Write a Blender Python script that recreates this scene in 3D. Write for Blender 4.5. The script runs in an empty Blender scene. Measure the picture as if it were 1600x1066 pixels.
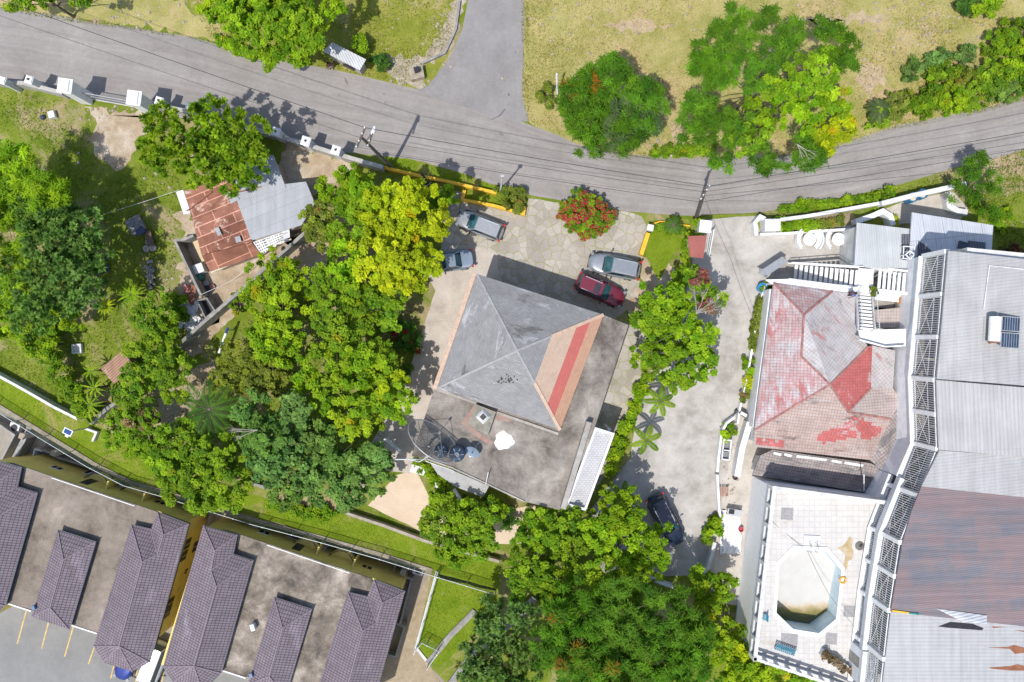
import bpy, math, random
import numpy as np
from mathutils import Vector, Matrix
R = math.radians
rng = np.random.default_rng(7)
random.seed(7)
SC = bpy.context.scene
COL = SC.collection
H, F = 72.0, 1280.0          # flying height of the camera, focal length in photo pixels
SUN = Vector((-0.60, -0.80, 0.0)).normalized()
ELEV = R(65.5)

def P(px, py, z=0.0):
    k = (H - z) / F
    return Vector(((px - 800) * k, (533 - py) * k, z))
def XY(pts, z=0.0):
    return [tuple(P(x, y, z)[:2]) for x, y in pts]
def sh(pts, dx, dy):
    return [(p[0] + dx, p[1] + dy) + tuple(p[2:]) for p in pts]

# ------------------------------------------------------------------ scene tree
def tag(o, label=None, cat=None, group=None, kind=None):
    if label: o['label'] = label
    if cat: o['category'] = cat
    if group: o['group'] = group
    if kind: o['kind'] = kind
    return o
def thing(name, label, cat, loc=(0, 0, 0), rz=0, group=None):
    o = bpy.data.objects.new(name, None)
    o.empty_display_size = 0.3
    COL.objects.link(o)
    o.location = loc; o.rotation_euler = (0, 0, rz)
    return tag(o, label, cat, group)
def copy_tree(o, parent=None, loc=None, rz=None, label=None, group=None):
    c = o.copy(); COL.objects.link(c)
    c.parent = parent
    if loc is not None: c.location = loc
    if rz is not None: c.rotation_euler = (0, 0, rz)
    if label: c['label'] = label
    if group: c['group'] = group
    for ch in list(o.children): copy_tree(ch, c)
    return c
def origin(o):
    v = Vector((0, 0, 0))
    while o is not None:
        v += Vector(o.location); o = o.parent
    return v

SPLIT = {'stand', 'pillar', 'column', 'post', 'leg', 'plank', 'wheel', 'tread', 'roof_light', 'verge_trim', 'rust_patch', 'peeling_patch', 'red_coating', 'roof_patch', 'terrace_edge', 'stringer', 'drain_pipe', 'water_pipe', 'rusty_cap', 'grey_floor_tile', 'roof_batten', 'brown_sheet', 'red_sheet', 'tray', 'strut', 'insulator', 'roof_kerb', 'tar_dab', 'feed_arm', 'roof_frame', 'grey_sheet'}
class MB:
    def __init__(s): s.v = []; s.f = []; s.m = []
    def poly(s, pts, mi=0):
        n = len(s.v); s.v += [tuple(p) for p in pts]
        s.f.append(tuple(range(n, n + len(pts)))); s.m.append(mi)
        return s
    def prism(s, pts, z0, z1, ms=0, mt=None, bottom=False):
        mt = ms if mt is None else mt
        a = sum(pts[i - 1][0] * pts[i][1] - pts[i][0] * pts[i - 1][1] for i in range(len(pts)))
        if a < 0: pts = pts[::-1]
        n = len(s.v); k = len(pts)
        s.v += [(x, y, z0) for x, y in pts] + [(x, y, z1) for x, y in pts]
        for i in range(k):
            j = (i + 1) % k
            s.f.append((n + i, n + j, n + k + j, n + k + i)); s.m.append(ms)
        s.f.append(tuple(range(n + k, n + 2 * k))); s.m.append(mt)
        if bottom: s.f.append(tuple(range(n + k - 1, n - 1, -1))); s.m.append(ms)
        return s
    def box(s, cx, cy, cz, sx, sy, sz, rz=0, mi=0, tilt=None):
        n = len(s.v)
        M = Matrix.Rotation(rz, 3, 'Z')
        if tilt is not None: M = M @ Matrix.Rotation(tilt, 3, 'Y')
        for dx, dy, dz in ((-1,-1,-1),(1,-1,-1),(1,1,-1),(-1,1,-1),(-1,-1,1),(1,-1,1),(1,1,1),(-1,1,1)):
            p = M @ Vector((dx*sx/2, dy*sy/2, dz*sz/2))
            s.v.append((cx+p.x, cy+p.y, cz+p.z))
        for q in ((3,2,1,0),(4,5,6,7),(0,1,5,4),(1,2,6,5),(2,3,7,6),(3,0,4,7)):
            s.f.append(tuple(n + i for i in q)); s.m.append(mi)
        return s
    def beam(s, a, b, w, h, mi=0):
        a = Vector(a); b = Vector(b); d = b - a
        L = d.length
        if L < 1e-6: return s
        d /= L
        side = d.cross(Vector((0, 0, 1)))
        if side.length < 1e-3: side = Vector((1, 0, 0))
        side.normalize(); up = side.cross(d)
        n = len(s.v)
        for p in (a, b):
            for u, w_ in ((-1,-1),(1,-1),(1,1),(-1,1)):
                s.v.append(tuple(p + side*u*w/2 + up*w_*h/2))
        for q in ((0,1,2,3),(7,6,5,4),(0,4,5,1),(1,5,6,2),(2,6,7,3),(3,7,4,0)):
            s.f.append(tuple(n + i for i in q)); s.m.append(mi)
        return s
    def tube(s, path, r, k=6, mi=0, cap=True):
        path = [Vector(p) for p in path]
        n0 = len(s.v)
        rs = r if isinstance(r, (list, tuple)) else [r] * len(path)
        for i, p in enumerate(path):
            d = (path[min(i+1, len(path)-1)] - path[max(i-1, 0)])
            if d.length < 1e-9: d = Vector((0, 0, 1))
            d.normalize()
            a = d.cross(Vector((0, 0, 1)))
            if a.length < 1e-3: a = d.cross(Vector((1, 0, 0)))
            a.normalize(); b = d.cross(a)
            for j in range(k):
                t = 2*math.pi*j/k
                s.v.append(tuple(p + (a*math.cos(t) + b*math.sin(t))*rs[i]))
        for i in range(len(path)-1):
            for j in range(k):
                q = n0+i*k; w = n0+(i+1)*k; j2 = (j+1) % k
                s.f.append((q+j, q+j2, w+j2, w+j)); s.m.append(mi)
        if cap:
            s.f.append(tuple(n0+j for j in range(k-1, -1, -1))); s.m.append(mi)
            e = n0+(len(path)-1)*k
            s.f.append(tuple(e+j for j in range(k))); s.m.append(mi)
        return s
    def lathe(s, prof, cx=0, cy=0, k=20, mi=0):
        n0 = len(s.v)
        for r, z in prof:
            for j in range(k):
                t = 2*math.pi*j/k
                s.v.append((cx+r*math.cos(t), cy+r*math.sin(t), z))
        for i in range(len(prof)-1):
            for j in range(k):
                q = n0+i*k; w = q+k; j2 = (j+1) % k
                s.f.append((q+j, q+j2, w+j2, w+j)); s.m.append(mi)
        e = n0+(len(prof)-1)*k
        s.f.append(tuple(e+j for j in range(k))); s.m.append(mi)
        return s
    def wall(s, pts, w, z0, z1, closed=False, mi=0, mt=None):
        """vertical wall of thickness w along a plan polyline"""
        pts = [Vector(p) for p in pts]; n = len(pts)
        L, Rr = [], []
        for i in range(n):
            if closed: a, b = pts[i-1], pts[(i+1) % n]
            else: a, b = pts[max(i-1, 0)], pts[min(i+1, n-1)]
            d1 = (pts[i]-a); d2 = (b-pts[i])
            if d1.length < 1e-6: d1 = d2
            if d2.length < 1e-6: d2 = d1
            n1 = Vector((-d1.y, d1.x)).normalized(); n2 = Vector((-d2.y, d2.x)).normalized()
            m = (n1+n2)
            m = m.normalized() if m.length > 1e-3 else n1
            q = w/2/max(0.35, m.dot(n1))
            L.append(pts[i]+m*q); Rr.append(pts[i]-m*q)
        za = z0 if isinstance(z0, (list, tuple)) else [z0]*n
        zb = z1 if isinstance(z1, (list, tuple)) else [z1]*n
        b0 = len(s.v)
        for i in range(n):
            s.v += [(Rr[i].x, Rr[i].y, za[i]), (L[i].x, L[i].y, za[i]), (L[i].x, L[i].y, zb[i]), (Rr[i].x, Rr[i].y, zb[i])]
        mt = mi if mt is None else mt
        for i in range(n if closed else n-1):
            a = b0+i*4; b = b0+((i+1) % n)*4
            s.f += [(a, b, b+3, a+3), (b+1, a+1, a+2, b+2), (a+3, b+3, b+2, a+2)]; s.m += [mi, mi, mt]
        if not closed:
            s.f += [(b0+1, b0, b0+3, b0+2), (b0+(n-1)*4, b0+(n-1)*4+1, b0+(n-1)*4+2, b0+(n-1)*4+3)]; s.m += [mi, mi]
        return s
    def roof(s, faces, drop=0.18, mi=0, mf=None, mis=None):
        """faces: lists of (px,py,z); shared corners give hips, ridges, valleys; open edges get a fascia"""
        cnt = {}
        for f in faces:
            for i in range(len(f)):
                e = frozenset((f[i-1][:2], f[i][:2])); cnt[e] = cnt.get(e, 0)+1
        for q, f in enumerate(faces):
            pts = [P(*p) for p in f]
            a = sum(pts[i-1].x*pts[i].y-pts[i].x*pts[i-1].y for i in range(len(pts)))
            if a < 0: pts = pts[::-1]; f = f[::-1]
            s.poly(pts, mis[q] if mis else mi)
            for i in range(len(f)):
                if cnt[frozenset((f[i-1][:2], f[i][:2]))] == 1:
                    A, B = pts[i-1], pts[i]; dz = Vector((0, 0, drop))
                    s.poly([A-dz, B-dz, B, A], mi if mf is None else mf)
        return s
    def pieces(s):
        par = list(range(len(s.v)))
        def find(i):
            while par[i] != i: par[i] = par[par[i]]; i = par[i]
            return i
        for f in s.f:
            for i in f[1:]: par[find(i)] = find(f[0])
        groups = {}
        for f, m in zip(s.f, s.m): groups.setdefault(find(f[0]), []).append((f, m))
        out = []
        for g in groups.values():
            q = MB(); mp = {}
            for f, m in g:
                ids = []
                for i in f:
                    if i not in mp: mp[i] = len(q.v); q.v.append(s.v[i])
                    ids.append(mp[i])
                q.f.append(tuple(ids)); q.m.append(m)
            out.append(q)
        return out
    def build(s, name, mats, parent=None, world=True, smooth=False, loc=None, col=None):
        if name in SPLIT and parent is not None and len(s.f) > 1:
            ps = s.pieces()
            if len(ps) > 1: return [q.build(name, mats, parent, world, smooth, loc) for q in ps][0]
        if not isinstance(mats, (list, tuple)): mats = [mats]
        me = bpy.data.meshes.new(name)
        off = Vector((0, 0, 0))
        if parent is not None and world: off = origin(parent)
        if loc is not None: off = Vector(loc)
        V = [(x-off.x, y-off.y, z-off.z) for x, y, z in s.v]
        me.from_pydata(V, [], s.f)
        for m in mats: me.materials.append(m)
        me.polygons.foreach_set('material_index', s.m)
        # uv in metres: u along the level line of each face, v up its slope
        uv = me.uv_layers.new(name='slope')
        me.update()
        for p in me.polygons:
            nrm = p.normal
            u = Vector((0, 0, 1)).cross(nrm)
            u = Vector((1, 0, 0)) if u.length < 0.02 else u.normalized()
            w = nrm.cross(u)
            for li in p.loop_indices:
                c = me.vertices[me.loops[li].vertex_index].co
                uv.data[li].uv = (c.dot(u), c.dot(w))
        if smooth:
            me.polygons.foreach_set('use_smooth', [True]*len(s.f))
        o = bpy.data.objects.new(name, me); COL.objects.link(o)
        if parent is not None: o.parent = parent
        elif loc is not None: o.location = loc
        return o
def solo(mb, name, mats, label, cat, loc, group=None, smooth=False):
    return tag(mb.build(name, mats, None, loc=loc, smooth=smooth), label, cat, group)
def struct(mb, name, mats):
    return tag(mb.build(name, mats), kind='structure')

# ------------------------------------------------------------------ materials
class NT:
    def __init__(s, name):
        s.m = bpy.data.materials.new(name); s.m.use_nodes = True
        s.t = s.m.node_tree; s.b = s.t.nodes['Principled BSDF']
        s.b.inputs['Specular IOR Level'].default_value = 0.25
        s.co = {}
    def n(s, ty, **kw):
        x = s.t.nodes.new(ty)
        for k, v in kw.items(): setattr(x, k, v)
        return x
    def l(s, a, b): s.t.links.new(a, b)
    def coord(s, kind='Object', rot=0, scale=(1, 1, 1), loc=(0, 0, 0)):
        tc = s.n('ShaderNodeTexCoord'); mp = s.n('ShaderNodeMapping')
        mp.inputs['Rotation'].default_value = (0, 0, rot); mp.inputs['Scale'].default_value = scale
        mp.inputs['Location'].default_value = loc
        s.l(tc.outputs[kind], mp.inputs['Vector']); return mp.outputs['Vector']
    def noise(s, vec, scale, detail=6, rough=0.6, dist=0.0):
        x = s.n('ShaderNodeTexNoise'); x.inputs['Scale'].default_value = scale
        x.inputs['Detail'].default_value = detail; x.inputs['Roughness'].default_value = rough
        x.inputs['Distortion'].default_value = dist
        s.l(vec, x.inputs['Vector']); return x.outputs['Fac']
    def ramp(s, fac, stops):
        x = s.n('ShaderNodeValToRGB'); e = x.color_ramp.elements
        while len(e) < len(stops): e.new(0.5)
        for i, (p, c) in enumerate(stops):
            e[i].position = p
            if not isinstance(c, (tuple, list)): c = (c, c, c)
            e[i].color = (*c, 1)
        s.l(fac, x.inputs['Fac']); return x.outputs['Color']
    def mix(s, fac, a, b, mode='MIX'):
        x = s.n('ShaderNodeMix', data_type='RGBA', blend_type=mode)
        if isinstance(fac, (int, float)): x.inputs['Factor'].default_value = fac
        else: s.l(fac, x.inputs['Factor'])
        for v, i in ((a, 6), (b, 7)):
            if isinstance(v, (tuple, list)): x.inputs[i].default_value = (*v, 1)
            else: s.l(v, x.inputs[i])
        return x.outputs[2]
    def bump(s, h, strength=0.4, dist=0.05):
        x = s.n('ShaderNodeBump'); x.inputs['Strength'].default_value = strength
        x.inputs['Distance'].default_value = dist
        s.l(h, x.inputs['Height']); s.l(x.outputs['Normal'], s.b.inputs['Normal'])
    def out(s, col, rough=0.85, spec=None, metal=0):
        if isinstance(col, (tuple, list)): s.b.inputs['Base Color'].default_value = (*col, 1)
        else: s.l(col, s.b.inputs['Base Color'])
        s.b.inputs['Roughness'].default_value = rough; s.b.inputs['Metallic'].default_value = metal
        if spec is not None: s.b.inputs['Specular IOR Level'].default_value = spec
        return s.m

def plain(name, c, rough=0.6, var=0.12, scale=3.0, spec=0.3, metal=0, bump=0):
    """painted / solid surface with slight wear"""
    t = NT(name); v = t.coord()
    f = t.noise(v, scale, 8, 0.65)
    lo = tuple(x*(1-var*1.6) for x in c); hi = tuple(min(1, x*(1+var)) for x in c)
    col = t.ramp(f, [(0.3, lo), (0.7, hi)])
    if bump: t.bump(t.noise(v, scale*8, 4), bump, 0.02)
    return t.out(col, rough, spec, metal)
def dirty(name, stops, s1=0.5, s2=4.0, rough=0.9, grain=0.25, bump=0.25, streak=None, rot=0):
    """weathered ground, concrete, asphalt, dirt: big patches x fine grain"""
    t = NT(name); v = t.coord()
    f = t.noise(v, s1, 11, 0.70, 0.25)
    col = t.ramp(f, stops)
    g = t.noise(v, s2*4, 5, 0.7)
    gc = t.ramp(g, [(0.25, 1-grain), (0.75, 1+grain*0.35)])
    col = t.mix(1.0, col, gc, 'MULTIPLY')
    g2 = t.noise(v, s2*0.5, 6, 0.7)
    col = t.mix(1.0, col, t.ramp(g2, [(0.3, 1-grain*0.7), (0.65, 1.0)]), 'MULTIPLY')
    if streak:
        v2 = t.coord('UV' if streak[0] == 'UV' else 'Object', rot, streak[1])
        g3 = t.noise(v2, 1.0, 6, 0.6)
        col = t.mix(1.0, col, t.ramp(g3, [(0.3, 1-streak[2]), (0.7, 1+streak[2]*0.4)]), 'MULTIPLY')
    if bump: t.bump(g, bump, 0.03)
    return t.out(col, rough, 0.15)
def grassy(name, dark, mid, light, dirt, dirt_at=0.62, s=0.25):
    t = NT(name); v = t.coord()
    f = t.noise(v, s*3, 10, 0.72, 0.3)
    col = t.ramp(f, [(0.25, dark), (0.48, mid), (0.72, light)])
    fine = t.noise(v, 9.0, 4, 0.75)
    col = t.mix(1.0, col, t.ramp(fine, [(0.25, 0.62), (0.7, 1.15)]), 'MULTIPLY')
    d = t.noise(v, s, 9, 0.7, 0.8)
    dm = t.ramp(d, [(dirt_at-0.06, 0.0), (dirt_at+0.07, 1.0)])
    fd = t.noise(v, 5.0, 5, 0.7)
    dc = t.mix(1.0, dirt, t.ramp(fd, [(0.3, 0.72), (0.7, 1.12)]), 'MULTIPLY')
    col = t.mix(dm, col, dc)
    sp = t.noise(v, 6.5, 2, 0.5)
    col = t.mix(t.ramp(sp, [(0.70, 0.0), (0.76, 0.55)]), col, (0.42, 0.37, 0.27))
    t.bump(fine, 0.6, 0.08)
    return t.out(col, 0.95, 0.05)
def tiles(name, c1, c2, line, tw=0.30, th=0.34, wear=None, lum=0.25, offs=0.0, mortar=0.025, soft=0.4, wear_s=0.35):
    """roof tiles in slope uv; wear=(colour,amount)"""
    t = NT(name); v = t.coord('UV')
    b = t.n('ShaderNodeTexBrick'); t.l(v, b.inputs['Vector'])
    b.offset = offs
    b.inputs['Color1'].default_value = (*c1, 1); b.inputs['Color2'].default_value = (*c2, 1)
    b.inputs['Mortar'].default_value = (*line, 1); b.inputs['Scale'].default_value = 1.0
    b.inputs['Mortar Size'].default_value = mortar; b.inputs['Mortar Smooth'].default_value = soft
    b.inputs['Brick Width'].default_value = tw; b.inputs['Row Height'].default_value = th
    col = b.outputs['Color']
    o = t.coord()
    if wear:
        for wc, amt, scl in wear:
            w = t.noise(t.coord('UV', 0, (0.55, 1.7, 1)), scl, 7, 0.75, 0.6)
            m = t.ramp(w, [(0.62-amt*0.35, 0.0), (0.68-amt*0.30, 1.0)])
            # wear eats the faces before the grooves
            m = t.mix(t.ramp(b.outputs['Fac'], [(0.0, 0.0), (1.0, 0.75)]), m, (0, 0, 0))
            col = t.mix(m, col, wc)
    g = t.noise(o, 1.1, 8, 0.7)
    col = t.mix(1.0, col, t.ramp(g, [(0.3, 1-lum), (0.7, 1.05)]), 'MULTIPLY')
    inv = t.ramp(b.outputs['Fac'], [(0, 1.0), (1, 0.0)])
    t.bump(inv, 0.5, 0.04)
    return t.out(col, 0.75, 0.2)
def corrugated(name, c, rot, pitch=0.2, var=0.18, sheets=None, rust=None, spec=0.35, rough=0.5, amp=0.35, lines=0.35):
    t = NT(name); v = t.coord('Object', rot)
    w = t.n('ShaderNodeTexWave', wave_type='BANDS', bands_direction='X')
    w.inputs['Scale'].default_value = 2*math.pi/(20*pitch)*1.0
    w.inputs['Distortion'].default_value = 0.15; w.inputs['Detail'].default_value = 1
    t.l(v, w.inputs['Vector'])
    f = t.noise(v, 0.45, 8, 0.65, 0.5)
    lo = tuple(x*(1-var*1.5) for x in c); hi = tuple(min(1, x*(1+var*0.6)) for x in c)
    col = t.ramp(f, [(0.3, lo), (0.68, hi)])
    sv = t.coord('Object', rot, (3.0, 0.15, 1))
    col = t.mix(1.0, col, t.ramp(t.noise(sv, 1.0, 5, 0.6), [(0.3, 0.86), (0.7, 1.06)]), 'MULTIPLY')
    col = t.mix(1.0, col, t.ramp(w.outputs['Fac'], [(0.1, 1-lines), (0.6, 1.0)]), 'MULTIPLY')
    if sheets:
        b = t.n('ShaderNodeTexBrick'); t.l(v, b.inputs['Vector']); b.offset = 0.5
        b.inputs['Scale'].default_value = 1.0
        b.inputs['Brick Width'].default_value = sheets[0]; b.inputs['Row Height'].default_value = sheets[1]
        b.inputs['Mortar Size'].default_value = sheets[3] if len(sheets) > 3 else 0.025
        b.inputs['Color1'].default_value = (1, 1, 1, 1)
        b.inputs['Color2'].default_value = (*sheets[2], 1); b.inputs['Mortar'].default_value = (*(sheets[4] if len(sheets) > 4 else (0.62, 0.62, 0.62)), 1)
        col = t.mix(1.0, col, b.outputs['Color'], 'MULTIPLY')
    if rust:
        rn = t.noise(v, rust[1], 8, 0.7, 0.8)
        col = t.mix(t.ramp(rn, [(rust[2], 0.0), (rust[2]+0.08, 1.0)]), col, rust[0])
    t.bump(w.outputs['Fac'], amp, 0.03)
    return t.out(col, rough, spec)
def paving(name, stones, joint, scale=1.1, jw=0.05, rot=0):
    t = NT(name); v = t.coord('Object', rot)
    warp = t.n('ShaderNodeTexNoise'); warp.inputs['Scale'].default_value = 1.3; t.l(v, warp.inputs['Vector'])
    add = t.n('ShaderNodeVectorMath', operation='MULTIPLY_ADD')
    t.l(warp.outputs['Color'], add.inputs[0]); add.inputs[1].default_value = (0.35, 0.35, 0); t.l(v, add.inputs[2])
    vv = add.outputs[0]
    e = t.n('ShaderNodeTexVoronoi', feature='DISTANCE_TO_EDGE', voronoi_dimensions='2D'); e.inputs['Scale'].default_value = scale
    c = t.n('ShaderNodeTexVoronoi', feature='F1', voronoi_dimensions='2D'); c.inputs['Scale'].default_value = scale
    t.l(vv, e.inputs['Vector']); t.l(vv, c.inputs['Vector'])
    sep = t.n('ShaderNodeSeparateColor'); t.l(c.outputs['Color'], sep.inputs[0])
    col = t.ramp(sep.outputs[0], stones)
    big = t.noise(v, 0.35, 7, 0.6)
    col = t.mix(1.0, col, t.ramp(big, [(0.3, 0.8), (0.7, 1.12)]), 'MULTIPLY')
    g = t.noise(v, 7, 5, 0.7)
    col = t.mix(1.0, col, t.ramp(g, [(0.25, 0.8), (0.75, 1.06)]), 'MULTIPLY')
    jn = t.noise(v, 0.5, 6, 0.65, 0.5)
    jm = t.ramp(e.outputs['Distance'], [(jw*0.35, 1.0), (jw, 0.0)])
    jmask = t.mix(1.0, jm, t.ramp(jn, [(0.38, 0.35), (0.6, 1.0)]), 'MULTIPLY')
    col = t.mix(jmask, col, joint)
    t.bump(t.ramp(e.outputs['Distance'], [(0, 0), (jw, 1)]), 0.4, 0.03)
    return t.out(col, 0.9, 0.15)
def glass(name, c=(0.02, 0.035, 0.04)):
    t = NT(name); v = t.coord(); f = t.noise(v, 2.0, 3)
    return t.out(t.ramp(f, [(0.3, tuple(x*0.7 for x in c)), (0.7, tuple(x*1.6 for x in c))]), 0.06, 0.6)
def paint(name, c, flake=0.06, metal=0.0, rough=0.28):
    t = NT(name); v = t.coord(); f = t.noise(v, 5.0, 6)
    m = t.out(t.ramp(f, [(0.3, tuple(x*(1-flake*2) for x in c)), (0.7, tuple(min(1, x*(1+flake)) for x in c))]), rough, 0.5, metal)
    t.b.inputs['Coat Weight'].default_value = 0.6; t.b.inputs['Coat Roughness'].default_value = 0.08
    return m
def mesh_sheet(name, c, opac):
    """woven wire or netting, finer than a pixel: partly open sheet"""
    t = NT(name); m = t.out(c, 0.6)
    tr = t.n('ShaderNodeBsdfTransparent'); mx = t.n('ShaderNodeMixShader'); mx.inputs[0].default_value = opac
    o = t.t.nodes['Material Output']
    t.l(tr.outputs[0], mx.inputs[1]); t.l(t.b.outputs[0], mx.inputs[2]); t.l(mx.outputs[0], o.inputs['Surface'])
    return m
def leafmat(name, trans=0.40, rough=0.6):
    t = NT(name)
    a = t.n('ShaderNodeAttribute', attribute_name='tint')
    c = a.outputs['Color']
    t.out(c, rough, 0.14)
    tl = t.n('ShaderNodeBsdfTranslucent')
    t.l(t.mix(1.0, c, (1.25, 1.15, 0.45), 'MULTIPLY'), tl.inputs['Color'])
    mx = t.n('ShaderNodeMixShader'); mx.inputs[0].default_value = trans
    t.l(t.b.outputs[0], mx.inputs[1]); t.l(tl.outputs[0], mx.inputs[2])
    t.l(mx.outputs[0], t.t.nodes['Material Output'].inputs['Surface'])
    return t.m
# ------------------------------------------------------------------ vegetation
LEAF = leafmat('leaf')
BARK = dirty('bark', [(0.3, (0.09, 0.065, 0.045)), (0.7, (0.22, 0.18, 0.14))], 2.0, 6.0)
PALEBARK = dirty('pale_bark', [(0.3, (0.30, 0.26, 0.21)), (0.7, (0.48, 0.43, 0.37))], 2.0, 6.0)

def unit(a): return a / np.maximum(np.linalg.norm(a, axis=-1, keepdims=True), 1e-9)
def quad_mesh(name, C, D, S, L, W, tint, mat, parent=None, off=None, bend=None):
    """rhombic leaves: centre C, long axis D, side axis S (n,3)"""
    n = len(C)
    L = np.broadcast_to(L, (n,))[:, None]; W = np.broadcast_to(W, (n,))[:, None]
    V = np.empty((n, 4, 3), np.float32)
    V[:, 0] = C - D*L/2; V[:, 1] = C + S*W/2 - D*L*0.08; V[:, 2] = C + D*L/2; V[:, 3] = C - S*W/2 - D*L*0.08
    if bend is not None:
        V[:, 2, 2] -= bend; V[:, 0, 2] -= bend*0.3
    if off is not None: V -= np.array(off, np.float32)
    me = bpy.data.meshes.new(name)
    me.vertices.add(4*n); me.vertices.foreach_set('co', V.reshape(-1))
    me.loops.add(4*n); me.loops.foreach_set('vertex_index', np.arange(4*n, dtype=np.int32))
    me.polygons.add(n); me.polygons.foreach_set('loop_start', np.arange(0, 4*n, 4, dtype=np.int32))
    at = me.attributes.new('tint', 'FLOAT_COLOR', 'POINT')
    col = np.ones((n, 4, 4), np.float32); col[:, :, :3] = np.clip(tint*1.17, 0.004, 0.9)[:, None, :]
    at.data.foreach_set('color', col.reshape(-1))
    me.materials.append(mat); me.update(); me.validate()
    o = bpy.data.objects.new(name, me); COL.objects.link(o)
    if parent is not None: o.parent = parent
    return o

# style: clump radius, clumps per m2, leaves per clump, leaf length, width, mode
ST = {
 'broad':   dict(cr=0.38, k=13.5, n=62, L=0.28, W=0.16, mode='scatter'),
 'small':   dict(cr=0.33, k=16.0, n=58, L=0.23, W=0.13, mode='scatter'),
 'large':   dict(cr=0.42, k=11.5, n=52, L=0.35, W=0.21, mode='scatter'),
 'rosette': dict(cr=0.42, k=13.0, n=46, L=0.40, W=0.15, mode='rosette'),
 'feather': dict(cr=0.55, k=12.0, n=85, L=0.46, W=0.07, mode='feather'),
 'shrub':   dict(cr=0.26, k=22., n=60, L=0.19, W=0.12, mode='scatter'),
}
PAL = {   # two ends of the foliage colour, linear
 'mango':   ((0.090, 0.190, 0.009), (0.245, 0.365, 0.014)),
 'bright':  ((0.120, 0.250, 0.008), (0.290, 0.430, 0.014)),
 'yellow':  ((0.245, 0.335, 0.006), (0.425, 0.490, 0.010)),
 'lime':    ((0.125, 0.245, 0.008), (0.305, 0.425, 0.013)),
 'dark':    ((0.080, 0.165, 0.028), (0.185, 0.310, 0.055)),
 'deep':    ((0.035, 0.100, 0.014), (0.095, 0.200, 0.022)),
 'poinc':   ((0.050, 0.135, 0.006), (0.115, 0.240, 0.010)),
 'olive':   ((0.110, 0.150, 0.020), (0.230, 0.280, 0.030)),
 'grey':    ((0.060, 0.110, 0.030), (0.125, 0.185, 0.058)),
}
def crown_arrays(lobes, style, pal, flower=None, low=-0.25, dens=1.0, flat=0.78):
    s = ST[style]; lo, hi = [np.array(c) for c in PAL[pal]]
    Cs, Ds, Ss, Ls, Ws, Ts = [], [], [], [], [], []
    for (x, y, z, r) in lobes:
        nc = max(5, int(s['k']*r*r*dens))
        d = rng.normal(size=(nc, 3)); d = unit(d)
        d[:, 2] = np.abs(d[:, 2])*np.where(rng.random(nc) < 0.22, low*2.0, 1.0)
        d = unit(d)
        bumpy = 1+0.16*np.sin(d[:, 0]*5.1+x)*np.cos(d[:, 1]*4.7+y)
        rad = r*rng.uniform(0.62, 1.06, nc)*bumpy
        inner = rng.random(nc) < 0.15
        rad = np.where(inner, r*rng.uniform(0.2, 0.6, nc), rad)
        cc = np.array([x, y, z]) + d*rad[:, None]*np.array([1, 1, flat])
        cc += rng.normal(scale=0.08*r, size=(nc, 3))
        tc = rng.random(nc)**1.15
        base = lo + (hi-lo)*tc[:, None]
        base = base*rng.uniform(0.80, 1.17, (nc, 1))*rng.uniform(0.86, 1.14)*np.array([rng.uniform(0.92, 1.06), 1.0, rng.uniform(0.8, 1.4)])
        dead = rng.random(nc) < 0.006
        base[dead] = base[dead]*np.array([1.5, 0.95, 1.0])
        fm = rng.random(nc) < flower[1] if flower is not None else None
        nl = s['n']; N = nc*nl
        out = np.repeat(d, nl, 0); cen = np.repeat(cc, nl, 0)
        crs = np.repeat(s['cr']*rng.uniform(0.65, 1.25, nc), nl)
        up = np.array([0, 0, 1.0])
        if s['mode'] == 'scatter':
            q = unit(rng.normal(size=(N, 3)))*(rng.random((N, 1))**0.45)*crs[:, None]
            q[:, 2] *= 0.75
            pos = cen+q
            nrm = unit(0.95*up+0.30*out+0.70*unit(rng.normal(size=(N, 3))))
            rd = unit(rng.normal(size=(N, 3)))
            dd = unit(rd-nrm*np.sum(rd*nrm, 1, keepdims=True)); ss = np.cross(nrm, dd)
            L = s['L']*rng.uniform(0.6, 1.25, N); W = s['W']*rng.uniform(0.7, 1.25, N)
        elif s['mode'] == 'rosette':
            ax = unit(0.8*up+0.5*out)
            dd = unit(unit(rng.normal(size=(N, 3)))+0.35*ax)
            L = s['L']*rng.uniform(0.65, 1.2, N); W = s['W']*rng.uniform(0.75, 1.25, N)
            pos = cen+dd*(L*0.5+crs*0.12)[:, None]
            ss = unit(np.cross(dd, ax+0.2*rng.normal(size=(N, 3))))
        else:
            th = rng.random(N)*2*np.pi
            dd = np.stack([np.cos(th), np.sin(th), rng.uniform(-0.5, 0.25, N)], 1)
            dd = unit(dd+0.35*out*np.array([1, 1, 0.2]))
            L = s['L']*rng.uniform(0.5, 1.2, N); W = s['W']*rng.uniform(0.6, 1.4, N)
            pos = cen+dd*(L*0.5)[:, None]+rng.normal(scale=0.14, size=(N, 3))
            ss = unit(np.cross(dd, up+0.35*rng.normal(size=(N, 3))))
        t = np.repeat(base, nl, 0)*rng.uniform(0.78, 1.18, (N, 1))
        if fm is not None:
            fl = np.repeat(fm, nl) & (rng.random(N) < 0.55)
            t[fl] = np.array(flower[0])*rng.uniform(0.7, 1.2, (fl.sum(), 1))
        Cs.append(pos); Ds.append(dd); Ss.append(ss); Ls.append(L); Ws.append(W); Ts.append(t)
    return [np.concatenate(a) for a in (Cs, Ds, Ss, Ls, Ws, Ts)]

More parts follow.
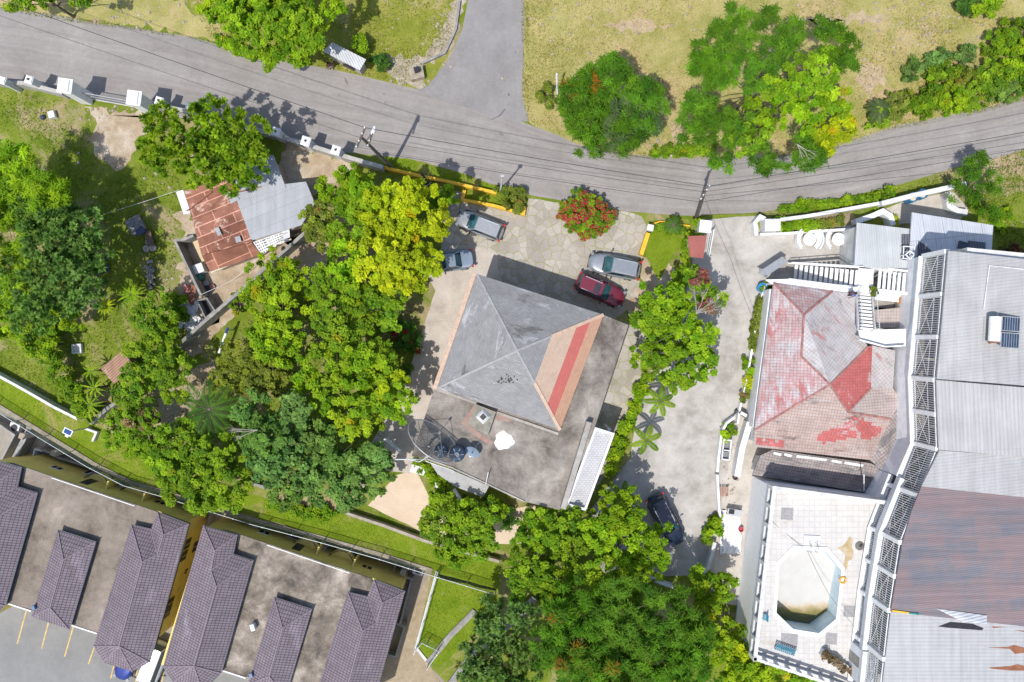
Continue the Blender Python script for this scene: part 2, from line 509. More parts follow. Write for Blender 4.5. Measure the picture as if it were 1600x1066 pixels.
def lobes_world(lobes, h):
    """(px,py,rpx[,dz]) in photo pixels -> world spheres whose tops stand near height h"""
    out = []
    for q in lobes:
        px, py, rp = q[:3]
        hh = h + (q[3] if len(q) > 3 else random.uniform(-0.12, 0.06)*h)
        r = rp*(H-hh)/F
        zc = max(r*0.45, hh-r*0.8)
        p = P(px, py, zc); out.append((p.x, p.y, zc, r*1.0))
    return out
def make_trunk(lob, base, name, mat, t, r0, up=0.6):
    mb = MB(); b = Vector(base)
    top = sum((Vector(l[:3]) for l in lob), Vector())/len(lob)
    fork = Vector((b.x*0.6+top.x*0.4, b.y*0.6+top.y*0.4, b.z+(top.z-b.z)*up))
    mid = b.lerp(fork, 0.5)+Vector((random.uniform(-.1, .1), random.uniform(-.1, .1), 0))
    mb.tube([b-Vector((0, 0, 0.25)), b+Vector((0, 0, 0.15)), mid, fork], [r0*1.5, r0*1.1, r0*0.85, r0*0.7], 8)
    for l in lob:
        e = Vector(l[:3])+Vector((0, 0, l[3]*0.25))
        m = fork.lerp(e, 0.5)+Vector((random.uniform(-.2, .2), random.uniform(-.2, .2), l[3]*0.12))
        mb.tube([fork, m, e], [r0*0.5, r0*0.32, r0*0.1], 6)
        for _ in range(3):
            a = random.uniform(0, 6.28); q = e+Vector((math.cos(a)*l[3]*.7, math.sin(a)*l[3]*.7, l[3]*random.uniform(0, .45)))
            mb.tube([m.lerp(e, .6), q], [r0*0.16, r0*0.04], 4)
    return mb.build(name, mat, t)
def tree(name, label, cat, lobes, h, style='broad', pal='mango', group=None, extra=None, bark=None, flower=None, dens=1.0, base=None, r0=None, low=-0.25):
    lob = lobes_world(lobes, h)
    cx = sum(l[0]*l[3] for l in lob)/sum(l[3] for l in lob); cy = sum(l[1]*l[3] for l in lob)/sum(l[3] for l in lob)
    if base: bp = P(*base, 0)
    else: bp = Vector((cx, cy, 0))
    t = thing(name, label, cat, bp, 0, group)
    A = crown_arrays(lob, style, pal, flower, low, dens)
    if extra:                       # boughs of another colour on the same tree: (lobes, palette, flower, style)
        for e in extra:
            B = crown_arrays(lobes_world(e[0], h), e[3] if len(e) > 3 else style, e[1], e[2], low, dens)
            A = [np.concatenate(z) for z in zip(A, B)]
    keep = A[0][:, 2] > 0.05
    A = [a[keep] for a in A]
    quad_mesh('crown', *A, LEAF, t, bp)
    make_trunk(lob, bp, 'trunk', bark or BARK, t, r0 or max(0.07, 0.028*h))
    return t
def bush(name, label, lobes, h, style='shrub', pal='mango', group=None, flower=None, cat='shrub', dens=1.0, z0=0.0):
    lob = []
    for px, py, rp in lobes:
        r = rp*(H-h)/F; zc = z0+h*0.45; p = P(px, py, zc); lob.append((p.x, p.y, zc, r*0.93))
    c = lob[0]
    t = thing(name, label, cat, (c[0], c[1], z0), 0, group)
    A = crown_arrays(lob, style, pal, flower, -0.4, dens, flat=min(1.0, h*0.55/c[3]))
    keep = A[0][:, 2] > z0+0.02
    A = [a[keep] for a in A]
    quad_mesh('foliage', *A, LEAF, t, (c[0], c[1], z0))
    mb = MB()
    for _ in range(5):
        a = random.uniform(0, 6.28); q = Vector((c[0]+math.cos(a)*c[3]*.6, c[1]+math.sin(a)*c[3]*.6, z0+h*0.8))
        mb.tube([(c[0], c[1], z0-0.05), q], [0.035, 0.01], 5)
    mb.build('stem', BARK, t)
    return t
def hedge(name, label, line, wpx, h, pal, style='shrub', z0=0.0, k=26, flower=None):
    """clipped or creeping row of foliage along a plan line"""
    pts = [P(x, y, z0+h*0.7) for x, y in line]
    seg = [(pts[i+1]-pts[i]).length for i in range(len(pts)-1)]
    w = wpx*(H-h)/F/2; lob = []
    for i, L in enumerate(seg):
        n = max(2, int(L/(w*0.7)))
        for j in range(n):
            p = pts[i].lerp(pts[i+1], (j+random.random()*0.6)/n)
            lob.append((p.x+random.uniform(-.12, .12), p.y+random.uniform(-.12, .12), z0+h*0.55, w*random.uniform(0.85, 1.12)))
    c = lob[0]
    A = crown_arrays(lob, style, pal, flower, -0.6, 0.9, flat=h*0.5/w)
    keep = A[0][:, 2] > z0+0.02; A = [a[keep] for a in A]
    t = thing(name, label, 'hedge', (c[0], c[1], z0))
    quad_mesh('foliage', *A, LEAF, t, (c[0], c[1], z0))
    mb = MB()
    for l in lob: mb.tube([(l[0], l[1], z0-0.05), (l[0]+random.uniform(-.2, .2), l[1]+random.uniform(-.2, .2), z0+h*0.7)], [0.03, 0.012], 5)
    mb.build('stem', BARK, t)
    return t
def palm(name, label, px, py, h, n, L, pal='bright', leaflet=0.42, wide=0.06, droop=0.5, cat='palm', group=None, strap=False, z0=0.0, up=0.5, start=None, dens=24, trunk_r=0.09):
    """palm or strap-leaved plant whose heart stands at photo pixel (px,py) at height h"""
    c = P(px, py, h+z0); t = thing(name, label, cat, (c.x, c.y, z0), 0, group)
    lo, hi = [np.array(q) for q in PAL[pal]]
    Cs, Ds, Ss, Ls, Ws, Ts = [], [], [], [], [], []
    mb = MB(); a0 = random.random()*6.28 if start is None else start
    for i in range(n):
        a = a0+2*math.pi*i/n+random.uniform(-.15, .15)
        l = L*random.uniform(0.82, 1.1); u = up*random.uniform(0.6, 1.3)
        hd = Vector((math.cos(a), math.sin(a), 0)); side = np.array([-math.sin(a), math.cos(a), 0])
        path = []
        for j in range(9):
            s = j/8; path.append(c+hd*(l*s*(1-0.12*s))+Vector((0, 0, l*(u*s-(droop+u*0.6)*s*s))))
        col = lo+(hi-lo)*random.random()
        if strap:
            m = 14
            for j in range(m):
                s = (j+0.5)/m*8; k = min(7, int(s)); p = path[k].lerp(path[k+1], s-k); d = (path[k+1]-path[k]).normalized()
                w = wide*(1-abs(2*(j/m)-0.75)**2*0.55)
                Cs.append(p); Ds.append(d); Ss.append(side); Ls.append(l/m*2.6); Ws.append(w*1.6); Ts.append(col*random.uniform(.85, 1.1))
        else:
            mb.tube(path, [0.022]*4+[0.016]*3+[0.008]*2, 4)
            for j in range(dens):
                f = (j+0.5)/dens; s = f*8; k = min(7, int(s)); p = path[k].lerp(path[k+1], s-k); d = np.array((path[k+1]-path[k]).normalized())
                ll = leaflet*(0.45+1.1*math.sin(math.pi*min(1, 0.12+f*0.86))**0.8*0.75)
                for sg in (-1, 1):
                    dd = unit((side*sg*1.0+d*0.75+np.array([0, 0, -0.35+random.uniform(-.15, .1)]))[None])[0]
                    Cs.append(np.array(p)+dd*ll*0.5); Ds.append(dd); Ss.append(unit(np.cross(dd, [0, 0, 1.0])[None])[0])
                    Ls.append(ll); Ws.append(wide); Ts.append(col*random.uniform(.75, 1.15))
    quad_mesh('fronds', np.array(Cs, float), np.array(Ds, float), np.array(Ss, float), np.array(Ls), np.array(Ws), np.array(Ts), LEAF, t, (c.x, c.y, z0))
    mb.tube([(c.x, c.y, z0-0.1), (c.x, c.y, z0+h*0.5), (c.x, c.y, z0+h+0.05)], [trunk_r*1.3, trunk_r, trunk_r*0.8], 8)
    mb.build('trunk', BARK, t)
    return t
def inside(poly, x, y):
    c = np.zeros(len(x), bool); j = len(poly)-1
    for i in range(len(poly)):
        xi, yi = poly[i]; xj, yj = poly[j]
        m = ((yi > y) != (yj > y)) & (x < (xj-xi)*(y-yi)/(yj-yi+1e-12)+xi)
        c ^= m; j = i
    return c
def tufts(name, label, polys, n, pal, L=0.16, W=0.05, z=0.02, hgt=0.1, holes=()):
    """low ground cover nobody could count: small blades lying and standing"""
    X_, Y_ = [], []
    for poly in polys:
        q = np.array(XY(poly, 0)); a, b = q.min(0), q.max(0)
        A = abs(sum(q[i-1][0]*q[i][1]-q[i][0]*q[i-1][1] for i in range(len(q))))/2
        m = int(n*(b-a).prod())
        x = rng.uniform(a[0], b[0], m); y = rng.uniform(a[1], b[1], m)
        k = inside(q, x, y); X_.append(x[k]); Y_.append(y[k])
    x = np.concatenate(X_); y = np.concatenate(Y_)
    for h_ in holes:
        k = ~inside(np.array(XY(h_, 0)), x, y); x = x[k]; y = y[k]
    # patchy
    pat = np.sin(x*0.9+np.sin(y*0.7)*1.7)+np.sin(y*1.1+np.cos(x*0.5)*2.1)+rng.normal(scale=0.9, size=len(x))
    k = pat > -0.7; x = x[k]; y = y[k]; N = len(x)
    dd = unit(np.stack([rng.normal(size=N), rng.normal(size=N), np.abs(rng.normal(scale=.9, size=N))], 1))
    Ln = L*rng.uniform(0.5, 1.5, N)
    C = np.stack([x, y, z+Ln*0.5*dd[:, 2]], 1)
    S = unit(np.cross(dd, rng.normal(size=(N, 3))))
    lo, hi = [np.array(c) for c in PAL[pal]]
    T = (lo+(hi-lo)*rng.random((N, 1)))*rng.uniform(.8, 1.2, (N, 1))
    o = quad_mesh(name, C, dd, S, Ln, W*rng.uniform(.6, 1.4, N), T, LEAF)
    return tag(o, label, 'grass', kind='stuff')
PAL['dry'] = ((0.22, 0.17, 0.055), (0.42, 0.35, 0.15))
PAL['lawn'] = ((0.085, 0.145, 0.012), (0.20, 0.255, 0.03))
PAL['meadow'] = ((0.15, 0.19, 0.03), (0.31, 0.30, 0.08))
# ------------------------------------------------------------------ materials of the place
M_GRASS = grassy('grass', (0.075, 0.120, 0.012), (0.150, 0.200, 0.022), (0.250, 0.265, 0.055), (0.38, 0.29, 0.18), 0.56, 0.16)
M_LAWN = grassy('lawn_grass', (0.095, 0.165, 0.010), (0.155, 0.225, 0.014), (0.225, 0.275, 0.030), (0.30, 0.27, 0.09), 0.60, 0.22)
M_FIELD = grassy('dry_grass', (0.205, 0.225, 0.050), (0.335, 0.305, 0.105), (0.480, 0.400, 0.190), (0.48, 0.355, 0.20), 0.57, 0.14)
M_FIELD2 = dirty('bare_tan_soil', [(0.3, (0.40, 0.30, 0.18)), (0.6, (0.52, 0.41, 0.27)), (0.75, (0.58, 0.48, 0.34))], 0.7, 4, grain=0.35)
M_MEADOW = grassy('meadow_grass', (0.140, 0.175, 0.020), (0.215, 0.235, 0.035), (0.330, 0.300, 0.080), (0.45, 0.36, 0.20), 0.60, 0.2)
M_DIRT = dirty('bare_earth', [(0.3, (0.34, 0.25, 0.16)), (0.48, (0.46, 0.36, 0.25)), (0.62, (0.58, 0.49, 0.39)), (0.75, (0.64, 0.57, 0.48))], 0.45, 3, grain=0.35)
M_SAND = dirty('pale_court', [(0.3, (0.56, 0.43, 0.31)), (0.7, (0.66, 0.54, 0.41))], 0.3, 2, grain=0.15, bump=0.1)
M_ROCK = dirty('white_rubble', [(0.3, (0.30, 0.25, 0.17)), (0.55, (0.46, 0.40, 0.31)), (0.75, (0.62, 0.57, 0.49))], 1.2, 4, grain=0.4)
M_ROAD = dirty('road_asphalt', [(0.3, (0.262, 0.238, 0.218)), (0.45, (0.304, 0.278, 0.258)), (0.56, (0.325, 0.299, 0.280)), (0.72, (0.380, 0.351, 0.330))], 0.22, 5, grain=0.2, bump=0.2, streak=('UV', (0.025, 1.9, 1), 0.2))
M_SIDE = dirty('side_road_asphalt', [(0.3, (0.225, 0.213, 0.205)), (0.7, (0.305, 0.290, 0.28))], 0.35, 6, grain=0.2, bump=0.2)
M_DRIVE = dirty('driveway_concrete', [(0.36, (0.31, 0.285, 0.255)), (0.48, (0.405, 0.38, 0.345)), (0.64, (0.51, 0.48, 0.445))], 0.4, 3, grain=0.13, bump=0.1)
M_PAD = dirty('yard_concrete', [(0.25, (0.36, 0.315, 0.27)), (0.5, (0.49, 0.43, 0.37)), (0.75, (0.57, 0.51, 0.45))], 0.4, 3, grain=0.2, bump=0.1)
M_PATIO = dirty('patio_concrete', [(0.25, (0.38, 0.34, 0.29)), (0.5, (0.50, 0.455, 0.40)), (0.75, (0.60, 0.56, 0.51))], 0.7, 3, grain=0.2, bump=0.1)
M_CRAZY = paving('crazy_paving', [(0.1, (0.345, 0.31, 0.27)), (0.5, (0.395, 0.355, 0.31)), (0.9, (0.44, 0.40, 0.355))], (0.26, 0.26, 0.09), 1.35, 0.065)
M_PARK = dirty('parking_asphalt', [(0.3, (0.20, 0.20, 0.195)), (0.7, (0.29, 0.285, 0.275))], 0.25, 5, grain=0.14, bump=0.1)
M_YARD = dirty('lower_yard_concrete', [(0.3, (0.24, 0.22, 0.19)), (0.7, (0.40, 0.35, 0.29))], 0.5, 4, grain=0.2)
M_BROWN = dirty('brown_path', [(0.3, (0.34, 0.27, 0.18)), (0.7, (0.46, 0.38, 0.27))], 0.6, 4, grain=0.3)

def sheet(name, pts, z, mat, jag=0.0, step=0.7, zpx=None):
    if name in ('earth_path', 'roadside_rubble', 'dry_verge'): jag *= 1.8; step = 0.4
    q = XY(pts, z if zpx is None else zpx)
    if jag:
        out = []
        for i in range(len(q)):
            a = Vector(q[i]); b = Vector(q[(i+1) % len(q)]); L = (b-a).length
            n = max(1, int(L/step)); d = (b-a)/max(L, 1e-6); nn = Vector((-d.y, d.x))
            for j in range(n):
                p = a+(b-a)*j/n
                out.append(tuple(p+nn*random.gauss(0, jag)))
        q = out
    m = MB(); a = sum(q[i-1][0]*q[i][1]-q[i][0]*q[i-1][1] for i in range(len(q)))
    if a < 0: q = q[::-1]
    m.poly([(x, y, z) for x, y in q])
    return struct(m, name, mat)
def strip(name, up, lo, z, mat, n=60, jag=0.06):
    """road between two edge lines, uv running along it"""
    def res(line):
        pts = [P(x, y, 0) for x, y in line]; d = [0]
        for i in range(1, len(pts)): d.append(d[-1]+(pts[i]-pts[i-1]).length)
        out = []
        for k in range(n+1):
            s = d[-1]*k/n; i = 1
            while i < len(d)-1 and d[i] < s: i += 1
            f = (s-d[i-1])/max(1e-6, d[i]-d[i-1]); out.append(pts[i-1].lerp(pts[i], min(1, max(0, f))))
        return out
    U, L = res(up), res(lo); me = bpy.data.meshes.new(name); V = []; Fc = []
    for k in range(n+1):
        V += [(U[k].x, U[k].y+random.gauss(0, jag), z), (L[k].x, L[k].y+random.gauss(0, jag*0.6), z)]
    for k in range(n): Fc.append((2*k, 2*k+1, 2*k+3, 2*k+2))
    me.from_pydata(V, [], Fc); me.materials.append(mat)
    uv = me.uv_layers.new(name='slope'); s = 0
    for k, p in enumerate(me.polygons):
        ln = (U[k+1]-U[k]).length*0.5+(L[k+1]-L[k]).length*0.5; w = (U[k]-L[k]).length
        for li, c in zip(p.loop_indices, ((s, 6), (s, 0), (s+ln, 0), (s+ln, 6))): uv.data[li].uv = c
        s += ln
    o = bpy.data.objects.new(name, me); COL.objects.link(o)
    return tag(o, kind='structure')

YZ = -2.6                      # level of the sunken townhouse yard
FENCE = [(-700, 190), (-200, 505), (0, 633), (79, 681), (150, 724), (206, 752), (262, 768), (400, 811), (500, 837), (595, 864), (675, 889)]
EAST = [(675, 889), (650, 1013), (669, 1038), (695, 1066), (760, 1300)]
# the ground: the plateau all the houses stand on, cut out where the townhouse yard lies lower, and the low ground under it
fw = [P(x, y, 0) for x, y in FENCE+EAST[1:]]
m = MB(); m.poly([(-400, 400, 0), (-400, fw[0].y, 0)]+[(p.x, p.y, 0) for p in fw]+[(fw[-1].x, -400, 0), (400, -400, 0), (400, 400, 0)])
struct(m, 'ground', M_GRASS)
m = MB(); m.poly([(-400, -400, YZ-0.02), (400, -400, YZ-0.02), (400, 400, YZ-0.02), (-400, 400, YZ-0.02)]); struct(m, 'low_ground', M_YARD)

ROAD_UP = [(-240, -40), (-60, 2), (0, 12), (100, 28), (200, 42), (300, 59), (360, 73), (420, 92), (500, 105), (570, 119), (640, 138), (700, 150), (770, 170), (830, 196), (880, 216), (950, 240), (1050, 245), (1200, 245), (1300, 231), (1400, 196), (1500, 178), (1600, 152), (1700, 126), (1900, 60)]
ROAD_LO = [(-240, 105), (-60, 122), (40, 132), (110, 150), (200, 166), (300, 188), (420, 214), (480, 232), (585, 243), (650, 251), (720, 270), (760, 286), (830, 304), (880, 315), (950, 325), (1000, 333), (1080, 337), (1180, 333), (1250, 322), (1400, 290), (1480, 266), (1600, 236), (1700, 206), (1900, 140)]
sheet('dry_field', [(818, -260), (818, 60), (816, 150), (825, 190), (850, 208), (950, 243), (1050, 247), (1200, 248), (1300, 233), (1500, 181), (1600, 155), (1900, 64), (1900, -260)], 0.003, M_FIELD, 0.08)
sheet('meadow', [(200, -260), (290, 0), (330, 62), (420, 93), (570, 120), (645, 139), (668, 132), (705, 80), (728, 0), (730, -260)], 0.003, M_MEADOW, 0.06)
sheet('dry_verge', [(-150, -60), (-60, 1), (0, 11), (100, 27), (200, 41), (300, 58), (360, 72), (350, 40), (300, 20), (260, -20), (240, -80)], 0.0065, M_FIELD, 0.12)
sheet('roadside_rubble', [(600, 85), (640, 95), (690, 62), (708, 0), (718, -60), (728, -60), (724, 10), (706, 75), (662, 100), (665, 128), (645, 140), (625, 132), (600, 110)], 0.006, M_ROCK, 0.12)
strip('main_road', ROAD_UP, ROAD_LO, 0.010, M_ROAD)
sheet('side_road', [(735, -260), (731, 0), (722, 45), (705, 88), (668, 134), (650, 141), (720, 165), (770, 184), (818, 190), (826, 190), (817, 150), (819, 60), (819, -260)], 0.014, M_SIDE, 0.03)
m = MB()
for a, b in (((-20, 95), (300, 150)), ):
    pass
# driveways, courts and yards
sheet('crazy_paving', [(688, 296), (722, 300), (728, 313), (820, 335), (826, 310), (880, 318), (960, 329), (1004, 338), (1010, 352), (1008, 380), (1000, 402), (985, 420), (1004, 445), (985, 480), (960, 500), (940, 500), (760, 460), (690, 420)], 0.007, M_CRAZY, 0.04)
sheet('crazy_paving', [(985, 500), (1012, 520), (1003, 590), (975, 660), (945, 745), (900, 800), (880, 800), (930, 650)], 0.007, M_CRAZY, 0.04)
sheet('yard_concrete', [(690, 386), (735, 383), (776, 395), (779, 430), (760, 470), (700, 620), (640, 740), (600, 735), (560, 770), (575, 700), (625, 620), (655, 530), (680, 455), (668, 430)], 0.011, M_PAD, 0.03)
sheet('pale_court', [(575, 790), (620, 742), (650, 735), (672, 780), (720, 800), (800, 795), (838, 790), (830, 850), (740, 850), (660, 832)], 0.007, M_SAND, 0.03)
sheet('driveway', [(1096, 344), (1180, 337), (1188, 365), (1250, 362), (1336, 352), (1340, 430), (1200, 452), (1180, 520), (1166, 600), (1158, 650), (1140, 720), (1124, 800), (1115, 900), (1040, 900), (985, 880), (920, 800), (985, 715), (1003, 600), (1030, 560), (1080, 430), (1082, 400)], 0.0155, M_DRIVE, 0.02)
sheet('patio', [(1150, 620), (1190, 440), (1345, 420), (1440, 440), (1420, 700), (1190, 780), (1175, 950), (1110, 940), (1118, 800)], 0.012, M_PATIO)
sheet('patio', [(1368, 332), (1420, 312), (1490, 300), (1512, 325), (1500, 345), (1400, 350)], 0.012, M_PATIO)
sheet('earth_path', [(130, 166), (180, 172), (240, 182), (235, 205), (215, 225), (205, 250), (185, 262), (160, 250), (142, 220), (150, 195)], 0.006, M_DIRT, 0.12)
sheet('earth_path', [(455, 222), (520, 245), (560, 262), (545, 280), (500, 290), (470, 330), (430, 300), (440, 240)], 0.006, M_DIRT, 0.12)
sheet('earth_path', [(232, 640), (290, 585), (330, 560), (335, 590), (300, 640), (262, 690), (240, 700)], 0.006, M_DIRT, 0.1)
sheet('earth_path', [(270, 330), (298, 335), (330, 425), (410, 400), (470, 365), (478, 372), (430, 412), (340, 500), (315, 515), (290, 480), (275, 420), (300, 400)], 0.006, M_DIRT, 0.12)
sheet('earth_path', [(445, 370), (500, 345), (520, 420), (500, 450), (460, 430)], 0.006, M_DIRT, 0.12)
sheet('earth_path', [(1000, 400), (1030, 398), (1055, 420), (1040, 470), (990, 500), (975, 480), (1005, 440)], 0.009, M_DIRT, 0.06)
sheet('earth_path', [(280, 540), (380, 455), (390, 470), (330, 530), (300, 560)], 0.006, M_DIRT, 0.08)
sheet('lawn', [(0, 582), (60, 610), (125, 655), (152, 665), (260, 720), (330, 760), (480, 790), (560, 802), (660, 835), (780, 868), (780, 925), (690, 905), (675, 887), (595, 862), (400, 809), (262, 766), (206, 750), (150, 722), (79, 679), (0, 631)], 0.005, M_LAWN, 0.04)
sheet('lawn', [(682, 896), (775, 920), (780, 960), (690, 1040), (672, 1036), (652, 1012)], 0.005, M_LAWN, 0.02)
sheet('lawn', [(725, 285), (790, 290), (815, 332), (728, 310)], 0.010, M_LAWN)
sheet('lawn', [(1014, 345), (1075, 342), (1085, 360), (1050, 400), (1030, 440), (1008, 400), (1016, 365)], 0.010, M_LAWN, 0.03)
sheet('lawn', [(588, 242), (650, 250), (720, 270), (760, 286), (782, 300), (700, 281), (610, 262)], 0.013, M_LAWN, 0.03)
sheet('roadside_verge', [(1180, 345), (1250, 325), (1400, 294), (1480, 270), (1500, 262), (1508, 290), (1380, 325), (1205, 350)], 0.011, M_GRASS, 0.05)
sheet('planting_bed', [(1202, 348), (1330, 332), (1345, 350), (1340, 362), (1215, 364)], 0.015, dirty('bed_soil', [(0.3, (0.20, 0.16, 0.09)), (0.7, (0.38, 0.31, 0.2))], 1.2, 4), 0.03)
for cx, cy, rx, ry in ((1206, 92, 20, 14), (1362, 118, 26, 20), (1060, 205, 16, 22), (1500, 112, 12, 22), (1330, 30, 60, 8), (1000, 40, 50, 7)):
    sheet('earth_path', [(cx+rx*random.uniform(.7, 1.2)*math.cos(k*.5236), cy+ry*random.uniform(.7, 1.2)*math.sin(k*.5236)) for k in range(12)], 0.0075, M_FIELD2, 0.14)
# townhouse yard
sheet('parking_lot', [(-300, 890), (12, 938), (165, 992), (215, 1010), (262, 1010), (400, 1055), (600, 1120), (600, 1400), (-300, 1400)], YZ+0.006, M_PARK, 0, zpx=YZ)
sheet('brown_path', [(672, 893), (684, 896), (650, 1013), (669, 1036), (690, 1070), (560, 1110), (600, 1040)], YZ+0.004, M_BROWN, 0.04, zpx=YZ)
m = MB()
YELL = plain('parking_stripe_paint', (0.58, 0.40, 0.14), 0.7, 0.25, 4)
for (a, b) in (((41, 955), (27, 1006)), ((76, 972), (65, 1014)), ((115, 978), (101, 1026)), ((148, 1010), (138, 1038)), ((178, 1040), (173, 1060)), ((216, 1030), (210, 1085)), ((256, 1050), (250, 1080))):
    A, B = P(*a, YZ), P(*b, YZ); d = (B-A).normalized(); n = Vector((-d.y, d.x, 0))*0.055; zz = Vector((0, 0, 0.012))
    m.poly([A-n+zz, B-n+zz, B+n+zz, A+n+zz])
struct(m, 'parking_stripes', YELL)
# old tyre marks, patches and stones on the road
m = MB()
TAR = dirty('road_patch_tar', [(0.3, (0.12, 0.115, 0.11)), (0.7, (0.22, 0.21, 0.2))], 2, 6)
for px, py, l, w, a in ((541, 127, 14, 2.2, -1.1), (785, 176, 16, 3, 0.9), (774, 184, 22, 1.6, 0.45), (600, 147, 5, 1.5, 0), (530, 148, 6, 1.5, .5), (602, 160, 4, 2, 1), (230, 54, 3, 2, 0), (795, 148, 4, 4, 0), (783, 210, 8, 3, -.4), (367, 84, 3, 3, 0), (806, 82, 2, 4, 0), (1553, 172, 3, 2, 0)):
    c = P(px, py, 0); q = []
    for i in range(9):
        t = 2*math.pi*i/9; rr = random.uniform(.7, 1.15); x = math.cos(t)*l/2/17.8*rr; y = math.sin(t)*w/2/17.8*rr
        q.append((c.x+x*math.cos(a)-y*math.sin(a), c.y+x*math.sin(a)+y*math.cos(a), 0.018))
    m.poly(q)
struct(m, 'road_patches', TAR)

# loose stones on dry ground
mb = MB()
def stone(x, y, s, z=0.0):
    n0 = len(mb.v)
    for dz, k in ((0, 1.0), (0.45, 0.8), (0.7, 0.35)):
        for i in range(6):
            t = i*1.047+random.uniform(-.3, .3); r = s*k*random.uniform(.7, 1.2)
            mb.v.append((x+r*math.cos(t), y+r*math.sin(t), z+dz*s))
    for L in range(2):
        for i in range(6): mb.f.append((n0+L*6+i, n0+L*6+(i+1) % 6, n0+L*6+6+(i+1) % 6, n0+L*6+6+i)); mb.m.append(0)
    mb.f.append(tuple(n0+12+i for i in range(6))); mb.m.append(0)
for cx, cy, sx, sy, n in ((860, 15, 40, 40, 30), (940, 60, 120, 55, 90), (1400, 40, 110, 60, 110), (1450, 30, 60, 40, 70), (640, 120, 30, 20, 40), (690, 70, 15, 50, 60), (220, 20, 80, 25, 70), (1520, 70, 20, 40, 50), (1360, 130, 30, 50, 30), (170, 172, 40, 6, 40), (620, 30, 60, 60, 30), (110, 215, 60, 50, 30), (250, 270, 50, 40, 20), (270, 440, 20, 60, 40), (1250, 20, 150, 25, 50), (1560, 360, 40, 60, 40), (300, 620, 30, 30, 20), (1040, 225, 30, 15, 30), (1140, 760, 12, 60, 40)):
    for _ in range(n):
        p = P(cx+random.gauss(0, sx*.6), cy+random.gauss(0, sy*.6), 0); stone(p.x, p.y, random.choice((.05, .06, .08, .1, .16)))
o = mb.build('loose_stones', M_ROCK); tag(o, 'pale loose stones scattered over dry ground and verges', 'stones', kind='stuff')
WHITE = plain('white_paint', (0.74, 0.74, 0.74), 0.6, 0.10, 1.5)
WHITE2 = dirty('weathered_white', [(0.3, (0.50, 0.50, 0.50)), (0.55, (0.68, 0.68, 0.67)), (0.75, (0.76, 0.76, 0.76))], 1.0, 4, grain=0.15, bump=0.1)
CREAM = plain('cream_wall', (0.58, 0.50, 0.38), 0.8, 0.15)
DARK = plain('dark_opening', (0.03, 0.03, 0.035), 0.4, 0.2)
STEEL = plain('grey_steel', (0.42, 0.43, 0.44), 0.45, 0.12, 5, 0.4, 0.3)
BLACK = plain('black_plastic', (0.025, 0.025, 0.03), 0.4, 0.2)
YELLOW = plain('yellow_paint', (0.72, 0.42, 0.03), 0.6, 0.15, 2)
CONC = dirty('old_concrete', [(0.25, (0.26, 0.24, 0.21)), (0.5, (0.40, 0.37, 0.33)), (0.75, (0.50, 0.475, 0.44))], 0.7, 3, grain=0.3)
GREYWALL = dirty('grey_block_wall', [(0.3, (0.22, 0.21, 0.19)), (0.7, (0.42, 0.40, 0.37))], 1.0, 4, grain=0.3)

# ================================================== the big house under the grey pyramid roof
ZS, ZE = 5.6, 6.0
SLAB = dirty('stained_slab', [(0.36, (0.125, 0.105, 0.088)), (0.46, (0.225, 0.198, 0.17)), (0.56, (0.32, 0.285, 0.245)), (0.70, (0.46, 0.42, 0.37))], 0.33, 3, grain=0.3)
SHING = tiles('grey_shingle', (0.250, 0.246, 0.244), (0.288, 0.284, 0.282), (0.185, 0.182, 0.18), 0.32, 0.13, [((0.42, 0.42, 0.43), 0.18, 0.5), ((0.13, 0.125, 0.12), 0.16, 0.28)], 0.22, 0.5, 0.012, 0.6)
TANSH = tiles('tan_shingle', (0.47, 0.345, 0.26), (0.51, 0.375, 0.285), (0.38, 0.27, 0.20), 0.32, 0.13, None, 0.12, 0.5, 0.012, 0.6)
RUSTSH = tiles('brown_shingle', (0.44, 0.26, 0.17), (0.48, 0.285, 0.19), (0.34, 0.19, 0.12), 0.32, 0.13, None, 0.12, 0.5, 0.012, 0.6)
REDSH = tiles('red_shingle', (0.45, 0.125, 0.105), (0.48, 0.14, 0.115), (0.36, 0.095, 0.08), 0.32, 0.13, None, 0.1, 0.5, 0.012, 0.6)
PEACH = plain('peach_fascia', (0.50, 0.355, 0.26), 0.75, 0.15)
house = thing('house', 'large house with grey pyramid roof, tan and red on one side, beside a stained slab', 'house', P(810, 600, 0))
slab = [(678, 609), (643, 713), (664, 716), (707, 731), (763, 757), (820, 784), (874, 797), (922, 690), (982, 508), (940, 491), (760, 500)]
wallp = [(688, 604), (655, 708), (707, 727), (763, 752), (820, 778), (870, 789), (915, 690), (972, 512), (935, 497), (752, 437)]
MB().prism(XY(wallp, ZS), -0.1, ZS-0.26).build('wall', CREAM, house)
MB().prism(XY(slab, ZS), ZS-0.25, ZS, bottom=True).build('flat_roof', SLAB, house)
NW, NE, SE, SW, AP = (745, 428, ZE), (943, 492, ZE), (875, 672, ZE), (683, 607, ZE), (808, 548, 8.0)
def lerp3(a, b, t): return tuple(a[i]+(b[i]-a[i])*t for i in range(3))
e1, e2 = lerp3(NE, AP, 0.60), lerp3(SE, AP, 0.595)
mb = MB()
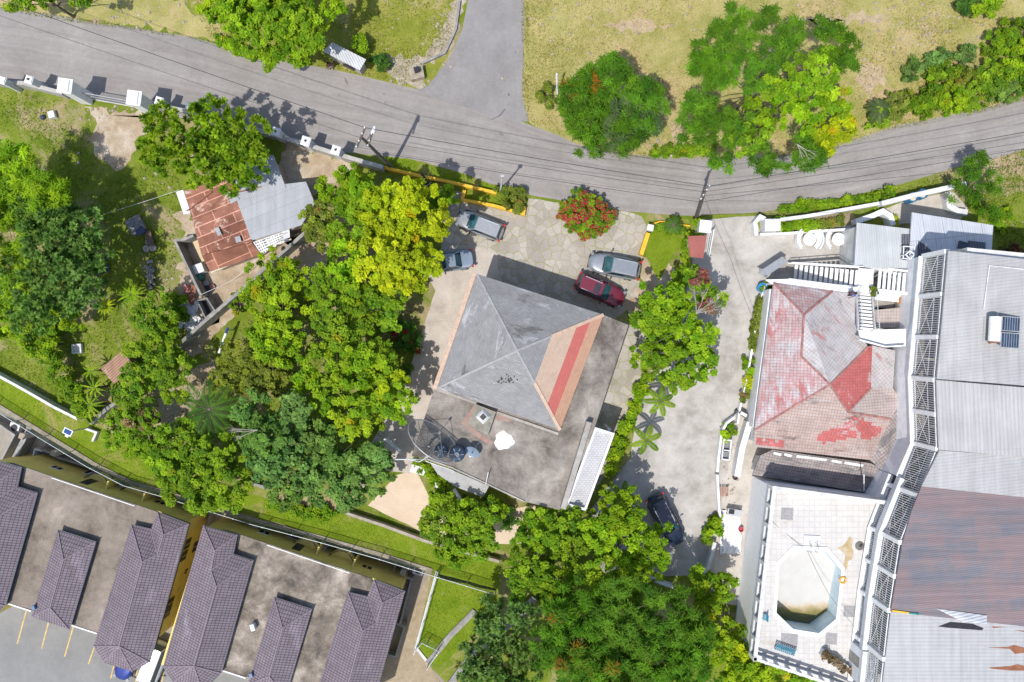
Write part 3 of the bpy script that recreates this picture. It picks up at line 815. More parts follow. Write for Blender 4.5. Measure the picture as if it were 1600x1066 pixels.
# the re-shingled east side is cut into its four bands of colour
def lerp_band(t): return lerp3(NE, AP, t), lerp3(SE, AP, t)
b1, b2 = lerp_band(0.145), lerp_band(0.305)
bm = lerp3(b1[0], b1[1], 0.0)
r_split = lerp3(b2[0], b2[1], 0.5)
mb.roof([[NW, SW, AP], [NW, AP, e1, b2[0], b1[0], NE], [SW, SE, b1[1], b2[1], e2, AP], [AP, e2, e1], [e1, e2, b2[1], r_split, b2[0]],
         [b2[0], r_split, b2[1], b1[1], b1[0]], [b1[0], b1[1], SE, NE]], 0.35, 0, 4, [0, 0, 0, 0, 1, 3, 2])
roof = mb.build('pyramid_roof', [SHING, TANSH, RUSTSH, REDSH, PEACH], house)
mb = MB()
for a, b, w in ((NE, e1, .26), (SE, e2, .26)):
    mb.beam(P(*a)+Vector((0, 0, .0)), P(*b), w, 0.10)
mb.beam(P(741, 429, ZE-0.12), P(679, 608, ZE-0.12), 0.34, 0.3)
mb.build('verge_trim', PEACH, roof)
mb = MB()
for a in (NW, SW):
    mb.beam(P(*a), P(*AP), .16, 0.06)
for a in (e1, e2): mb.beam(P(*a), P(*AP), .16, 0.06)
mb.build('ridge_cap', plain('pale_ridge', (0.305, 0.30, 0.298), 0.8), roof)
mb = MB()
for i in range(26):      # tar dabs on the south slope
    t = P(780+random.gauss(12, 8), 590+random.gauss(2, 6), 0); k = 0
    q = P(780+random.gauss(12, 8), 590+random.gauss(2, 5), 6.0)
    s = (548+0-0, )
    # height of the south slope at that point
    n = (P(*SE)-P(*SW)).cross(P(*AP)-P(*SW)).normalized(); A0 = P(*SW)
    z = A0.z-(n.x*(q.x-A0.x)+n.y*(q.y-A0.y))/n.z
    mb.box(q.x, q.y, z+0.01, .13, .09, .03, random.random()*3)
mb.build('tar_dab', BLACK, roof)
# flashing along the south eave, raised vent block with red waterproofing, kerbs
REDP = plain('faded_red_coating', (0.36, 0.19, 0.155), 0.9, 0.35, 2)
REDP2 = dirty('faded_red_wash', [(0.35, (0.34, 0.28, 0.24)), (0.65, (0.38, 0.21, 0.175))], 1.5, 4)
mb = MB()
mb.poly([P(x, y, ZS+0.006) for x, y in [(720, 662), (745, 628), (742, 640), (733, 664), (758, 684), (772, 690), (766, 696), (740, 680)]])
mb.poly([P(x, y, ZS+0.006) for x, y in [(776, 643), (800, 652), (795, 660), (772, 655)]])
mb.build('red_coating', REDP2, house)
vent = MB().prism(XY([(744, 632), (775, 644), (762, 681), (731, 662)], ZS+0.7), ZS, ZS+0.7).build('vent_block', dirty('mossy_concrete', [(0.3, (0.20, 0.19, 0.15)), (0.7, (0.36, 0.34, 0.28))], 1, 4), house)
c = P(755, 651, ZS+0.7)
mb = MB(); mb.lathe([(0.62, ZS+0.705), (0.62, ZS+0.76), (0.38, ZS+1.0), (0.36, ZS+1.0)], c.x, c.y, 4); mb.build('vent_hood', WHITE2, vent)
MB().lathe([(0.30, ZS+0.99), (0.30, ZS+1.02)], c.x, c.y, 4).build('vent_opening', DARK, vent)
mb = MB()
for a, b in (((678, 607), (744, 630)), ((775, 644), (872, 678))): mb.beam(P(*a, ZS+.06), P(*b, ZS+.06), .2, .14)
mb.wall([P(*q, ZS)[:2] for q in [(664, 716), (707, 731), (763, 757), (820, 784)]], .12, ZS, ZS+.1)
mb.build('roof_kerb', CONC, house)
q = []
for i in range(40):
    t = 2*math.pi*i/40; r = 15*(1+.10*math.sin(3*t+1)+.06*math.sin(7*t)+random.uniform(-.03, .03)); q.append(P(787+r*math.cos(t), 689+r*.95*math.sin(t), ZS+.008))
MB().poly(q[::-1]).build('white_patch', plain('white_sealant', (0.64, 0.63, 0.61), .8, .12, 4), house)
# white walled side canopy and the thick wall beside it
side = MB().wall([P(921, 660, ZS+1)[:2], P(880, 796, ZS+1)[:2]], .42, 2.6, ZS+0.9).build('side_wall', CONC, house)
zc = 4.3; cn = [(931, 668), (959, 677), (914, 798), (885, 790)]
can = MB().prism(XY(cn, zc), zc-.2, zc, bottom=True).build('side_canopy', tiles('canopy_tile', (0.47, 0.47, 0.48), (0.53, 0.53, 0.54), (0.40, 0.40, 0.43), .3, .18, None, .12, .5, .03), house)
mb = MB(); q = [Vector(p) for p in XY(cn, zc+.35)]; cen = sum(q, Vector((0, 0)))/4
mb.wall([p+(cen-p).normalized()*.1 for p in q], .2, zc, zc+.38, closed=True); mb.build('parapet', WHITE, can)
mb = MB()
for p in q[1:3]: mb.box(p.x-.3, p.y+.2, zc/2-.1, .25, .25, zc-.2)
mb.build('column', WHITE, can)
# lower hipped concrete hood below the south edge
zl = 3.0
mb = MB(); mb.roof([[(671, 722, zl+.4), (707, 735, zl+.4), (742, 750, zl+.4), (752, 776, zl), (712, 761, zl), (684, 741, zl)], [(742, 750, zl+.4), (764, 760, zl+.4), (755, 777, zl), (752, 776, zl)]], .2)
mb.build('lower_hood', dirty('grey_hood', [(0.3, (0.33, 0.33, 0.33)), (0.7, (0.47, 0.47, 0.47))], .6, 3), house)
mb = MB(); mb.tube([P(660, 718, 5.2), P(608, 718, 4.6)], .05); mb.tube([P(672, 712, ZS+.1), P(655, 722, ZS), P(640, 718, 5.2)], .04); mb.build('drain_pipe', WHITE2, house)
mb = MB(); mb.tube([P(668, 711, ZS+.2), P(664, 716, ZS+.25), P(666, 721, ZS+.2), P(707, 735, ZS+.2), P(712, 738, ZS+.05)], .04)
mb.tube([P(763, 738, ZS+.8), P(759, 757, ZS+.1)], .04); mb.build('water_pipe', WHITE2, house)

# ---- things standing on the slab
TANK = plain('blue_black_plastic', (0.035, 0.06, 0.10), .35, .15, 2, .5)
def tank(px, py, r, h, label):
    c = P(px, py, ZS); t = thing('water_tank', label, 'water tank', c, 0, 'water tanks on the slab')
    mb = MB(); pr = [(r*.97, 0.02)]
    for i in range(5):
        z = h*.8*i/5; pr += [(r, z+.05), (r, z+h*.12), (r*.96, z+h*.14)]
    pr += [(r, h*.8), (r*.8, h*.9), (r*.45, h*.97)]
    mb.lathe(pr, 0, 0, 28); mb.build('body', TANK, t, world=False, smooth=True)
    MB().lathe([(r*.42, h*.95), (r*.42, h*1.03), (r*.36, h*1.06)], 0, 0, 20).build('lid', TANK, t, world=False)
    mb = MB()
    for k in range(6):
        a = k*1.047; mb.beam((math.cos(a)*r*.45, math.sin(a)*r*.45, h*.985), (math.cos(a)*r*.85, math.sin(a)*r*.85, h*.9), .05, .05)
    mb.tube([(-r*.3, -r*.7, h*.9), (-r*.5, -r*1.1, h*.5), (-r*.5, -r*1.15, .1)], .03); mb.build('pipe', STEEL, t, world=False)
tank(716, 706, 0.62, 1.8, 'black plastic water tank standing clear of the mesh dish on the flat roof')
tank(691, 702, 0.55, 1.5, 'black water tank half hidden under the rim of the big mesh dish')
# big mesh dish
c = P(680, 684, ZS); d = thing('mesh_dish', 'huge see-through mesh satellite dish with ribs and feed tripod on the flat roof', 'satellite dish', c)
NETD = mesh_sheet('dish_mesh', (0.20, 0.20, 0.19), 0.5)
axis = Vector((0.57, 0.72, 0.36)).normalized(); ux = axis.cross(Vector((0, 0, 1))).normalized(); uy = ux.cross(axis)
RD = 2.3; apex = Vector((-0.40, -0.55, 1.75))
def dp(r, a): return apex+axis*(r*r/(RD*RD)*0.75)+ux*r*math.cos(a)+uy*r*math.sin(a)
mb = MB()
for i in range(6):
    for j in range(24):
        a0, a1 = 2*math.pi*j/24, 2*math.pi*(j+1)/24; r0, r1 = RD*i/6+.05, RD*(i+1)/6+.05*(i < 5)
        mb.poly([dp(r0, a0), dp(r1, a0), dp(r1, a1), dp(r0, a1)])
mb.build('mesh_bowl', NETD, d, world=False)
mb = MB()
for j in range(12): mb.tube([dp(RD*i/5, 2*math.pi*j/12)-axis*.03 for i in range(6)], .018, 4)
for rr in (.35, .7): mb.tube([dp(RD*rr, 2*math.pi*j/24)-axis*.03 for j in range(25)], .014, 4)
mb.build('rib', plain('dark_rib', (.10, .10, .10), .5), d, world=False)
MB().tube([dp(RD, 2*math.pi*j/32) for j in range(33)], .04, 6).build('rim', STEEL, d, world=False)
mb = MB(); foc = apex+axis*1.7
for a in (0.5, 2.6, 4.7): mb.tube([dp(RD*.75, a), foc], .02, 4)
mb.tube([foc-axis*.15, foc+axis*.15], .09, 8); mb.build('feed', plain('feed_grey', (.2, .2, .2), .5), d, world=False)
mb = MB(); mb.tube([(-.3, -.2, 0), (-.40, -.55, 1.7)], .1, 8); mb.tube([(.5, .3, 0), tuple(dp(.8, .9)-axis*.05)], .04); mb.build('mount', STEEL, d, world=False)
# small dish
c = P(744, 696, ZS); d2 = thing('small_dish', 'small grey-blue satellite dish on a short mount near the white roof patch', 'satellite dish', c)
ax2 = Vector((-.25, -.45, .8)).normalized(); ux = ax2.cross(Vector((0, 0, 1))).normalized(); uy = ux.cross(ax2); ap2 = Vector((-.25, -.4, .7))
def dq(r, a): return ap2+ax2*(r*r*.32)+ux*r*math.cos(a)+uy*r*.85*math.sin(a)
mb = MB()
for i in range(4):
    for j in range(20):
        a0, a1 = 2*math.pi*j/20, 2*math.pi*(j+1)/20; r0, r1 = .6*i/4+.004, .6*(i+1)/4+.004*(i < 3)
        mb.poly([dq(r0, a0), dq(r1, a0), dq(r1, a1), dq(r0, a1)])
mb.build('reflector', plain('dish_blue_grey', (.16, .22, .29), .4), d2, world=False, smooth=True)
mb = MB(); mb.tube([dq(.58, 1.3), ap2+ax2*.65], .02, 4); mb.tube([dq(.58, 1.9), ap2+ax2*.65], .02, 4); mb.box(*(ap2+ax2*.68), .12, .12, .12); mb.build('feed_arm', STEEL, d2, world=False)
mb = MB(); mb.tube([(0, 0, 0), (0, 0, .6), tuple(ap2)], .035)
for a in (0.8, 2.4, 4.9): mb.tube([(0, 0, .5), (math.cos(a)*.7, math.sin(a)*.7, .03)], .02, 4)
mb.build('mount', STEEL, d2, world=False)

# ================================================== townhouses: one block, copied
ZT = 2.6
PT = tiles('plum_roof_tile', (0.205, 0.170, 0.190), (0.235, 0.195, 0.217), (0.085, 0.066, 0.080), 0.22, 0.30, [((0.30, 0.25, 0.29), .16, .3), ((0.16, 0.13, 0.14), .12, .5)], 0.22, 0.0, 0.028, 0.35)
TERR = dirty('terrace_screed', [(0.32, (0.135, 0.11, 0.09)), (0.46, (0.25, 0.21, 0.17)), (0.60, (0.32, 0.27, 0.225)), (0.72, (0.47, 0.41, 0.34))], 0.28, 2.5, grain=0.3)
OCHRE = plain('ochre_wall', (0.75, 0.60, 0.18), 0.8, 0.12, .8)
TRIM = plain('white_trim', (0.66, 0.66, 0.64), .6)
SLATE = plain('patio_wall_grey', (0.30, 0.295, 0.285), .9, .2)
th = thing('townhouse_block', 'ochre townhouse row with plum tiled roofs, its left half cut by the photo edge', 'townhouses', P(100, 850, YZ))
body = [(-18, 723), (18, 723), (246, 799), (292, 816), (236, 1006), (150, 980), (12, 936), (-4, 960), (-84, 935)]
MB().prism(XY(body, ZT), YZ, ZT-.12).build('wall', OCHRE, th)
terr = [(-16, 724), (20, 724), (246, 800), (248, 806), (205, 990), (150, 988), (112, 975), (49, 952), (12, 943), (0, 950), (-60, 920)]
MB().prism(XY(terr, ZT), ZT-.12, ZT).build('terrace', TERR, th)
EV = 3.25
def zz(pts, m): return [[(x, y, m.get((x, y), EV)) for x, y in f] for f in pts]
dA = (-337.5, -105.5)
Df = [[(317, 821), (331, 860), (325, 890), (331, 915), (296, 1039), (254, 1042)], [(317, 821), (370, 836), (331, 860)], [(370, 836), (364, 866), (325, 890), (331, 860)],
      [(364, 866), (395, 876), (331, 915), (325, 890)], [(395, 876), (345, 1052), (296, 1039), (331, 915)], [(254, 1042), (296, 1039), (270, 1067)], [(270, 1067), (296, 1039), (316, 1082)], [(316, 1082), (296, 1039), (345, 1052)]]
Dh = {(331, 860): 4.05, (325, 890): 4.05, (331, 915): 4.55, (296, 1039): 4.55}
Cf = [[(295, 819), (255, 836), (246, 866), (222, 879), (186, 1010), (234, 1035)], [(246, 800), (295, 819), (255, 836)], [(246, 800), (255, 836), (246, 866), (236, 827)],
      [(205, 820), (236, 827), (246, 866), (222, 879)], [(205, 820), (222, 879), (186, 1010), (146, 1010)], [(146, 1010), (186, 1010), (161, 1035)], [(161, 1035), (186, 1010), (207, 1050)], [(207, 1050), (186, 1010), (234, 1035)]]
Ch = {(255, 836): 4.05, (246, 866): 4.05, (222, 879): 4.55, (186, 1010): 4.55}
Bf = [[(90, 828), (149, 847), (99, 875)], [(149, 847), (108, 984), (78, 950), (99, 875)], [(49, 964), (78, 950), (108, 984)], [(90, 828), (99, 875), (78, 950), (49, 964)]]
Bh = {(99, 875): 4.1, (78, 950): 4.1}
CAP = plain('plum_ridge', (0.21, 0.17, 0.20), .7, .15)
def throof(faces, hh, sft, ridges):
    fs = [sh(f, *sft) for f in zz(faces, hh)]
    r = MB().roof(fs, .16, 0, 1).build('roof', [PT, TRIM], th)
    mb = MB(); pk = set(hh)
    seen = {}
    for f in faces:
        for i in range(len(f)):
            e = frozenset((f[i-1], f[i])); seen[e] = seen.get(e, 0)+1
    for e, k in seen.items():
        if k == 2:
            a, b = tuple(e); A = P(a[0]+sft[0], a[1]+sft[1], hh.get(a, EV)+.02); B = P(b[0]+sft[0], b[1]+sft[1], hh.get(b, EV)+.02)
            mb.beam(A, B, .09, .07)
    mb.build('ridge_cap', CAP, r)
    mb = MB()                       # upstand between roof and terrace
    return r
throof(Df, Dh, dA, None); throof(Bf, Bh, (0, 0), None); throof(Cf, Ch, (0, 0), None)
mb = MB()                            # upstand walls under the tiled roofs
mb.wall(XY([(147, 851), (108, 978)], EV), .1, ZT, EV-.17); mb.wall(XY([(92, 832), (147, 851)], EV), .1, ZT, EV-.17); mb.wall(XY([(92, 832), (53, 960)], EV), .1, ZT, EV-.17)
mb.wall(XY([(207, 824), (238, 832)], EV), .1, ZT, EV-.17); mb.wall(XY([(207, 824), (152, 1004)], EV), .1, ZT, EV-.17)
mb.wall(XY([(238, 832), (247, 806)], EV), .1, ZT, EV-.17); mb.wall(XY([(248, 805), (291, 821), (236, 1020)], EV), .1, ZT-.12, EV-.17)
mb.wall(XY(sh([(367, 840), (361, 869), (391, 880), (344, 1048)], *dA), EV), .1, ZT, EV-.17)
mb.build('roof_upstand', plain('eave_shade_upstand', (0.06, 0.06, 0.075), .6), th)  # shadow gap below the eaves painted as near-black upstand colour
mb = MB()
mb.wall(XY([(12, 943), (49, 955)], ZT), .12, ZT-.3, ZT+.05); mb.wall(XY([(112, 977), (152, 990)], ZT), .12, ZT-.3, ZT+.05); mb.build('terrace_edge', TRIM, th)
# top rail on the terrace and windows down the back wall
def onwall(a, b, t, z, out=0.0):
    """point on the back wall (top edge from a to b, photo pixels at ZT)"""
    A, B = P(*a, ZT), P(*b, ZT); d = (B-A).normalized(); n = Vector((-d.y, d.x, 0))
    if n.y < 0: n = -n
    p = A.lerp(B, t)+n*out; p.z = z; return p, math.atan2(d.y, d.x)
Wa, Wb = (18, 723), (292, 816)
mb = MB(); p0, _ = onwall(Wa, Wb, .24, ZT+.28, -.03); p1, _ = onwall(Wa, Wb, .71, ZT+.28, -.03); mb.beam(p0, p1, .07, .07)
for k in range(24):
    q = p0.lerp(p1, k/23); mb.beam(q-Vector((0, 0, .28)), q, .03, .03)
mb.build('railing', TRIM, th)
for t, w, z0, z1 in ((.245, .9, .4, 1.3), (.30, .9, .4, 1.3), (.80, .9, .4, 1.3), (.86, .5, -1.6, -.6)):
    pass
def window(t, w, zc, hh, a=Wa, b=Wb):
    p, an = onwall(a, b, t, zc, .03)
    f = MB().box(p.x, p.y, p.z, w+.14, .06, hh+.14, an).build('window', TRIM, th)
    p, an = onwall(a, b, t, zc, .065); MB().box(p.x, p.y, p.z, w, .02, hh, an).build('pane', glass('window_glass') if 'window_glass' not in bpy.data.materials else bpy.data.materials['window_glass'], f)
for t in (.155, .185, .76, .79, ): window(t, .35, .2, .7)
window(.33, 1.3, -1.4, 1.1); window(.62, 1.3, -1.4, 1.1)
# bowed balconies
for t in (.42, .63):
    p, an = onwall(Wa, Wb, t, 0, 0); mb = MB(); arc = []
    d = Vector((math.cos(an), math.sin(an), 0)); n = Vector((-d.y, d.x, 0))
    for i in range(13):
        u = -1+2*i/12; arc.append(p+d*u*1.15+n*(.15+.75*(1-u*u)))
    mb.prism([(p-d*1.15)[:2]]+[q[:2] for q in arc]+[(p+d*1.15)[:2]], -.25, -.1, bottom=True); bal = mb.build('balcony', OCHRE, th)
    mb = MB(); mb.tube([q+Vector((0, 0, .75)) for q in arc], .035)
    for q in arc: mb.beam(q-Vector((0, 0, .1)), q+Vector((0, 0, .75)), .025, .025)
    mb.build('balustrade', BLACK, bal)
    q, an = onwall(Wa, Wb, t, .9, .02); MB().box(q.x, q.y, .95, 1.9, .03, 2.0, an).build('balcony_door', DARK, bal)
    q, an = onwall(Wa, Wb, t+.075, 0, .35); MB().box(q.x, q.y, -.6, .14, .8, 4.0, an).build('fin_wall', OCHRE, th)
# east gable wall windows (in the ochre gap)
Ea, Eb = (292, 816), (236, 1006)
def eastwin(t, z, w, hh):
    A, B = P(*Ea, ZT), P(*Eb, ZT); d = (B-A).normalized(); n = Vector((-d.y, d.x, 0))
    if n.x < 0: n = -n
    p = A.lerp(B, t)+n*.03; f = MB().box(p.x, p.y, z, w, .05, hh, math.atan2(d.y, d.x)).build('window', DARK, th)
    MB().box(p.x+n.x*.03, p.y+n.y*.03, z, .05, .05, hh, math.atan2(d.y, d.x)).build('mullion', OCHRE, f)
for t, z, w, hh in ((.22, .8, .9, 1.1), (.32, .8, .9, 1.1), (.30, -1.6, .9, 1.0), (.50, -1.0, .4, .5), (.72, .7, .9, 1.1), (.8, .7, .9, 1.1)): eastwin(t, z, w, hh)
# small blue service box on the eave
c = P(53, 949, EV+.3); MB().box(c.x, c.y, c.z, .25, .35, .3, .3).build('meter_box', plain('box_blue', (.1, .16, .28), .5), th)
OFF = Vector((338*(H-EV)/F, -105.5*(H-EV)/F, 0))
th2 = copy_tree(th, None, Vector(th.location)+OFF, None, 'ochre townhouse row with plum tiled roofs nearest the brown path, white box on its terrace')
c = P(398, 977, ZT); b = thing('roof_vent', 'small white vent box standing on the stained townhouse terrace', 'vent', c)
MB().box(0, 0, .3, .28, .5, .6, .3).build('body', WHITE, b, world=False); MB().box(0, 0, .63, .34, .56, .05, .3).build('cap', TRIM, b, world=False)

TERR2 = dirty('mottled_terrace_screed', [(0.36, (0.11, 0.095, 0.08)), (0.46, (0.22, 0.185, 0.15)), (0.55, (0.34, 0.29, 0.24)), (0.66, (0.54, 0.48, 0.40))], 0.42, 2.5, grain=0.35)
for ch in th2.children:
    if ch.name.split('.')[0] == 'terrace': ch.data = ch.data.copy(); ch.data.materials[0] = TERR2
# ---- walls, pads and machines in the sunken yard
def pwall(name, label, pts, w, z0, z1, mat, cat='wall', group=None, zpx=None, closed=False, cap=None):
    zp = z1 if zpx is None else zpx
    q = XY(pts, zp if not isinstance(zp, (list, tuple)) else zp[0])
    loc = (q[0][0], q[0][1], z0 if not isinstance(z0, (list, tuple)) else z0[0])
    mb = MB().wall(q, w, z0, z1, closed)
    return solo(mb, name, mat, label, cat, loc, group)
pwall('retaining_wall', 'pale stone retaining wall under the wire fence along the lower lawn', [(x, y+3) for x, y in FENCE[1:]], .35, YZ-.1, 0.10, M_ROCK)
pwall('retaining_wall', 'short white retaining wall between lawn and brown path', [(683, 893), (650, 1012), (669, 1036)], .22, YZ-.1, 0.12, WHITE2)
zq = YZ+1.2
pwall('patio_wall', 'stepped low grey patio wall behind the left townhouse balconies', [(62, 702), (84, 710), (90, 715), (150, 734), (175, 744)], .16, YZ, zq, SLATE)
pwall('patio_wall', 'low grey patio wall around the left edge corner yard', [(-30, 655), (0, 665), (22, 680), (0, 722)], .16, YZ, zq, SLATE)
pwall('patio_wall', 'thick grey wall sloping down beside the lit concrete pad', [(46, 668), (20, 720)], .42, YZ, zq+.4, SLATE)
pwall('patio_wall', 'low grey patio wall beside the ochre gap under the leafy tree', [(310, 790), (330, 800), (325, 820)], .16, YZ, zq, SLATE)
pwall('patio_wall', 'long L shaped low grey wall behind the right townhouse gable', [(619, 878), (614, 897), (643, 905), (625, 975)], .16, YZ, zq, SLATE)
pwall('patio_wall', 'small square grey patio wall with junk inside beside the right gable', [(620, 975), (632, 980), (618, 1027), (606, 1024)], .16, YZ, zq, SLATE)
pwall('patio_railing', 'white L shaped low wall on the lit concrete pad', [(48, 724), (54, 702), (66, 705)], .12, YZ, YZ+.9, WHITE)
sheet('concrete_pad', [(53, 675), (78, 686), (66, 703), (52, 700), (46, 724), (30, 720)], YZ+.008, M_PATIO, 0, zpx=YZ)
sheet('concrete_pad', [(360, 798), (374, 804), (364, 824), (354, 820)], YZ+.008, M_PATIO, 0, zpx=YZ)
for px, py, lab in ((30, 667, 'grey air conditioner unit in the shaded yard near the left photo edge'), (304, 795, 'grey air conditioner unit beside the ochre gap wall'), (385, 815, 'grey air conditioner unit beside the lit pad under the leafy tree'), (655, 888, 'grey air conditioner unit against the retaining wall at the far right yard corner'), (175, 752, 'grey air conditioner unit between the two bowed balconies')):
    c = P(px, py, YZ); t = thing('air_conditioner', lab, 'air conditioner', c, -.3, 'air conditioners in the sunken yard')
    MB().box(0, 0, .4, .9, .8, .7).build('casing', STEEL, t, world=False); MB().lathe([(.3, .755), (.3, .77)], 0, 0, 16).build('fan_grille', BLACK, t, world=False)
for i, (px, py, lab) in enumerate(((58, 677, 'white square plinth at the left end of the retaining wall'), (106, 703, 'pale square plinth against the wall above the dark triangle yard'), (158, 738, 'pale square plinth where the wire fence bends'), (208, 754, 'pale square plinth above the second balcony'), (244, 767, 'pale square plinth beside the leafy tree'), (410, 816, 'pale square plinth right of the leafy tree'), (514, 848, 'pale square plinth over the dark balcony gap'), (557, 860, 'pale square plinth left of the ochre gable window'), (635, 884, 'pale square plinth near the right end of the fence'))):
    c = P(px, py, YZ); t = thing('plinth', lab, 'plinth', c, -.32, 'plinths along the retaining wall')
    MB().box(0, 0, 1.15, .42, .42, 2.3).build('block', WHITE2, t, world=False); MB().box(0, 0, 2.33, .5, .5, .07).build('cap', M_ROCK, t, world=False)
from mathutils.geometry import tessellate_polygon
# ================================================== white villa complex on the right
ZR = 10.4
M_R1 = corrugated('grey_roof_sheet', (0.41, 0.403, 0.398), R(-97), 0.25, .10, (7.0, 0.9, (0.97, 0.97, 0.97), .015, (.86, .86, .86)), amp=.2, lines=.10)
M_R2 = corrugated('light_roof_sheet', (0.43, 0.42, 0.412), R(-3), 0.3, .08, (0.9, 9.0, (0.96, 0.96, 0.96), .015, (.86, .86, .86)), amp=.25, lines=.12)
M_R4 = corrugated('striped_roof_sheet', (0.40, 0.34, 0.36), R(-97), 0.22, .12, None, amp=.2, lines=.14)
# red and slate bands painted across the sheets, worn through in places
t = NT('striped_paint'); v = t.coord('Object', R(-7)); sx = t.n('ShaderNodeSeparateXYZ'); t.l(v, sx.inputs[0])
br = t.n('ShaderNodeTexBrick'); t.l(v, br.inputs['Vector']); br.offset = 0.35; br.inputs['Scale'].default_value = 1
br.inputs['Brick Width'].default_value = 5.3; br.inputs['Row Height'].default_value = 0.95; br.inputs['Mortar Size'].default_value = 0.04; br.inputs['Mortar Smooth'].default_value = 1
br.inputs['Color1'].default_value = (0, 0, 0, 1); br.inputs['Color2'].default_value = (1, 1, 1, 1); br.inputs['Mortar'].default_value = (.45, .45, .45, 1)
nz = t.noise(v, .5, 7, .7)
fac = t.mix(0.55, br.outputs['Color'], t.ramp(nz, [(.35, 0), (.65, 1)]))
col = t.ramp(fac, [(0.15, (0.150, 0.152, 0.178)), (0.45, (0.185, 0.165, 0.178)), (0.62, (0.218, 0.163, 0.166)), (0.9, (0.232, 0.172, 0.170))])
col = t.mix(1.0, col, t.ramp(t.noise(t.coord('Object', R(-7), (.12, 4, 1)), 1, 5), [(.3, .8), (.7, 1.1)]), 'MULTIPLY')
wv = t.n('ShaderNodeTexWave', wave_type='BANDS', bands_direction='Y'); wv.inputs['Scale'].default_value = 2*math.pi/20/.16; t.l(v, wv.inputs['Vector'])
col = t.mix(1.0, col, t.ramp(wv.outputs['Fac'], [(.1, .82), (.6, 1.03)]), 'MULTIPLY'); t.bump(wv.outputs['Fac'], .25, .03)
M_R4 = t.out(col, .6, .3)
M_R5 = corrugated('pale_roof_sheet', (0.425, 0.42, 0.418), R(90), 0.28, .08, (10, 1.1, (0.96, 0.96, 0.97), .015, (.86, .86, .86)), amp=.25, lines=.12)

FA = [(1482, 392), (1464, 594), (1468, 703), (1410, 850), (1393, 957), (1376, 1110)]
FW = [Vector((*xy, 0)) for xy in XY(FA, ZR)]
FWi = [p+Vector((0.12, -0.02, 0)) for p in FW]
blk = thing('apartment_block', 'tall white block with patched metal roof and balcony galleries along the right edge', 'apartment block', (FW[2].x+4, FW[2].y, 0))
BACK = [p+Vector((1.7, 0.3, 0)) for p in FW]
far = FW[0].x+12
mb = MB(); mb.prism([(p.x, p.y) for p in BACK]+[(far, BACK[-1].y), (far, BACK[0].y-1.0)], -0.1, 9.9); mb.build('wall', WHITE2, blk)
mb = MB(); mb.wall([p[:2] for p in FWi[:3]]+[FW[2].lerp(FW[3], .38)[:2]], .26, -0.1, 6.4); mb.wall([FW[2].lerp(FW[3], .385)[:2], FW[3][:2], FW[4][:2], FW[5][:2]], .26, -0.1, 5.05); mb.wall([(p.x-.14, p.y) for p in FWi[:3]]+[(p.x-.14, p.y) for p in (FW[2].lerp(FW[3], .38),)], .55, 6.4, 6.55); mb.build('gallery_wall', WHITE, blk)
mb = MB(); mb.wall([FW[2].lerp(FW[3], .385)[:2], FW[3][:2], FW[4][:2], FW[5][:2]], .28, 6.1, 7.1); mb.wall([(p.x-.12, p.y) for p in (FW[2].lerp(FW[3], .385), FW[3], FW[4], FW[5])], .5, 7.1, 7.22); mb.wall([(p.x-.12, p.y) for p in (FW[2].lerp(FW[3], .385), FW[3], FW[4], FW[5])], .42, 5.05, 5.15); mb.build('gallery_band', WHITE, blk)
def between(a, b): return [(p.x, p.y) for p in a]+[(p.x, p.y) for p in reversed(b)]
mb = MB(); mb.prism(between([p+Vector((.15, 0, 0)) for p in FW], BACK), 6.2, 6.38, bottom=True); mb.build('gallery_floor', CONC, blk)
mb = MB(); mb.prism(between([p+Vector((.15, 0, 0)) for p in FW[2:]], BACK[2:]), 4.7, 4.88, bottom=True); mb.build('lower_gallery_floor', CONC, blk)
GRIL = plain('pale_grille', (0.68, 0.68, 0.69), .5, .15)
IRON = plain('grey_iron', (0.30, 0.30, 0.31), .5, .15)
def balustrade(name, a, b, z0, h, parent, sp=.16, mat=None, cross=1.6):
    mb = MB(); L = (b-a).length; n = max(2, int(L/sp)); d = (b-a).normalized()
    A = Vector((a.x, a.y, z0)); B = Vector((b.x, b.y, z0)); up = Vector((0, 0, h))
    mb.beam(A+up, B+up, .07, .05); mb.beam(A+up*.12, B+up*.12, .04, .04); mb.beam(A+up*.7, B+up*.7, .03, .03)
    for i in range(n+1):
        p = A.lerp(B, i/n); mb.beam(p, p+up, .045, .035)
    k = max(1, int(L/cross))
    for i in range(k):
        p, q = A.lerp(B, i/k), A.lerp(B, (i+1)/k); mb.beam(p+up*.15, q+up*.68, .03, .02); mb.beam(p+up*.68, q+up*.15, .03, .02)
    return mb.build(name, mat or IRON, parent)
segs = []
for i in range(5):
    a, b = FW[i], FW[i+1]; n = max(1, round((b-a).length/3.3))
    for k in range(n): segs.append((a.lerp(b, k/n), a.lerp(b, (k+1)/n), i))
mbp = MB()
for a, b, i in segs:
    low = i >= 3 or (i == 2 and a.y < FW[2].lerp(FW[3], .36).y)
    z = 7.22 if low else 6.55
    balustrade('window_grille', a.lerp(b, .07), a.lerp(b, .93), z, 9.95-z, blk, .17, GRIL)
    mbp.beam(Vector((a.x+.1, a.y, z)), Vector((a.x+.1, a.y, 10.0)), .42, .34)
    if low:
        balustrade('lower_balustrade', a.lerp(b, .08)+Vector((.02, 0, 0)), a.lerp(b, .92)+Vector((.02, 0, 0)), 5.15, .93, blk, .15, GRIL)
        mbp.beam(Vector((a.x, a.y, 5.15)), Vector((a.x, a.y, 6.1)), .34, .3)
mbp.build('column', WHITE, blk)
def rsec(name, pts, z, mat, dz=.14):
    return MB().prism(XY(pts, z), z-dz, z, bottom=True).build(name, mat, blk)
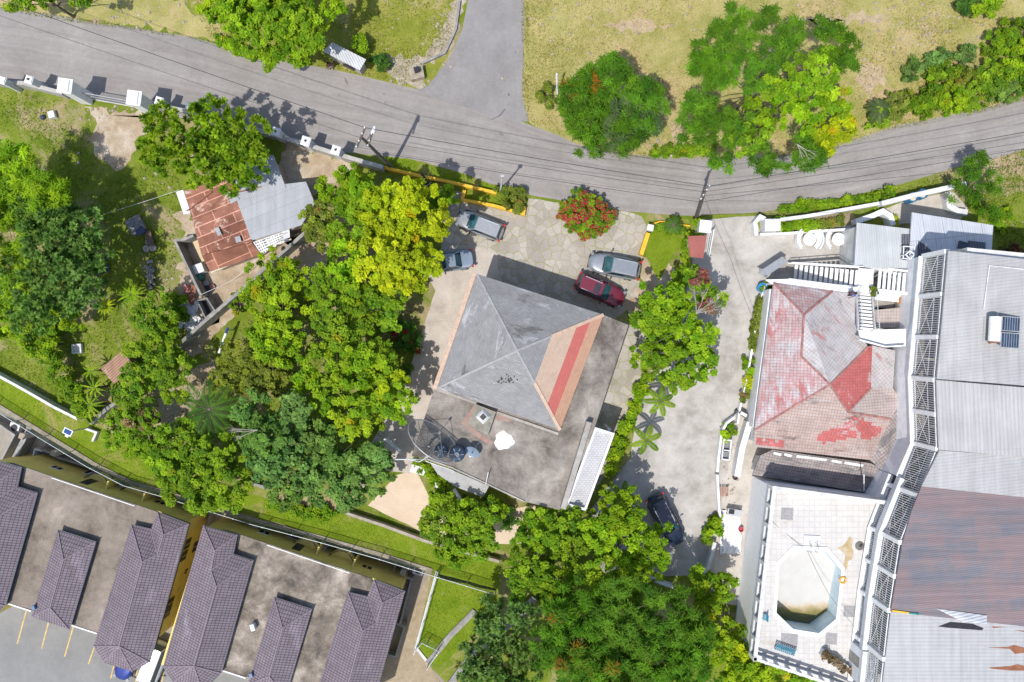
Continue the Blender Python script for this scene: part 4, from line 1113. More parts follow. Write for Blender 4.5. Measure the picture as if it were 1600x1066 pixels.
rsec('roof_sheet', [(1482, 392), (1640, 409), (1720, 417), (1720, 612), (1464, 592)], 10.55, M_R1)
rsec('roof_sheet', [(1463, 594), (1605, 606), (1720, 616), (1720, 724), (1467, 703)], 10.4, M_R2)
rsec('roof_sheet', [(1468, 704), (1605, 714), (1720, 722), (1720, 790), (1440, 760)], 10.28, M_R1)
r4 = rsec('striped_roof_sheet', [(1440, 760), (1605, 776), (1720, 788), (1720, 992), (1392, 956), (1410, 850), (1424, 800)], 10.16, M_R4)
rsec('roof_sheet', [(1392, 956), (1605, 977), (1720, 990), (1720, 1110), (1374, 1110)], 10.02, M_R5)
# lifted corner sheet and the hole it leaves
mb = MB(); z = 10.2
mb.poly([P(1463, 951, z+.02), P(1506, 973, z+.3), P(1542, 975, z+.35), P(1542, 962, z+.05)]); mb.poly([P(1542, 962, z+.04), P(1542, 975, z+.34), P(1506, 973, z+.29), P(1463, 951, z+.0)])
mb.build('lifted_sheet', corrugated('bare_sheet', (.62, .63, .65), R(80), .2, .06), blk)
MB().prism(XY([(1466, 979), (1485, 972), (1520, 975), (1537, 982), (1534, 985), (1480, 981)], 10.04), 10.03, 10.045).build('roof_hole', DARK, blk)
RUST = dirty('rust_streak', [(.3, (.22, .08, .04)), (.7, (.36, .17, .10))], 2, 5)
mb = MB()
for pts in ([(1543, 1012), (1575, 1011), (1584, 1008), (1600, 1012), (1601, 1020), (1586, 1022), (1578, 1014)], [(1546, 1043), (1578, 1041), (1590, 1038), (1602, 1041), (1602, 1048), (1580, 1048), (1548, 1045)], [(1550, 979), (1570, 980), (1552, 981.5)], [(1586, 985), (1602, 986), (1602, 988)]):
    mb.prism(XY(pts, 10.03), 10.02, 10.032)
mb.build('rust_patch', RUST, blk)
mb = MB(); mb.beam(P(1394, 954.5, 10.24), P(1420, 958, 10.24), .12, .05); mb.build('eave_strip', YELLOW, blk)
mb = MB(); mb.beam(P(1421, 958, 10.24), P(1436, 960, 10.24), .12, .05); mb.build('eave_strip', plain('teal_paint', (.03, .2, .2), .5), blk)
mb = MB(); mb.tube([P(1602, 421, 10.65), P(1546, 415, 10.65), P(1537, 483, 10.65)], .05); mb.tube([P(1602, 421, 10.65), P(1720, 433, 10.65)], .05); mb.build('roof_pipe', WHITE2, blk)
# solar water heater
c = P(1545, 515, 10.55); s = thing('solar_heater', 'solar water heater with white upright tank and two dark collector panels on the grey roof', 'solar heater', c, R(-3))
mb = MB(); mb.tube([(0, -.95, .75), (0, .95, .75)], .42, 18); mb.build('tank', plain('heater_white', (.72, .69, .66), .45), s, world=False)
mb = MB(); mb.tube([(0, -1.0, .75), (0, -.9, .75)], .43, 18); mb.tube([(-.05, -.95, .4), (.1, -.98, .0)], .1); mb.build('rusty_cap', RUST, s, world=False)
pa = MB(); n = Vector((.0, 0, 0))
for y0, y1 in ((-.05, 1.0), (-1.3, -.2)):
    fr = MB(); fr.poly([(.5, y0, .75), (2.2, y0, .18), (2.2, y1, .18), (.5, y1, .75)]); fr.poly([(.5, y1, .68), (2.2, y1, .10), (2.2, y0, .10), (.5, y0, .68)])
    for a, b in (((.5, y0), (2.2, y0)), ((.5, y1), (2.2, y1))): fr.beam((a[0], a[1], .72), (b[0], b[1], .15), .06, .1)
    fr.beam((.5, y0, .73), (.5, y1, .73), .06, .1); fr.beam((2.2, y0, .16), (2.2, y1, .16), .06, .1)
    o = fr.build('collector_frame', STEEL, s, world=False)
    g = MB(); g.poly([(.54, y0+.04, .765), (2.16, y0+.04, .20), (2.16, y1-.04, .20), (.54, y1-.04, .765)]); g.build('collector_glass', glass('collector', (.03, .05, .09)), o, world=False)
    g = MB()
    for k in range(1, 7): x = .54+1.62*k/7; g.beam((x, y0+.04, .78-.565*k/7), (x, y1-.04, .78-.565*k/7), .025, .02)
    g.build('riser_tube', STEEL, o, world=False)
mb = MB(); mb.beam((2.2, -1.3, .0), (2.2, -1.3, .2), .05, .05); mb.beam((2.2, 1, .0), (2.2, 1, .2), .05, .05); mb.beam((0, -.8, 0), (0, -.8, .7), .06, .06); mb.beam((0, .8, 0), (0, .8, .7), .06, .06); mb.beam((-.4, -.9, .05), (-.4, .9, .05), .06, .06); mb.build('stand', STEEL, s, world=False)

# ---- low metal roofs to the north
M_L1 = corrugated('dull_roof_sheet', (0.47, 0.485, 0.49), R(-4), .2, .08, None, amp=.2, lines=.10)
M_L2 = corrugated('pale_low_sheet', (0.52, 0.54, 0.58), R(-6), .2, .08, (1.6, 12, (.95, .95, .96)), amp=.25, lines=.12)
ann = thing('annex', 'low white annex under two pale metal roofs half shaded by the tall block', 'annex', P(1450, 380, 0))
MB().prism(XY([(1342, 353), (1430, 360), (1548, 356), (1545, 400), (1440, 440), (1338, 412)], 3.8), -.1, 3.75).build('wall', WHITE2, ann)
MB().roof([[(1425, 332, 4.15), (1552, 352, 4.15), (1549, 402, 4.55), (1490, 402, 4.55), (1440, 424, 4.55), (1421, 400, 4.4)]], .14).build('metal_roof', M_L2, ann)
MB().roof([[(1339, 348, 3.85), (1424, 358, 3.85), (1440, 362, 3.85), (1437, 427, 4.0), (1335, 415, 4.0)]], .14).build('metal_roof', M_L1, ann)
M_TL = corrugated('translucent_sheet', (0.13, 0.14, 0.17), R(-4), .22, .2, None, amp=.3, lines=.5)
mb = MB(); mb.poly([P(1409, 366, 3.98), P(1409, 406, 4.07), P(1431, 408, 4.07), P(1433, 367, 3.98)]); mb.build('roof_light', M_TL, ann)
mb = MB(); mb.poly([P(1435, 368, 4.30), P(1433, 406, 4.52), P(1458, 403, 4.52), P(1460, 370, 4.30)]); mb.poly([P(1513, 376, 4.42), P(1512, 397, 4.56), P(1540, 399, 4.56), P(1540, 379, 4.42)]); mb.build('roof_light', M_TL, ann)
mb = MB(); p = P(1505, 384, 4.5); mb.box(p.x, p.y, p.z, .85, .65, .06, -.25); mb.build('roof_light', glass('dark_glass', (.03, .04, .06)), ann)
mb = MB()                              # roof frame of a tank stand
A = [P(1412, 385, 4.5), P(1429, 386, 4.5), P(1428, 404, 4.5), P(1411, 404, 4.5)]
for i in range(4): mb.beam(A[i], A[(i+1) % 4], .07, .07); mb.beam(A[i], A[i]-Vector((0, 0, .5)), .06, .06)
B = [P(1422, 392, 5.0), P(1429, 398, 5.0), P(1422, 405, 5.0), P(1415, 398, 5.0)]
for i in range(4): mb.beam(B[i], B[(i+1) % 4], .08, .08); mb.beam(B[i], B[i]-Vector((0, 0, .9)), .05, .05)
mb.build('roof_frame', WHITE, ann)

# ---- villa under the worn red tiles
def rt(name, c1, c2, ln, wear, **k): return tiles(name, c1, c2, ln, .24, .27, wear, .26, 0.0, .022, .5, **k)
RED, PINK, GREY, TANC = (0.43, 0.125, 0.12), (0.53, 0.36, 0.35), (0.49, 0.485, 0.49), (0.41, 0.32, 0.27)
T_A = rt('red_white_tile', (0.45, 0.40, 0.395), (0.45, 0.30, 0.29), (0.40, 0.185, 0.18), [((0.45, 0.25, 0.24), .34, .25), ((0.42, 0.155, 0.15), .30, .4), (GREY, .34, .7), ((.30, .25, .24), .12, .9)])
T_B = rt('pale_worn_tile', (0.47, 0.455, 0.455), (0.46, 0.43, 0.42), (0.39, 0.31, 0.30), [(GREY, .5, .4), ((0.43, 0.19, 0.18), .2, .6), ((.30, .27, .26), .14, .9)])
T_C = rt('fresh_red_tile', RED, (0.52, 0.15, 0.14), (0.38, 0.11, 0.10), [(GREY, .2, .7), (PINK, .16, .4)])
T_D = rt('tan_worn_tile', (0.40, 0.31, 0.275), (0.44, 0.355, 0.32), (0.34, 0.22, 0.19), [(PINK, .12, .2), (GREY, .24, .3), ((0.27, 0.17, 0.13), .16, .3), ((0.15, 0.12, 0.11), .14, .5)])
T_E = rt('buff_tile', (0.43, 0.37, 0.34), (0.46, 0.40, 0.37), (0.34, 0.24, 0.22), [(GREY, .2, .5)])
T_F = rt('shade_dark_tile', (0.30, 0.27, 0.26), (0.36, 0.29, 0.27), (0.17, 0.15, 0.15), [((0.16, 0.155, 0.155), .28, .4), ((0.44, 0.41, 0.38), .12, .6)])  # neighbouring buildings' shade put into a darker tile colour, with pale wear
vil = thing('villa', 'villa with patchy red and grey tiled hip roofs beside the concrete driveway', 'villa', P(1290, 600, 0))
V = {}
g = lambda x, y, z: (x, y, z)
e = 3.6
A1, A2, A3, A4, A5 = g(1209, 442, e), g(1256, 492, 5.1), g(1252, 557, 5.1), g(1297, 601, 5.6), g(1179, 672, e)
B1, B2, B3, B4 = g(1301, 455, e), g(1338, 460, e), g(1341, 512, e+.2), g(1356, 542, 4.3)
C1, C2, C3 = g(1363, 540, e+.4), g(1361, 606, e+.6), g(1325, 644, 5.0)
D1, D2, D3, D4 = g(1392, 655, 3.9), g(1360, 719, e-.2), g(1177, 698, e-.2), g(1395, 606, 4.1)
E1, E2, E3, E4 = g(1408, 625, 3.8), g(1404, 690, 3.5), g(1384, 738, 3.3), g(1399, 548, 3.8)
mb = MB()
mb.roof([[A1, A2, A3, A4, A5], [A1, B1, A2], [A2, B1, B2, B3, B4, A4, A3], [A4, B4, C1, C2, C3], [A5, A4, C3, D1, D2, D3], [C3, C2, D4, E1, D1], [C1, E4, D4, C2], [D1, E1, E2, E3, D2]], .2, 0, 6, [0, 0, 1, 2, 3, 4, 1, 5])
vr = mb.build('tiled_roof', [T_A, T_B, T_C, T_D, T_E, T_F, WHITE2], vil)
mb = MB(); RIDGE = plain('brick_red_ridge', (.33, .16, .14), .8, .3)
for a, b in ((A1, A2), (B1, A2), (A2, A3), (A3, A4), (A4, A5), (A4, B4), (A4, C3), (C3, C2), (C3, D1)): mb.beam(P(*a)+Vector((0, 0, .02)), P(*b)+Vector((0, 0, .02)), .16, .09)
mb.build('ridge_cap', RIDGE, vr)
# repainted red patch on the south slope (stepped edge along the tile courses)
def onplane(px, py, a, b, c):
    A, B, Cc = P(*a), P(*b), P(*c); n = (B-A).cross(Cc-A).normalized()
    # intersect the sight line of that photo pixel with the plane
    O = Vector((0, 0, H)); d = P(px, py, 0)-O; s = n.dot(A-O)/n.dot(d); return O+d*s
mb = MB()
def patch(pts, pl, lift=.02):
    q = [onplane(x, y, *pl) for x, y in pts]
    n = (q[1]-q[0]).cross(q[2]-q[0]).normalized()
    a = sum(q[i-1].x*q[i].y-q[i].x*q[i-1].y for i in range(len(q)))
    if a < 0: q = q[::-1]
    mb.poly([p+Vector((0, 0, lift)) for p in q])
pl = (A5, A4, D3)
0 and patch([(1278, 683), (1284, 676), (1294, 673), (1300, 668), (1312, 664), (1318, 655), (1324, 651), (1346, 653), (1350, 660), (1362, 662), (1366, 668), (1380, 670), (1380, 676), (1372, 680), (1358, 686), (1340, 682), (1318, 688), (1290, 694), (1280, 690)], pl, .05)
from mathutils.bvhtree import BVHTree
vr.data.update(); vo = origin(vr)
bvh = BVHTree.FromPolygons([tuple(v_.co+vo) for v_ in vr.data.vertices], [tuple(p_.vertices) for p_ in vr.data.polygons])
def repaint(pts):
    q = np.array(XY(pts, 4.0)); a, b = q.min(0), q.max(0); mb = MB(); sx_, sy_ = .26, .30; ca, sa = math.cos(R(-7)), math.sin(R(-7))
    cx, cy = (a+b)/2; n_ = int(max(b-a)/.26)+3
    for i in range(-n_, n_):
        for j in range(-n_, n_):
            u, v_ = (i+.5)*sx_, (j+.5)*sy_; x, y = cx+u*ca-v_*sa, cy+u*sa+v_*ca
            if not inside(q, np.array([x]), np.array([y]))[0] or random.random() < .03: continue
            cs = []
            for du, dv in ((-.5, -.5), (.5, -.5), (.5, .5), (-.5, .5)):
                uu, vv = u+du*sx_, v_+dv*sy_; X_, Y_ = cx+uu*ca-vv*sa, cy+uu*sa+vv*ca
                h_ = bvh.ray_cast(Vector((X_, Y_, 20)), Vector((0, 0, -1)))
                if h_[0] is None: break
                cs.append((X_, Y_, h_[0].z+.012))
            if len(cs) == 4: mb.poly(cs)
    mb.build('repainted_patch', T_C, vr)
repaint([(1278, 683), (1284, 676), (1294, 673), (1300, 668), (1312, 664), (1318, 655), (1324, 651), (1346, 653), (1350, 660), (1362, 662), (1366, 668), (1380, 670), (1380, 676), (1372, 680), (1358, 686), (1340, 682), (1318, 688), (1290, 694), (1280, 690)])
repaint([(1179, 685), (1228, 691), (1230, 700), (1178, 696)])
MB().prism(XY([(1213, 450), (1298, 462), (1336, 468), (1352, 545), (1394, 552), (1402, 625), (1398, 690), (1358, 712), (1183, 692)], 3.2), -.1, 3.1).build('wall', WHITE2, vil)
mb = MB(); lr = [[(1207, 703, 2.75), (1360, 724, 2.75), (1392, 738, 2.75), (1368, 772, 2.15), (1176, 742, 2.15), (1188, 712, 2.5)]]
mb.roof(lr, .15, 0, 0); mb.build('lower_tiled_roof', T_F, vil)
MB().prism(XY([(1192, 716), (1360, 735), (1370, 762), (1184, 738)], 2.1), -.1, 2.05).build('back_room_wall', WHITE2, vil)
mb = MB()
for x0, y0, x1, y1 in ((1209, 706, 1222, 709), (1226, 708, 1238, 711), (1245, 711, 1293, 717), (1300, 718, 1316, 721), (1320, 721, 1350, 726)):
    mb.poly([P(x0, y0, 2.82), P(x0-1, y0+4, 2.76), P(x1-2, y1+4, 2.76), P(x1, y1, 2.82)])
mb.build('peeling_patch', WHITE2, vil)
mb = MB(); mb.tube([P(1350, 766, 3.0), P(1350, 742, 5.0)], .05); mb.build('vent_pipe', WHITE, vil)

# ---- pool terrace
ZTc = 4.9; ZPp = 6.2
ter = thing('pool_terrace', 'raised white tiled terrace with an almost empty octagonal pool and ornate parapet', 'pool terrace', P(1265, 900, 0))
TO = [(1210, 763), (1400, 788), (1392, 850), (1376, 957), (1362, 1095), (1305, 1072), (1180, 1030)]
to = [Vector(p) for p in XY(TO, ZPp)]
POOL = [(1240, 854), (1292, 857), (1318, 888), (1309, 970), (1280, 994), (1237, 987), (1209, 960), (1214, 880)]
po = [Vector(p) for p in XY(POOL, ZTc)]; pc = sum(po, Vector((0, 0)))/8
T_TILE = tiles('white_terrace_tile', (0.53, 0.51, 0.485), (0.57, 0.55, 0.525), (0.505, 0.485, 0.455), .45, .45, [((0.46, 0.41, 0.35), .12, .4)], .12, 0, .03, .3)
mb = MB()
tri = tessellate_polygon([[p.to_3d() for p in to], [p.to_3d() for p in po]]); allp = to+po
n0 = 0; mb.v = [(p.x, p.y, ZTc) for p in allp]
for a, b, c_ in tri:
    ar = (allp[b]-allp[a]).cross(allp[c_]-allp[a])
    mb.f.append((a, b, c_) if ar > 0 else (a, c_, b)); mb.m.append(0)
mb.build('deck', T_TILE, ter)
mb = MB()
for i in range(len(to)):
    a, b = to[i], to[(i+1) % len(to)]
    if i in (2, ): pass
    mb.poly([(a.x, a.y, -.1), (b.x, b.y, -.1), (b.x, b.y, ZTc), (a.x, a.y, ZTc)][::-1] if True else None)
mb.build('wall', plain('bright_white_wall', (.86, .87, .88), .6, .05), ter)
# pool shell: pale blue sides, floor sloping to the deep south end where slime is left
PW = plain('pool_blue', (0.60, 0.72, 0.75), .5, .12, 1.0)
t = NT('pool_floor'); v = t.coord()
f = t.noise(v, .6, 8, .65, .4); colr = t.ramp(f, [(.3, (.45, .435, .40)), (.7, (.51, .50, .48))])
sx = t.n('ShaderNodeSeparateXYZ'); t.l(v, sx.inputs[0]); ad = t.n('ShaderNodeMath', operation='ADD'); t.l(sx.outputs['Y'], ad.inputs[0])
nn = t.noise(v, .8, 7, .7); mm = t.n('ShaderNodeMath', operation='MULTIPLY'); t.l(nn, mm.inputs[0]); mm.inputs[1].default_value = 1.6; t.l(mm.outputs[0], ad.inputs[1])
Y0 = pc.y-origin(ter).y
mr = t.n('ShaderNodeMapRange'); t.l(ad.outputs[0], mr.inputs[0]); mr.inputs[1].default_value = Y0-0.4; mr.inputs[2].default_value = Y0-2.6
st = t.ramp(mr.outputs[0], [(0.0, (.50, .49, .46)), (.25, (.46, .37, .25)), (.5, (.20, .17, .05)), (.75, (.10, .11, .04)), (.95, (.12, .12, .06))])
t.out(t.mix(t.ramp(mr.outputs[0], [(0, 0), (.3, 1)]), colr, st), .55, .4); PFm = t.m
def pin(p, z): q = pc+(p-pc)*.93; return (q.x, q.y, z)
ymx, ymn = max(p.y for p in po), min(p.y for p in po)
def pz(y): return ZTc-0.9-1.3*(ymx-y)/(ymx-ymn)
sh_ = MB(); fl = []
for i in range(8):
    a, b = po[i], po[(i+1) % 8]; A, B = pin(a, 0), pin(b, 0)
    A1_, B1_ = (A[0], A[1], pz(A[1])), (B[0], B[1], pz(B[1]))
    sh_.poly([A1_, B1_, (B[0], B[1], ZTc+.05), (A[0], A[1], ZTc+.05)]); fl.append(A1_)
pool = sh_.build('pool_side', PW, ter)
a = sum(fl[i-1][0]*fl[i][1]-fl[i][0]*fl[i-1][1] for i in range(8))
MB().poly(fl if a > 0 else fl[::-1]).build('pool_floor', PFm, pool)
mb = MB()
for i in range(8):
    a, b = po[i], po[(i+1) % 8]; A, B = pin(a, ZTc+.09), pin(b, ZTc+.09); q = pc+(a-pc)*1.03; r_ = pc+(b-pc)*1.03
    mb.poly([A, (q.x, q.y, ZTc+.09), (r_.x, r_.y, ZTc+.09), B]); mb.poly([(q.x, q.y, ZTc), (r_.x, r_.y, ZTc), (r_.x, r_.y, ZTc+.09), (q.x, q.y, ZTc+.09)]); mb.poly([(A[0], A[1], ZTc), (B[0], B[1], ZTc), B, A])
mb.build('pool_rim', WHITE, pool)
mb = MB()
for x0 in (1263, 1273):
    p = P(x0, 852, ZTc); mb.tube([(p.x, p.y+.25, ZTc), (p.x, p.y+.2, ZTc+.75), (p.x, p.y-.15, ZTc+.85), (p.x, p.y-.45, ZTc+.6), (p.x, p.y-.5, ZTc-.6)], .03)
mb.build('pool_ladder', STEEL, pool)
p = P(1268, 843, ZTc); MB().box(p.x, p.y, ZTc+.06, 1.3, .65, .12, -.05).build('diving_plinth', WHITE, pool)
# patched floor squares and the rust stain, tile-thick
mb = MB()
for x, y, s in ((1230, 803, 19), (1327, 955, 18), (1299, 998, 18), (1233, 1003, 26)):
    p = P(x, y, ZTc); k = s/1280*67.1; mb.box(p.x, p.y, ZTc+.004, k, k, .012, -.06)
mb.build('grey_floor_tile', tiles('grey_mosaic', (.34, .33, .33), (.46, .45, .45), (.28, .27, .27), .12, .12, None, .2), ter)
STAIN = dirty('brown_stain', [(.3, (.40, .26, .11)), (.5, (.49, .38, .22)), (.66, (.53, .48, .40))], 1.0, 4, grain=.2)
mb = MB(); q = [(1318, 852), (1323, 846), (1328, 838), (1332, 843), (1331, 856), (1334, 862), (1331, 874), (1326, 876), (1323, 888), (1320, 893), (1318, 882), (1321, 868), (1314, 860), (1308, 856)]
mb.prism(XY(q, ZTc), ZTc-.01, ZTc+.005); mb.build('rust_stain', STAIN, ter)
# parapet with iron grilles between posts on the west side, rail on the south
par = MB(); q0, q1 = to[0], to[6]; par.wall([q0, q1], .3, ZTc, ZTc+.35); par.wall([q0, q1], .3, ZPp-.12, ZPp); par.wall([q0, to[1]], .3, ZTc, ZPp-.1); par.wall([q1, to[5], to[4]], .26, ZTc, ZTc+.4); par.wall([q1, to[5], to[4]], .22, ZPp-.1, ZPp)
n = 9
for i in range(n+1): p = q0.lerp(q1, i/n); par.box(p.x, p.y, ZTc+.67, .34, .34, 1.34)
for i in range(8): p = q1.lerp(to[5], i/7); par.box(p.x, p.y, ZTc+.67, .25, .25, 1.34)
po_ = par.build('parapet', WHITE2, ter)
for i in range(n):
    a, b = q0.lerp(q1, (i+.12)/n), q0.lerp(q1, (i+.88)/n); balustrade('iron_grille', a.to_3d(), b.to_3d(), ZTc+.35, .82, po_, .12, IRON, .5)

# things on the terrace
def disc_thing(name, label, cat, px, py, z, prof, mat, group=None):
    c = P(px, py, z); o = MB().lathe(prof, 0, 0, 24).build(name, mat, None, world=False); o.location = c; return tag(o, label, cat, group)
c = P(1316, 906, ZTc+.02); mb = MB(); mb.tube([(math.cos(a)*.24, math.sin(a)*.24, .1) for a in [i*.4488 for i in range(15)]], .085, 8)
o = mb.build('swim_ring', plain('ring_orange', (.62, .34, .04), .4), None, world=False); o.location = c; tag(o, 'orange swim ring lying at the edge of the octagonal pool', 'swim ring')
disc_thing('parasol_base', 'dark round parasol base on the terrace by the brown stain', 'parasol base', 1343, 853, ZTc, [(.36, 0), (.36, .08), (.1, .14), (.08, .5), (.06, .5)], plain('base_grey', (.14, .13, .12), .6))
c = P(1188, 962, ZTc); t = thing('folded_chair', 'small blue folded chair on the terrace by the west parapet', 'chair', c, -.1)
MB().box(.3, 0, .3, .28, .5, .06).build('seat', plain('blue_plastic', (.10, .30, .40), .5), t, world=False); MB().box(.42, 0, .55, .06, .5, .5).build('backrest', plain('blue_plastic_back', (.13, .34, .44), .5), t, world=False)
mb = MB(); [mb.beam((x, y, 0), (x, y, .3), .04, .04) for x in (.2, .42) for y in (-.2, .2)]; mb.build('leg', STEEL, t, world=False)
c = P(1224, 1017, ZTc); t = thing('sun_lounger', 'turquoise slatted lounger against the south parapet of the terrace', 'lounger', c, -.33)
mb = MB(); [mb.box(-.8+i*.17, .25, .38, .11, .55, .04) for i in range(10)]; mb.build('slats', plain('turquoise', (.05, .20, .28), .5), t, world=False)
mb = MB(); mb.box(0, 0, .34, 1.8, .05, .06); mb.box(0, .5, .34, 1.8, .05, .06); [mb.beam((x, y, 0), (x, y, .34), .05, .05) for x in (-.8, .8) for y in (0, .5)]; mb.build('frame', STEEL, t, world=False)
c = P(1318, 1040, ZTc); t = thing('planter_trough', 'long white trough of dry brown plants along the south terrace edge', 'planter', c, R(-33))
MB().box(0, 0, .25, 4.6, .5, .5).build('trough', WHITE2, t, world=False)
PAL['brown'] = ((.10, .07, .03), (.32, .24, .12))
A = crown_arrays([(-2+i*.45, random.uniform(-.1, .1), .55, .3) for i in range(10)], 'shrub', 'brown', None); quad_mesh('dry_plants', *A, LEAF, t)
p = P(1336, 1010, ZTc); pa_ = thing('stair_hut', 'small white stair hut beside the tall block on the terrace', 'hut', p, R(-6))
MB().box(.2, -.9, 1.2, 1.2, 2.6, 2.4).build('wall', WHITE, pa_, world=False); MB().box(.2, -.9, 2.46, 1.35, 2.75, .1).build('roof', WHITE2, pa_, world=False); MB().box(-.41, -.7, 1.0, .04, .8, 1.9).build('door', CONC, pa_, world=False)

# ---- stairs between annex and villa
MARB = plain('white_tread', (.72, .72, .72), .5, .08)
stc = thing('staircase', 'long white open staircase with twelve treads between patio and villa roof', 'staircase', P(1280, 430, 0))
mb = MB(); sx0, sx1 = (1243, 428), (1338, 437)
for i in range(13):
    f_ = i/12; z = .5+2.8*f_; px, py = sx0[0]+(sx1[0]-sx0[0])*f_, sx0[1]+(sx1[1]-sx0[1])*f_; p = P(px, py, z)
    mb.box(p.x, p.y, z, .27, 1.55, .10, R(-5))
mb.build('tread', MARB, stc)
mb = MB()
for dy in (-19, 15):
    a, b = P(1232, 427+dy*.82, .55), P(1342, 437+dy, 3.45); mb.beam(a, b, .14, .3); mb.tube([a+Vector((0, 0, .9)), b+Vector((0, 0, .9))], .04)
    for k in range(8): q = a.lerp(b, k/7); mb.beam(q, q+Vector((0, 0, .9)), .04, .04)
mb.build('stringer', WHITE, stc)
MB().prism(XY([(1342, 419), (1365, 421), (1364, 455), (1341, 453)], 3.4), 3.25, 3.4, bottom=True).build('landing', MARB, stc)
mb = MB()
for i in range(6):
    p = P(1374+i*7.6, 437+i*.9, 3.5+.16*i); mb.box(p.x, p.y, p.z, .24, 1.5, .1, R(-5))
mb.build('tread', MARB, stc)
mb = MB(); mb.beam(P(1366, 453, 3.5), P(1418, 459, 4.4), .25, .25); mb.beam(P(1366, 418, 3.5), P(1418, 424, 4.4), .16, .25); mb.build('stringer', WHITE, stc)
mb = MB()
for px, py in ((1344, 422), (1362, 423), (1344, 451), (1362, 452)): p = P(px, py, 3); mb.beam((p.x, p.y, 0), (p.x, p.y, 3.25), .2, .2)
mb.build('post', WHITE, stc)
wk = thing('walkway', 'white roof walkway between the long staircase and the red tiled villa', 'walkway', P(1300, 448, 0))
MB().prism(XY([(1196, 437), (1232, 436), (1300, 445), (1420, 455), (1419, 474), (1382, 470), (1340, 466), (1300, 458), (1206, 444)], 3.42), 3.2, 3.42, bottom=True).build('deck', WHITE, wk)
mb = MB(); mb.wall(XY([(1232, 436), (1300, 445), (1340, 449)], 3.6), .12, 3.42, 3.7); mb.build('kerb', WHITE2, wk)
MB().prism(XY([(1210, 440), (1300, 449), (1298, 455), (1212, 443)], 3.1), -.1, 3.2).build('pier', WHITE2, wk)
s2 = thing('upper_staircase', 'short steep white staircase with iron rails leading down to the landing by the red roof', 'staircase', P(1352, 480, 0))
mb = MB()
for i in range(11):
    f_ = i/10; z = 3.5+1.7*f_; p = P(1350+f_*4, 460+f_*54, z); mb.box(p.x, p.y, z, 1.05, .19, .1, R(-6))
mb.build('tread', MARB, s2)
for x0, x1 in ((1338, 1341), (1362, 1367)):
    a, b = P(x0, 457, 3.5), P(x1, 515, 5.2); mb = MB(); mb.beam(a, b, .1, .25, 0); mb.tube([a+Vector((0, 0, .9)), b+Vector((0, 0, .9))], .035)
    for k in range(16): q = a.lerp(b, k/15); mb.beam(q, q+Vector((0, 0, .9)), .03, .03)
    mb.build('railing', WHITE2, s2)
lg = MB().prism(XY([(1342, 516), (1416, 514), (1415, 541), (1384, 543), (1345, 532)], 5.25), 5.05, 5.25, bottom=True).build('landing', MARB, s2)
mb = MB(); mb.wall(XY([(1343, 531), (1384, 542), (1414, 540)], 5.7), .1, 5.25, 5.75); mb.build('landing_parapet', WHITE, s2)
MB().prism(XY([(1347, 520), (1380, 520), (1380, 536), (1350, 530)], 4.5), -.1, 5.05).build('pier', WHITE2, s2)
# small roof terrace parts between villa and block
MB().prism(XY([(1366, 485), (1410, 480), (1412, 512), (1372, 512)], 3.6), 0, 3.6).build('flat_tile_roof', T_E, vil)
MB().prism(XY([(1366, 466), (1398, 468), (1396, 482), (1364, 480)], 2.6), 0, 2.6).build('back_yard_floor', CONC, vil)
disc_thing('clay_urn', 'round terracotta urn in the small back yard above the villa roof', 'urn', 1403, 470, 2.62, [(.2, 0), (.4, .3), (.45, .6), (.3, .85), (.34, .95)], plain('terracotta', (.36, .17, .07), .7))
c = P(1360, 457, 3.42); pt = thing('potted_plant', 'round green potted plant at the head of the steep staircase', 'plant', c); MB().lathe([(.14, 0), (.2, .3), (.2, .32)], 0, 0, 14).build('pot', WHITE2, pt, world=False)
quad_mesh('foliage', *crown_arrays([(0, 0, .5, .3)], 'shrub', 'olive'), LEAF, pt)

# ---- round tables with curved benches on the patio
PLW = plain('white_concrete', (.78, .78, .78), .5, .06)
def picnic(px, py, lab, group):
    c = P(px, py, .7); c.z = .012; t = thing('round_table', lab, 'table', c)
    MB().lathe([(.52, .68), (.56, .70), (.56, .75), (.52, .77)], 0, 0, 32).build('tabletop', PLW, t, world=False); MB().lathe([(.3, 0), (.3, .05), (.09, .1), (.09, .68)], 0, 0, 16).build('pedestal', PLW, t, world=False)
    return c
def bench(c, side, lab):
    t = thing('curved_bench', lab, 'bench', (c.x, c.y, .012), 0)
    a0 = math.pi if side < 0 else 0
    mb = MB(); ri, ro = .72, 1.12; pts = []
    arc = [a0-.85+1.7*i/14 for i in range(15)]
    pts = [(math.cos(a)*ri, math.sin(a)*ri) for a in arc]+[(math.cos(a)*ro, math.sin(a)*ro) for a in reversed(arc)]
    mb.prism(pts, .38, .46, bottom=True); mb.build('seat', PLW, t, world=False)
    mb = MB(); mb.wall([(math.cos(a)*(ro+.02), math.sin(a)*(ro+.02)) for a in arc], .09, .3, .95); mb.build('backrest', PLW, t, world=False)
    for k in (3, 11):
        a = arc[k]; MB().box(math.cos(a)*.92, math.sin(a)*.92, .19, .3, .14, .38, a).build('leg', PLW, t, world=False)
for px, py, w in ((1265, 374, 'west'), (1310, 374, 'east')):
    nm = 'left' if w == 'west' else 'right'
    c = picnic(px, py, 'round white table, the one %s on the patio' % ('nearer the driveway' if w == 'west' else 'nearer the metal roof'), None)
    bench(c, -1, 'curved white bench left of the round table %s' % ('nearer the driveway' if w == 'west' else 'nearer the metal roof'))
    bench(c, 1, 'curved white bench right of the round table %s' % ('nearer the driveway' if w == 'west' else 'nearer the metal roof'))

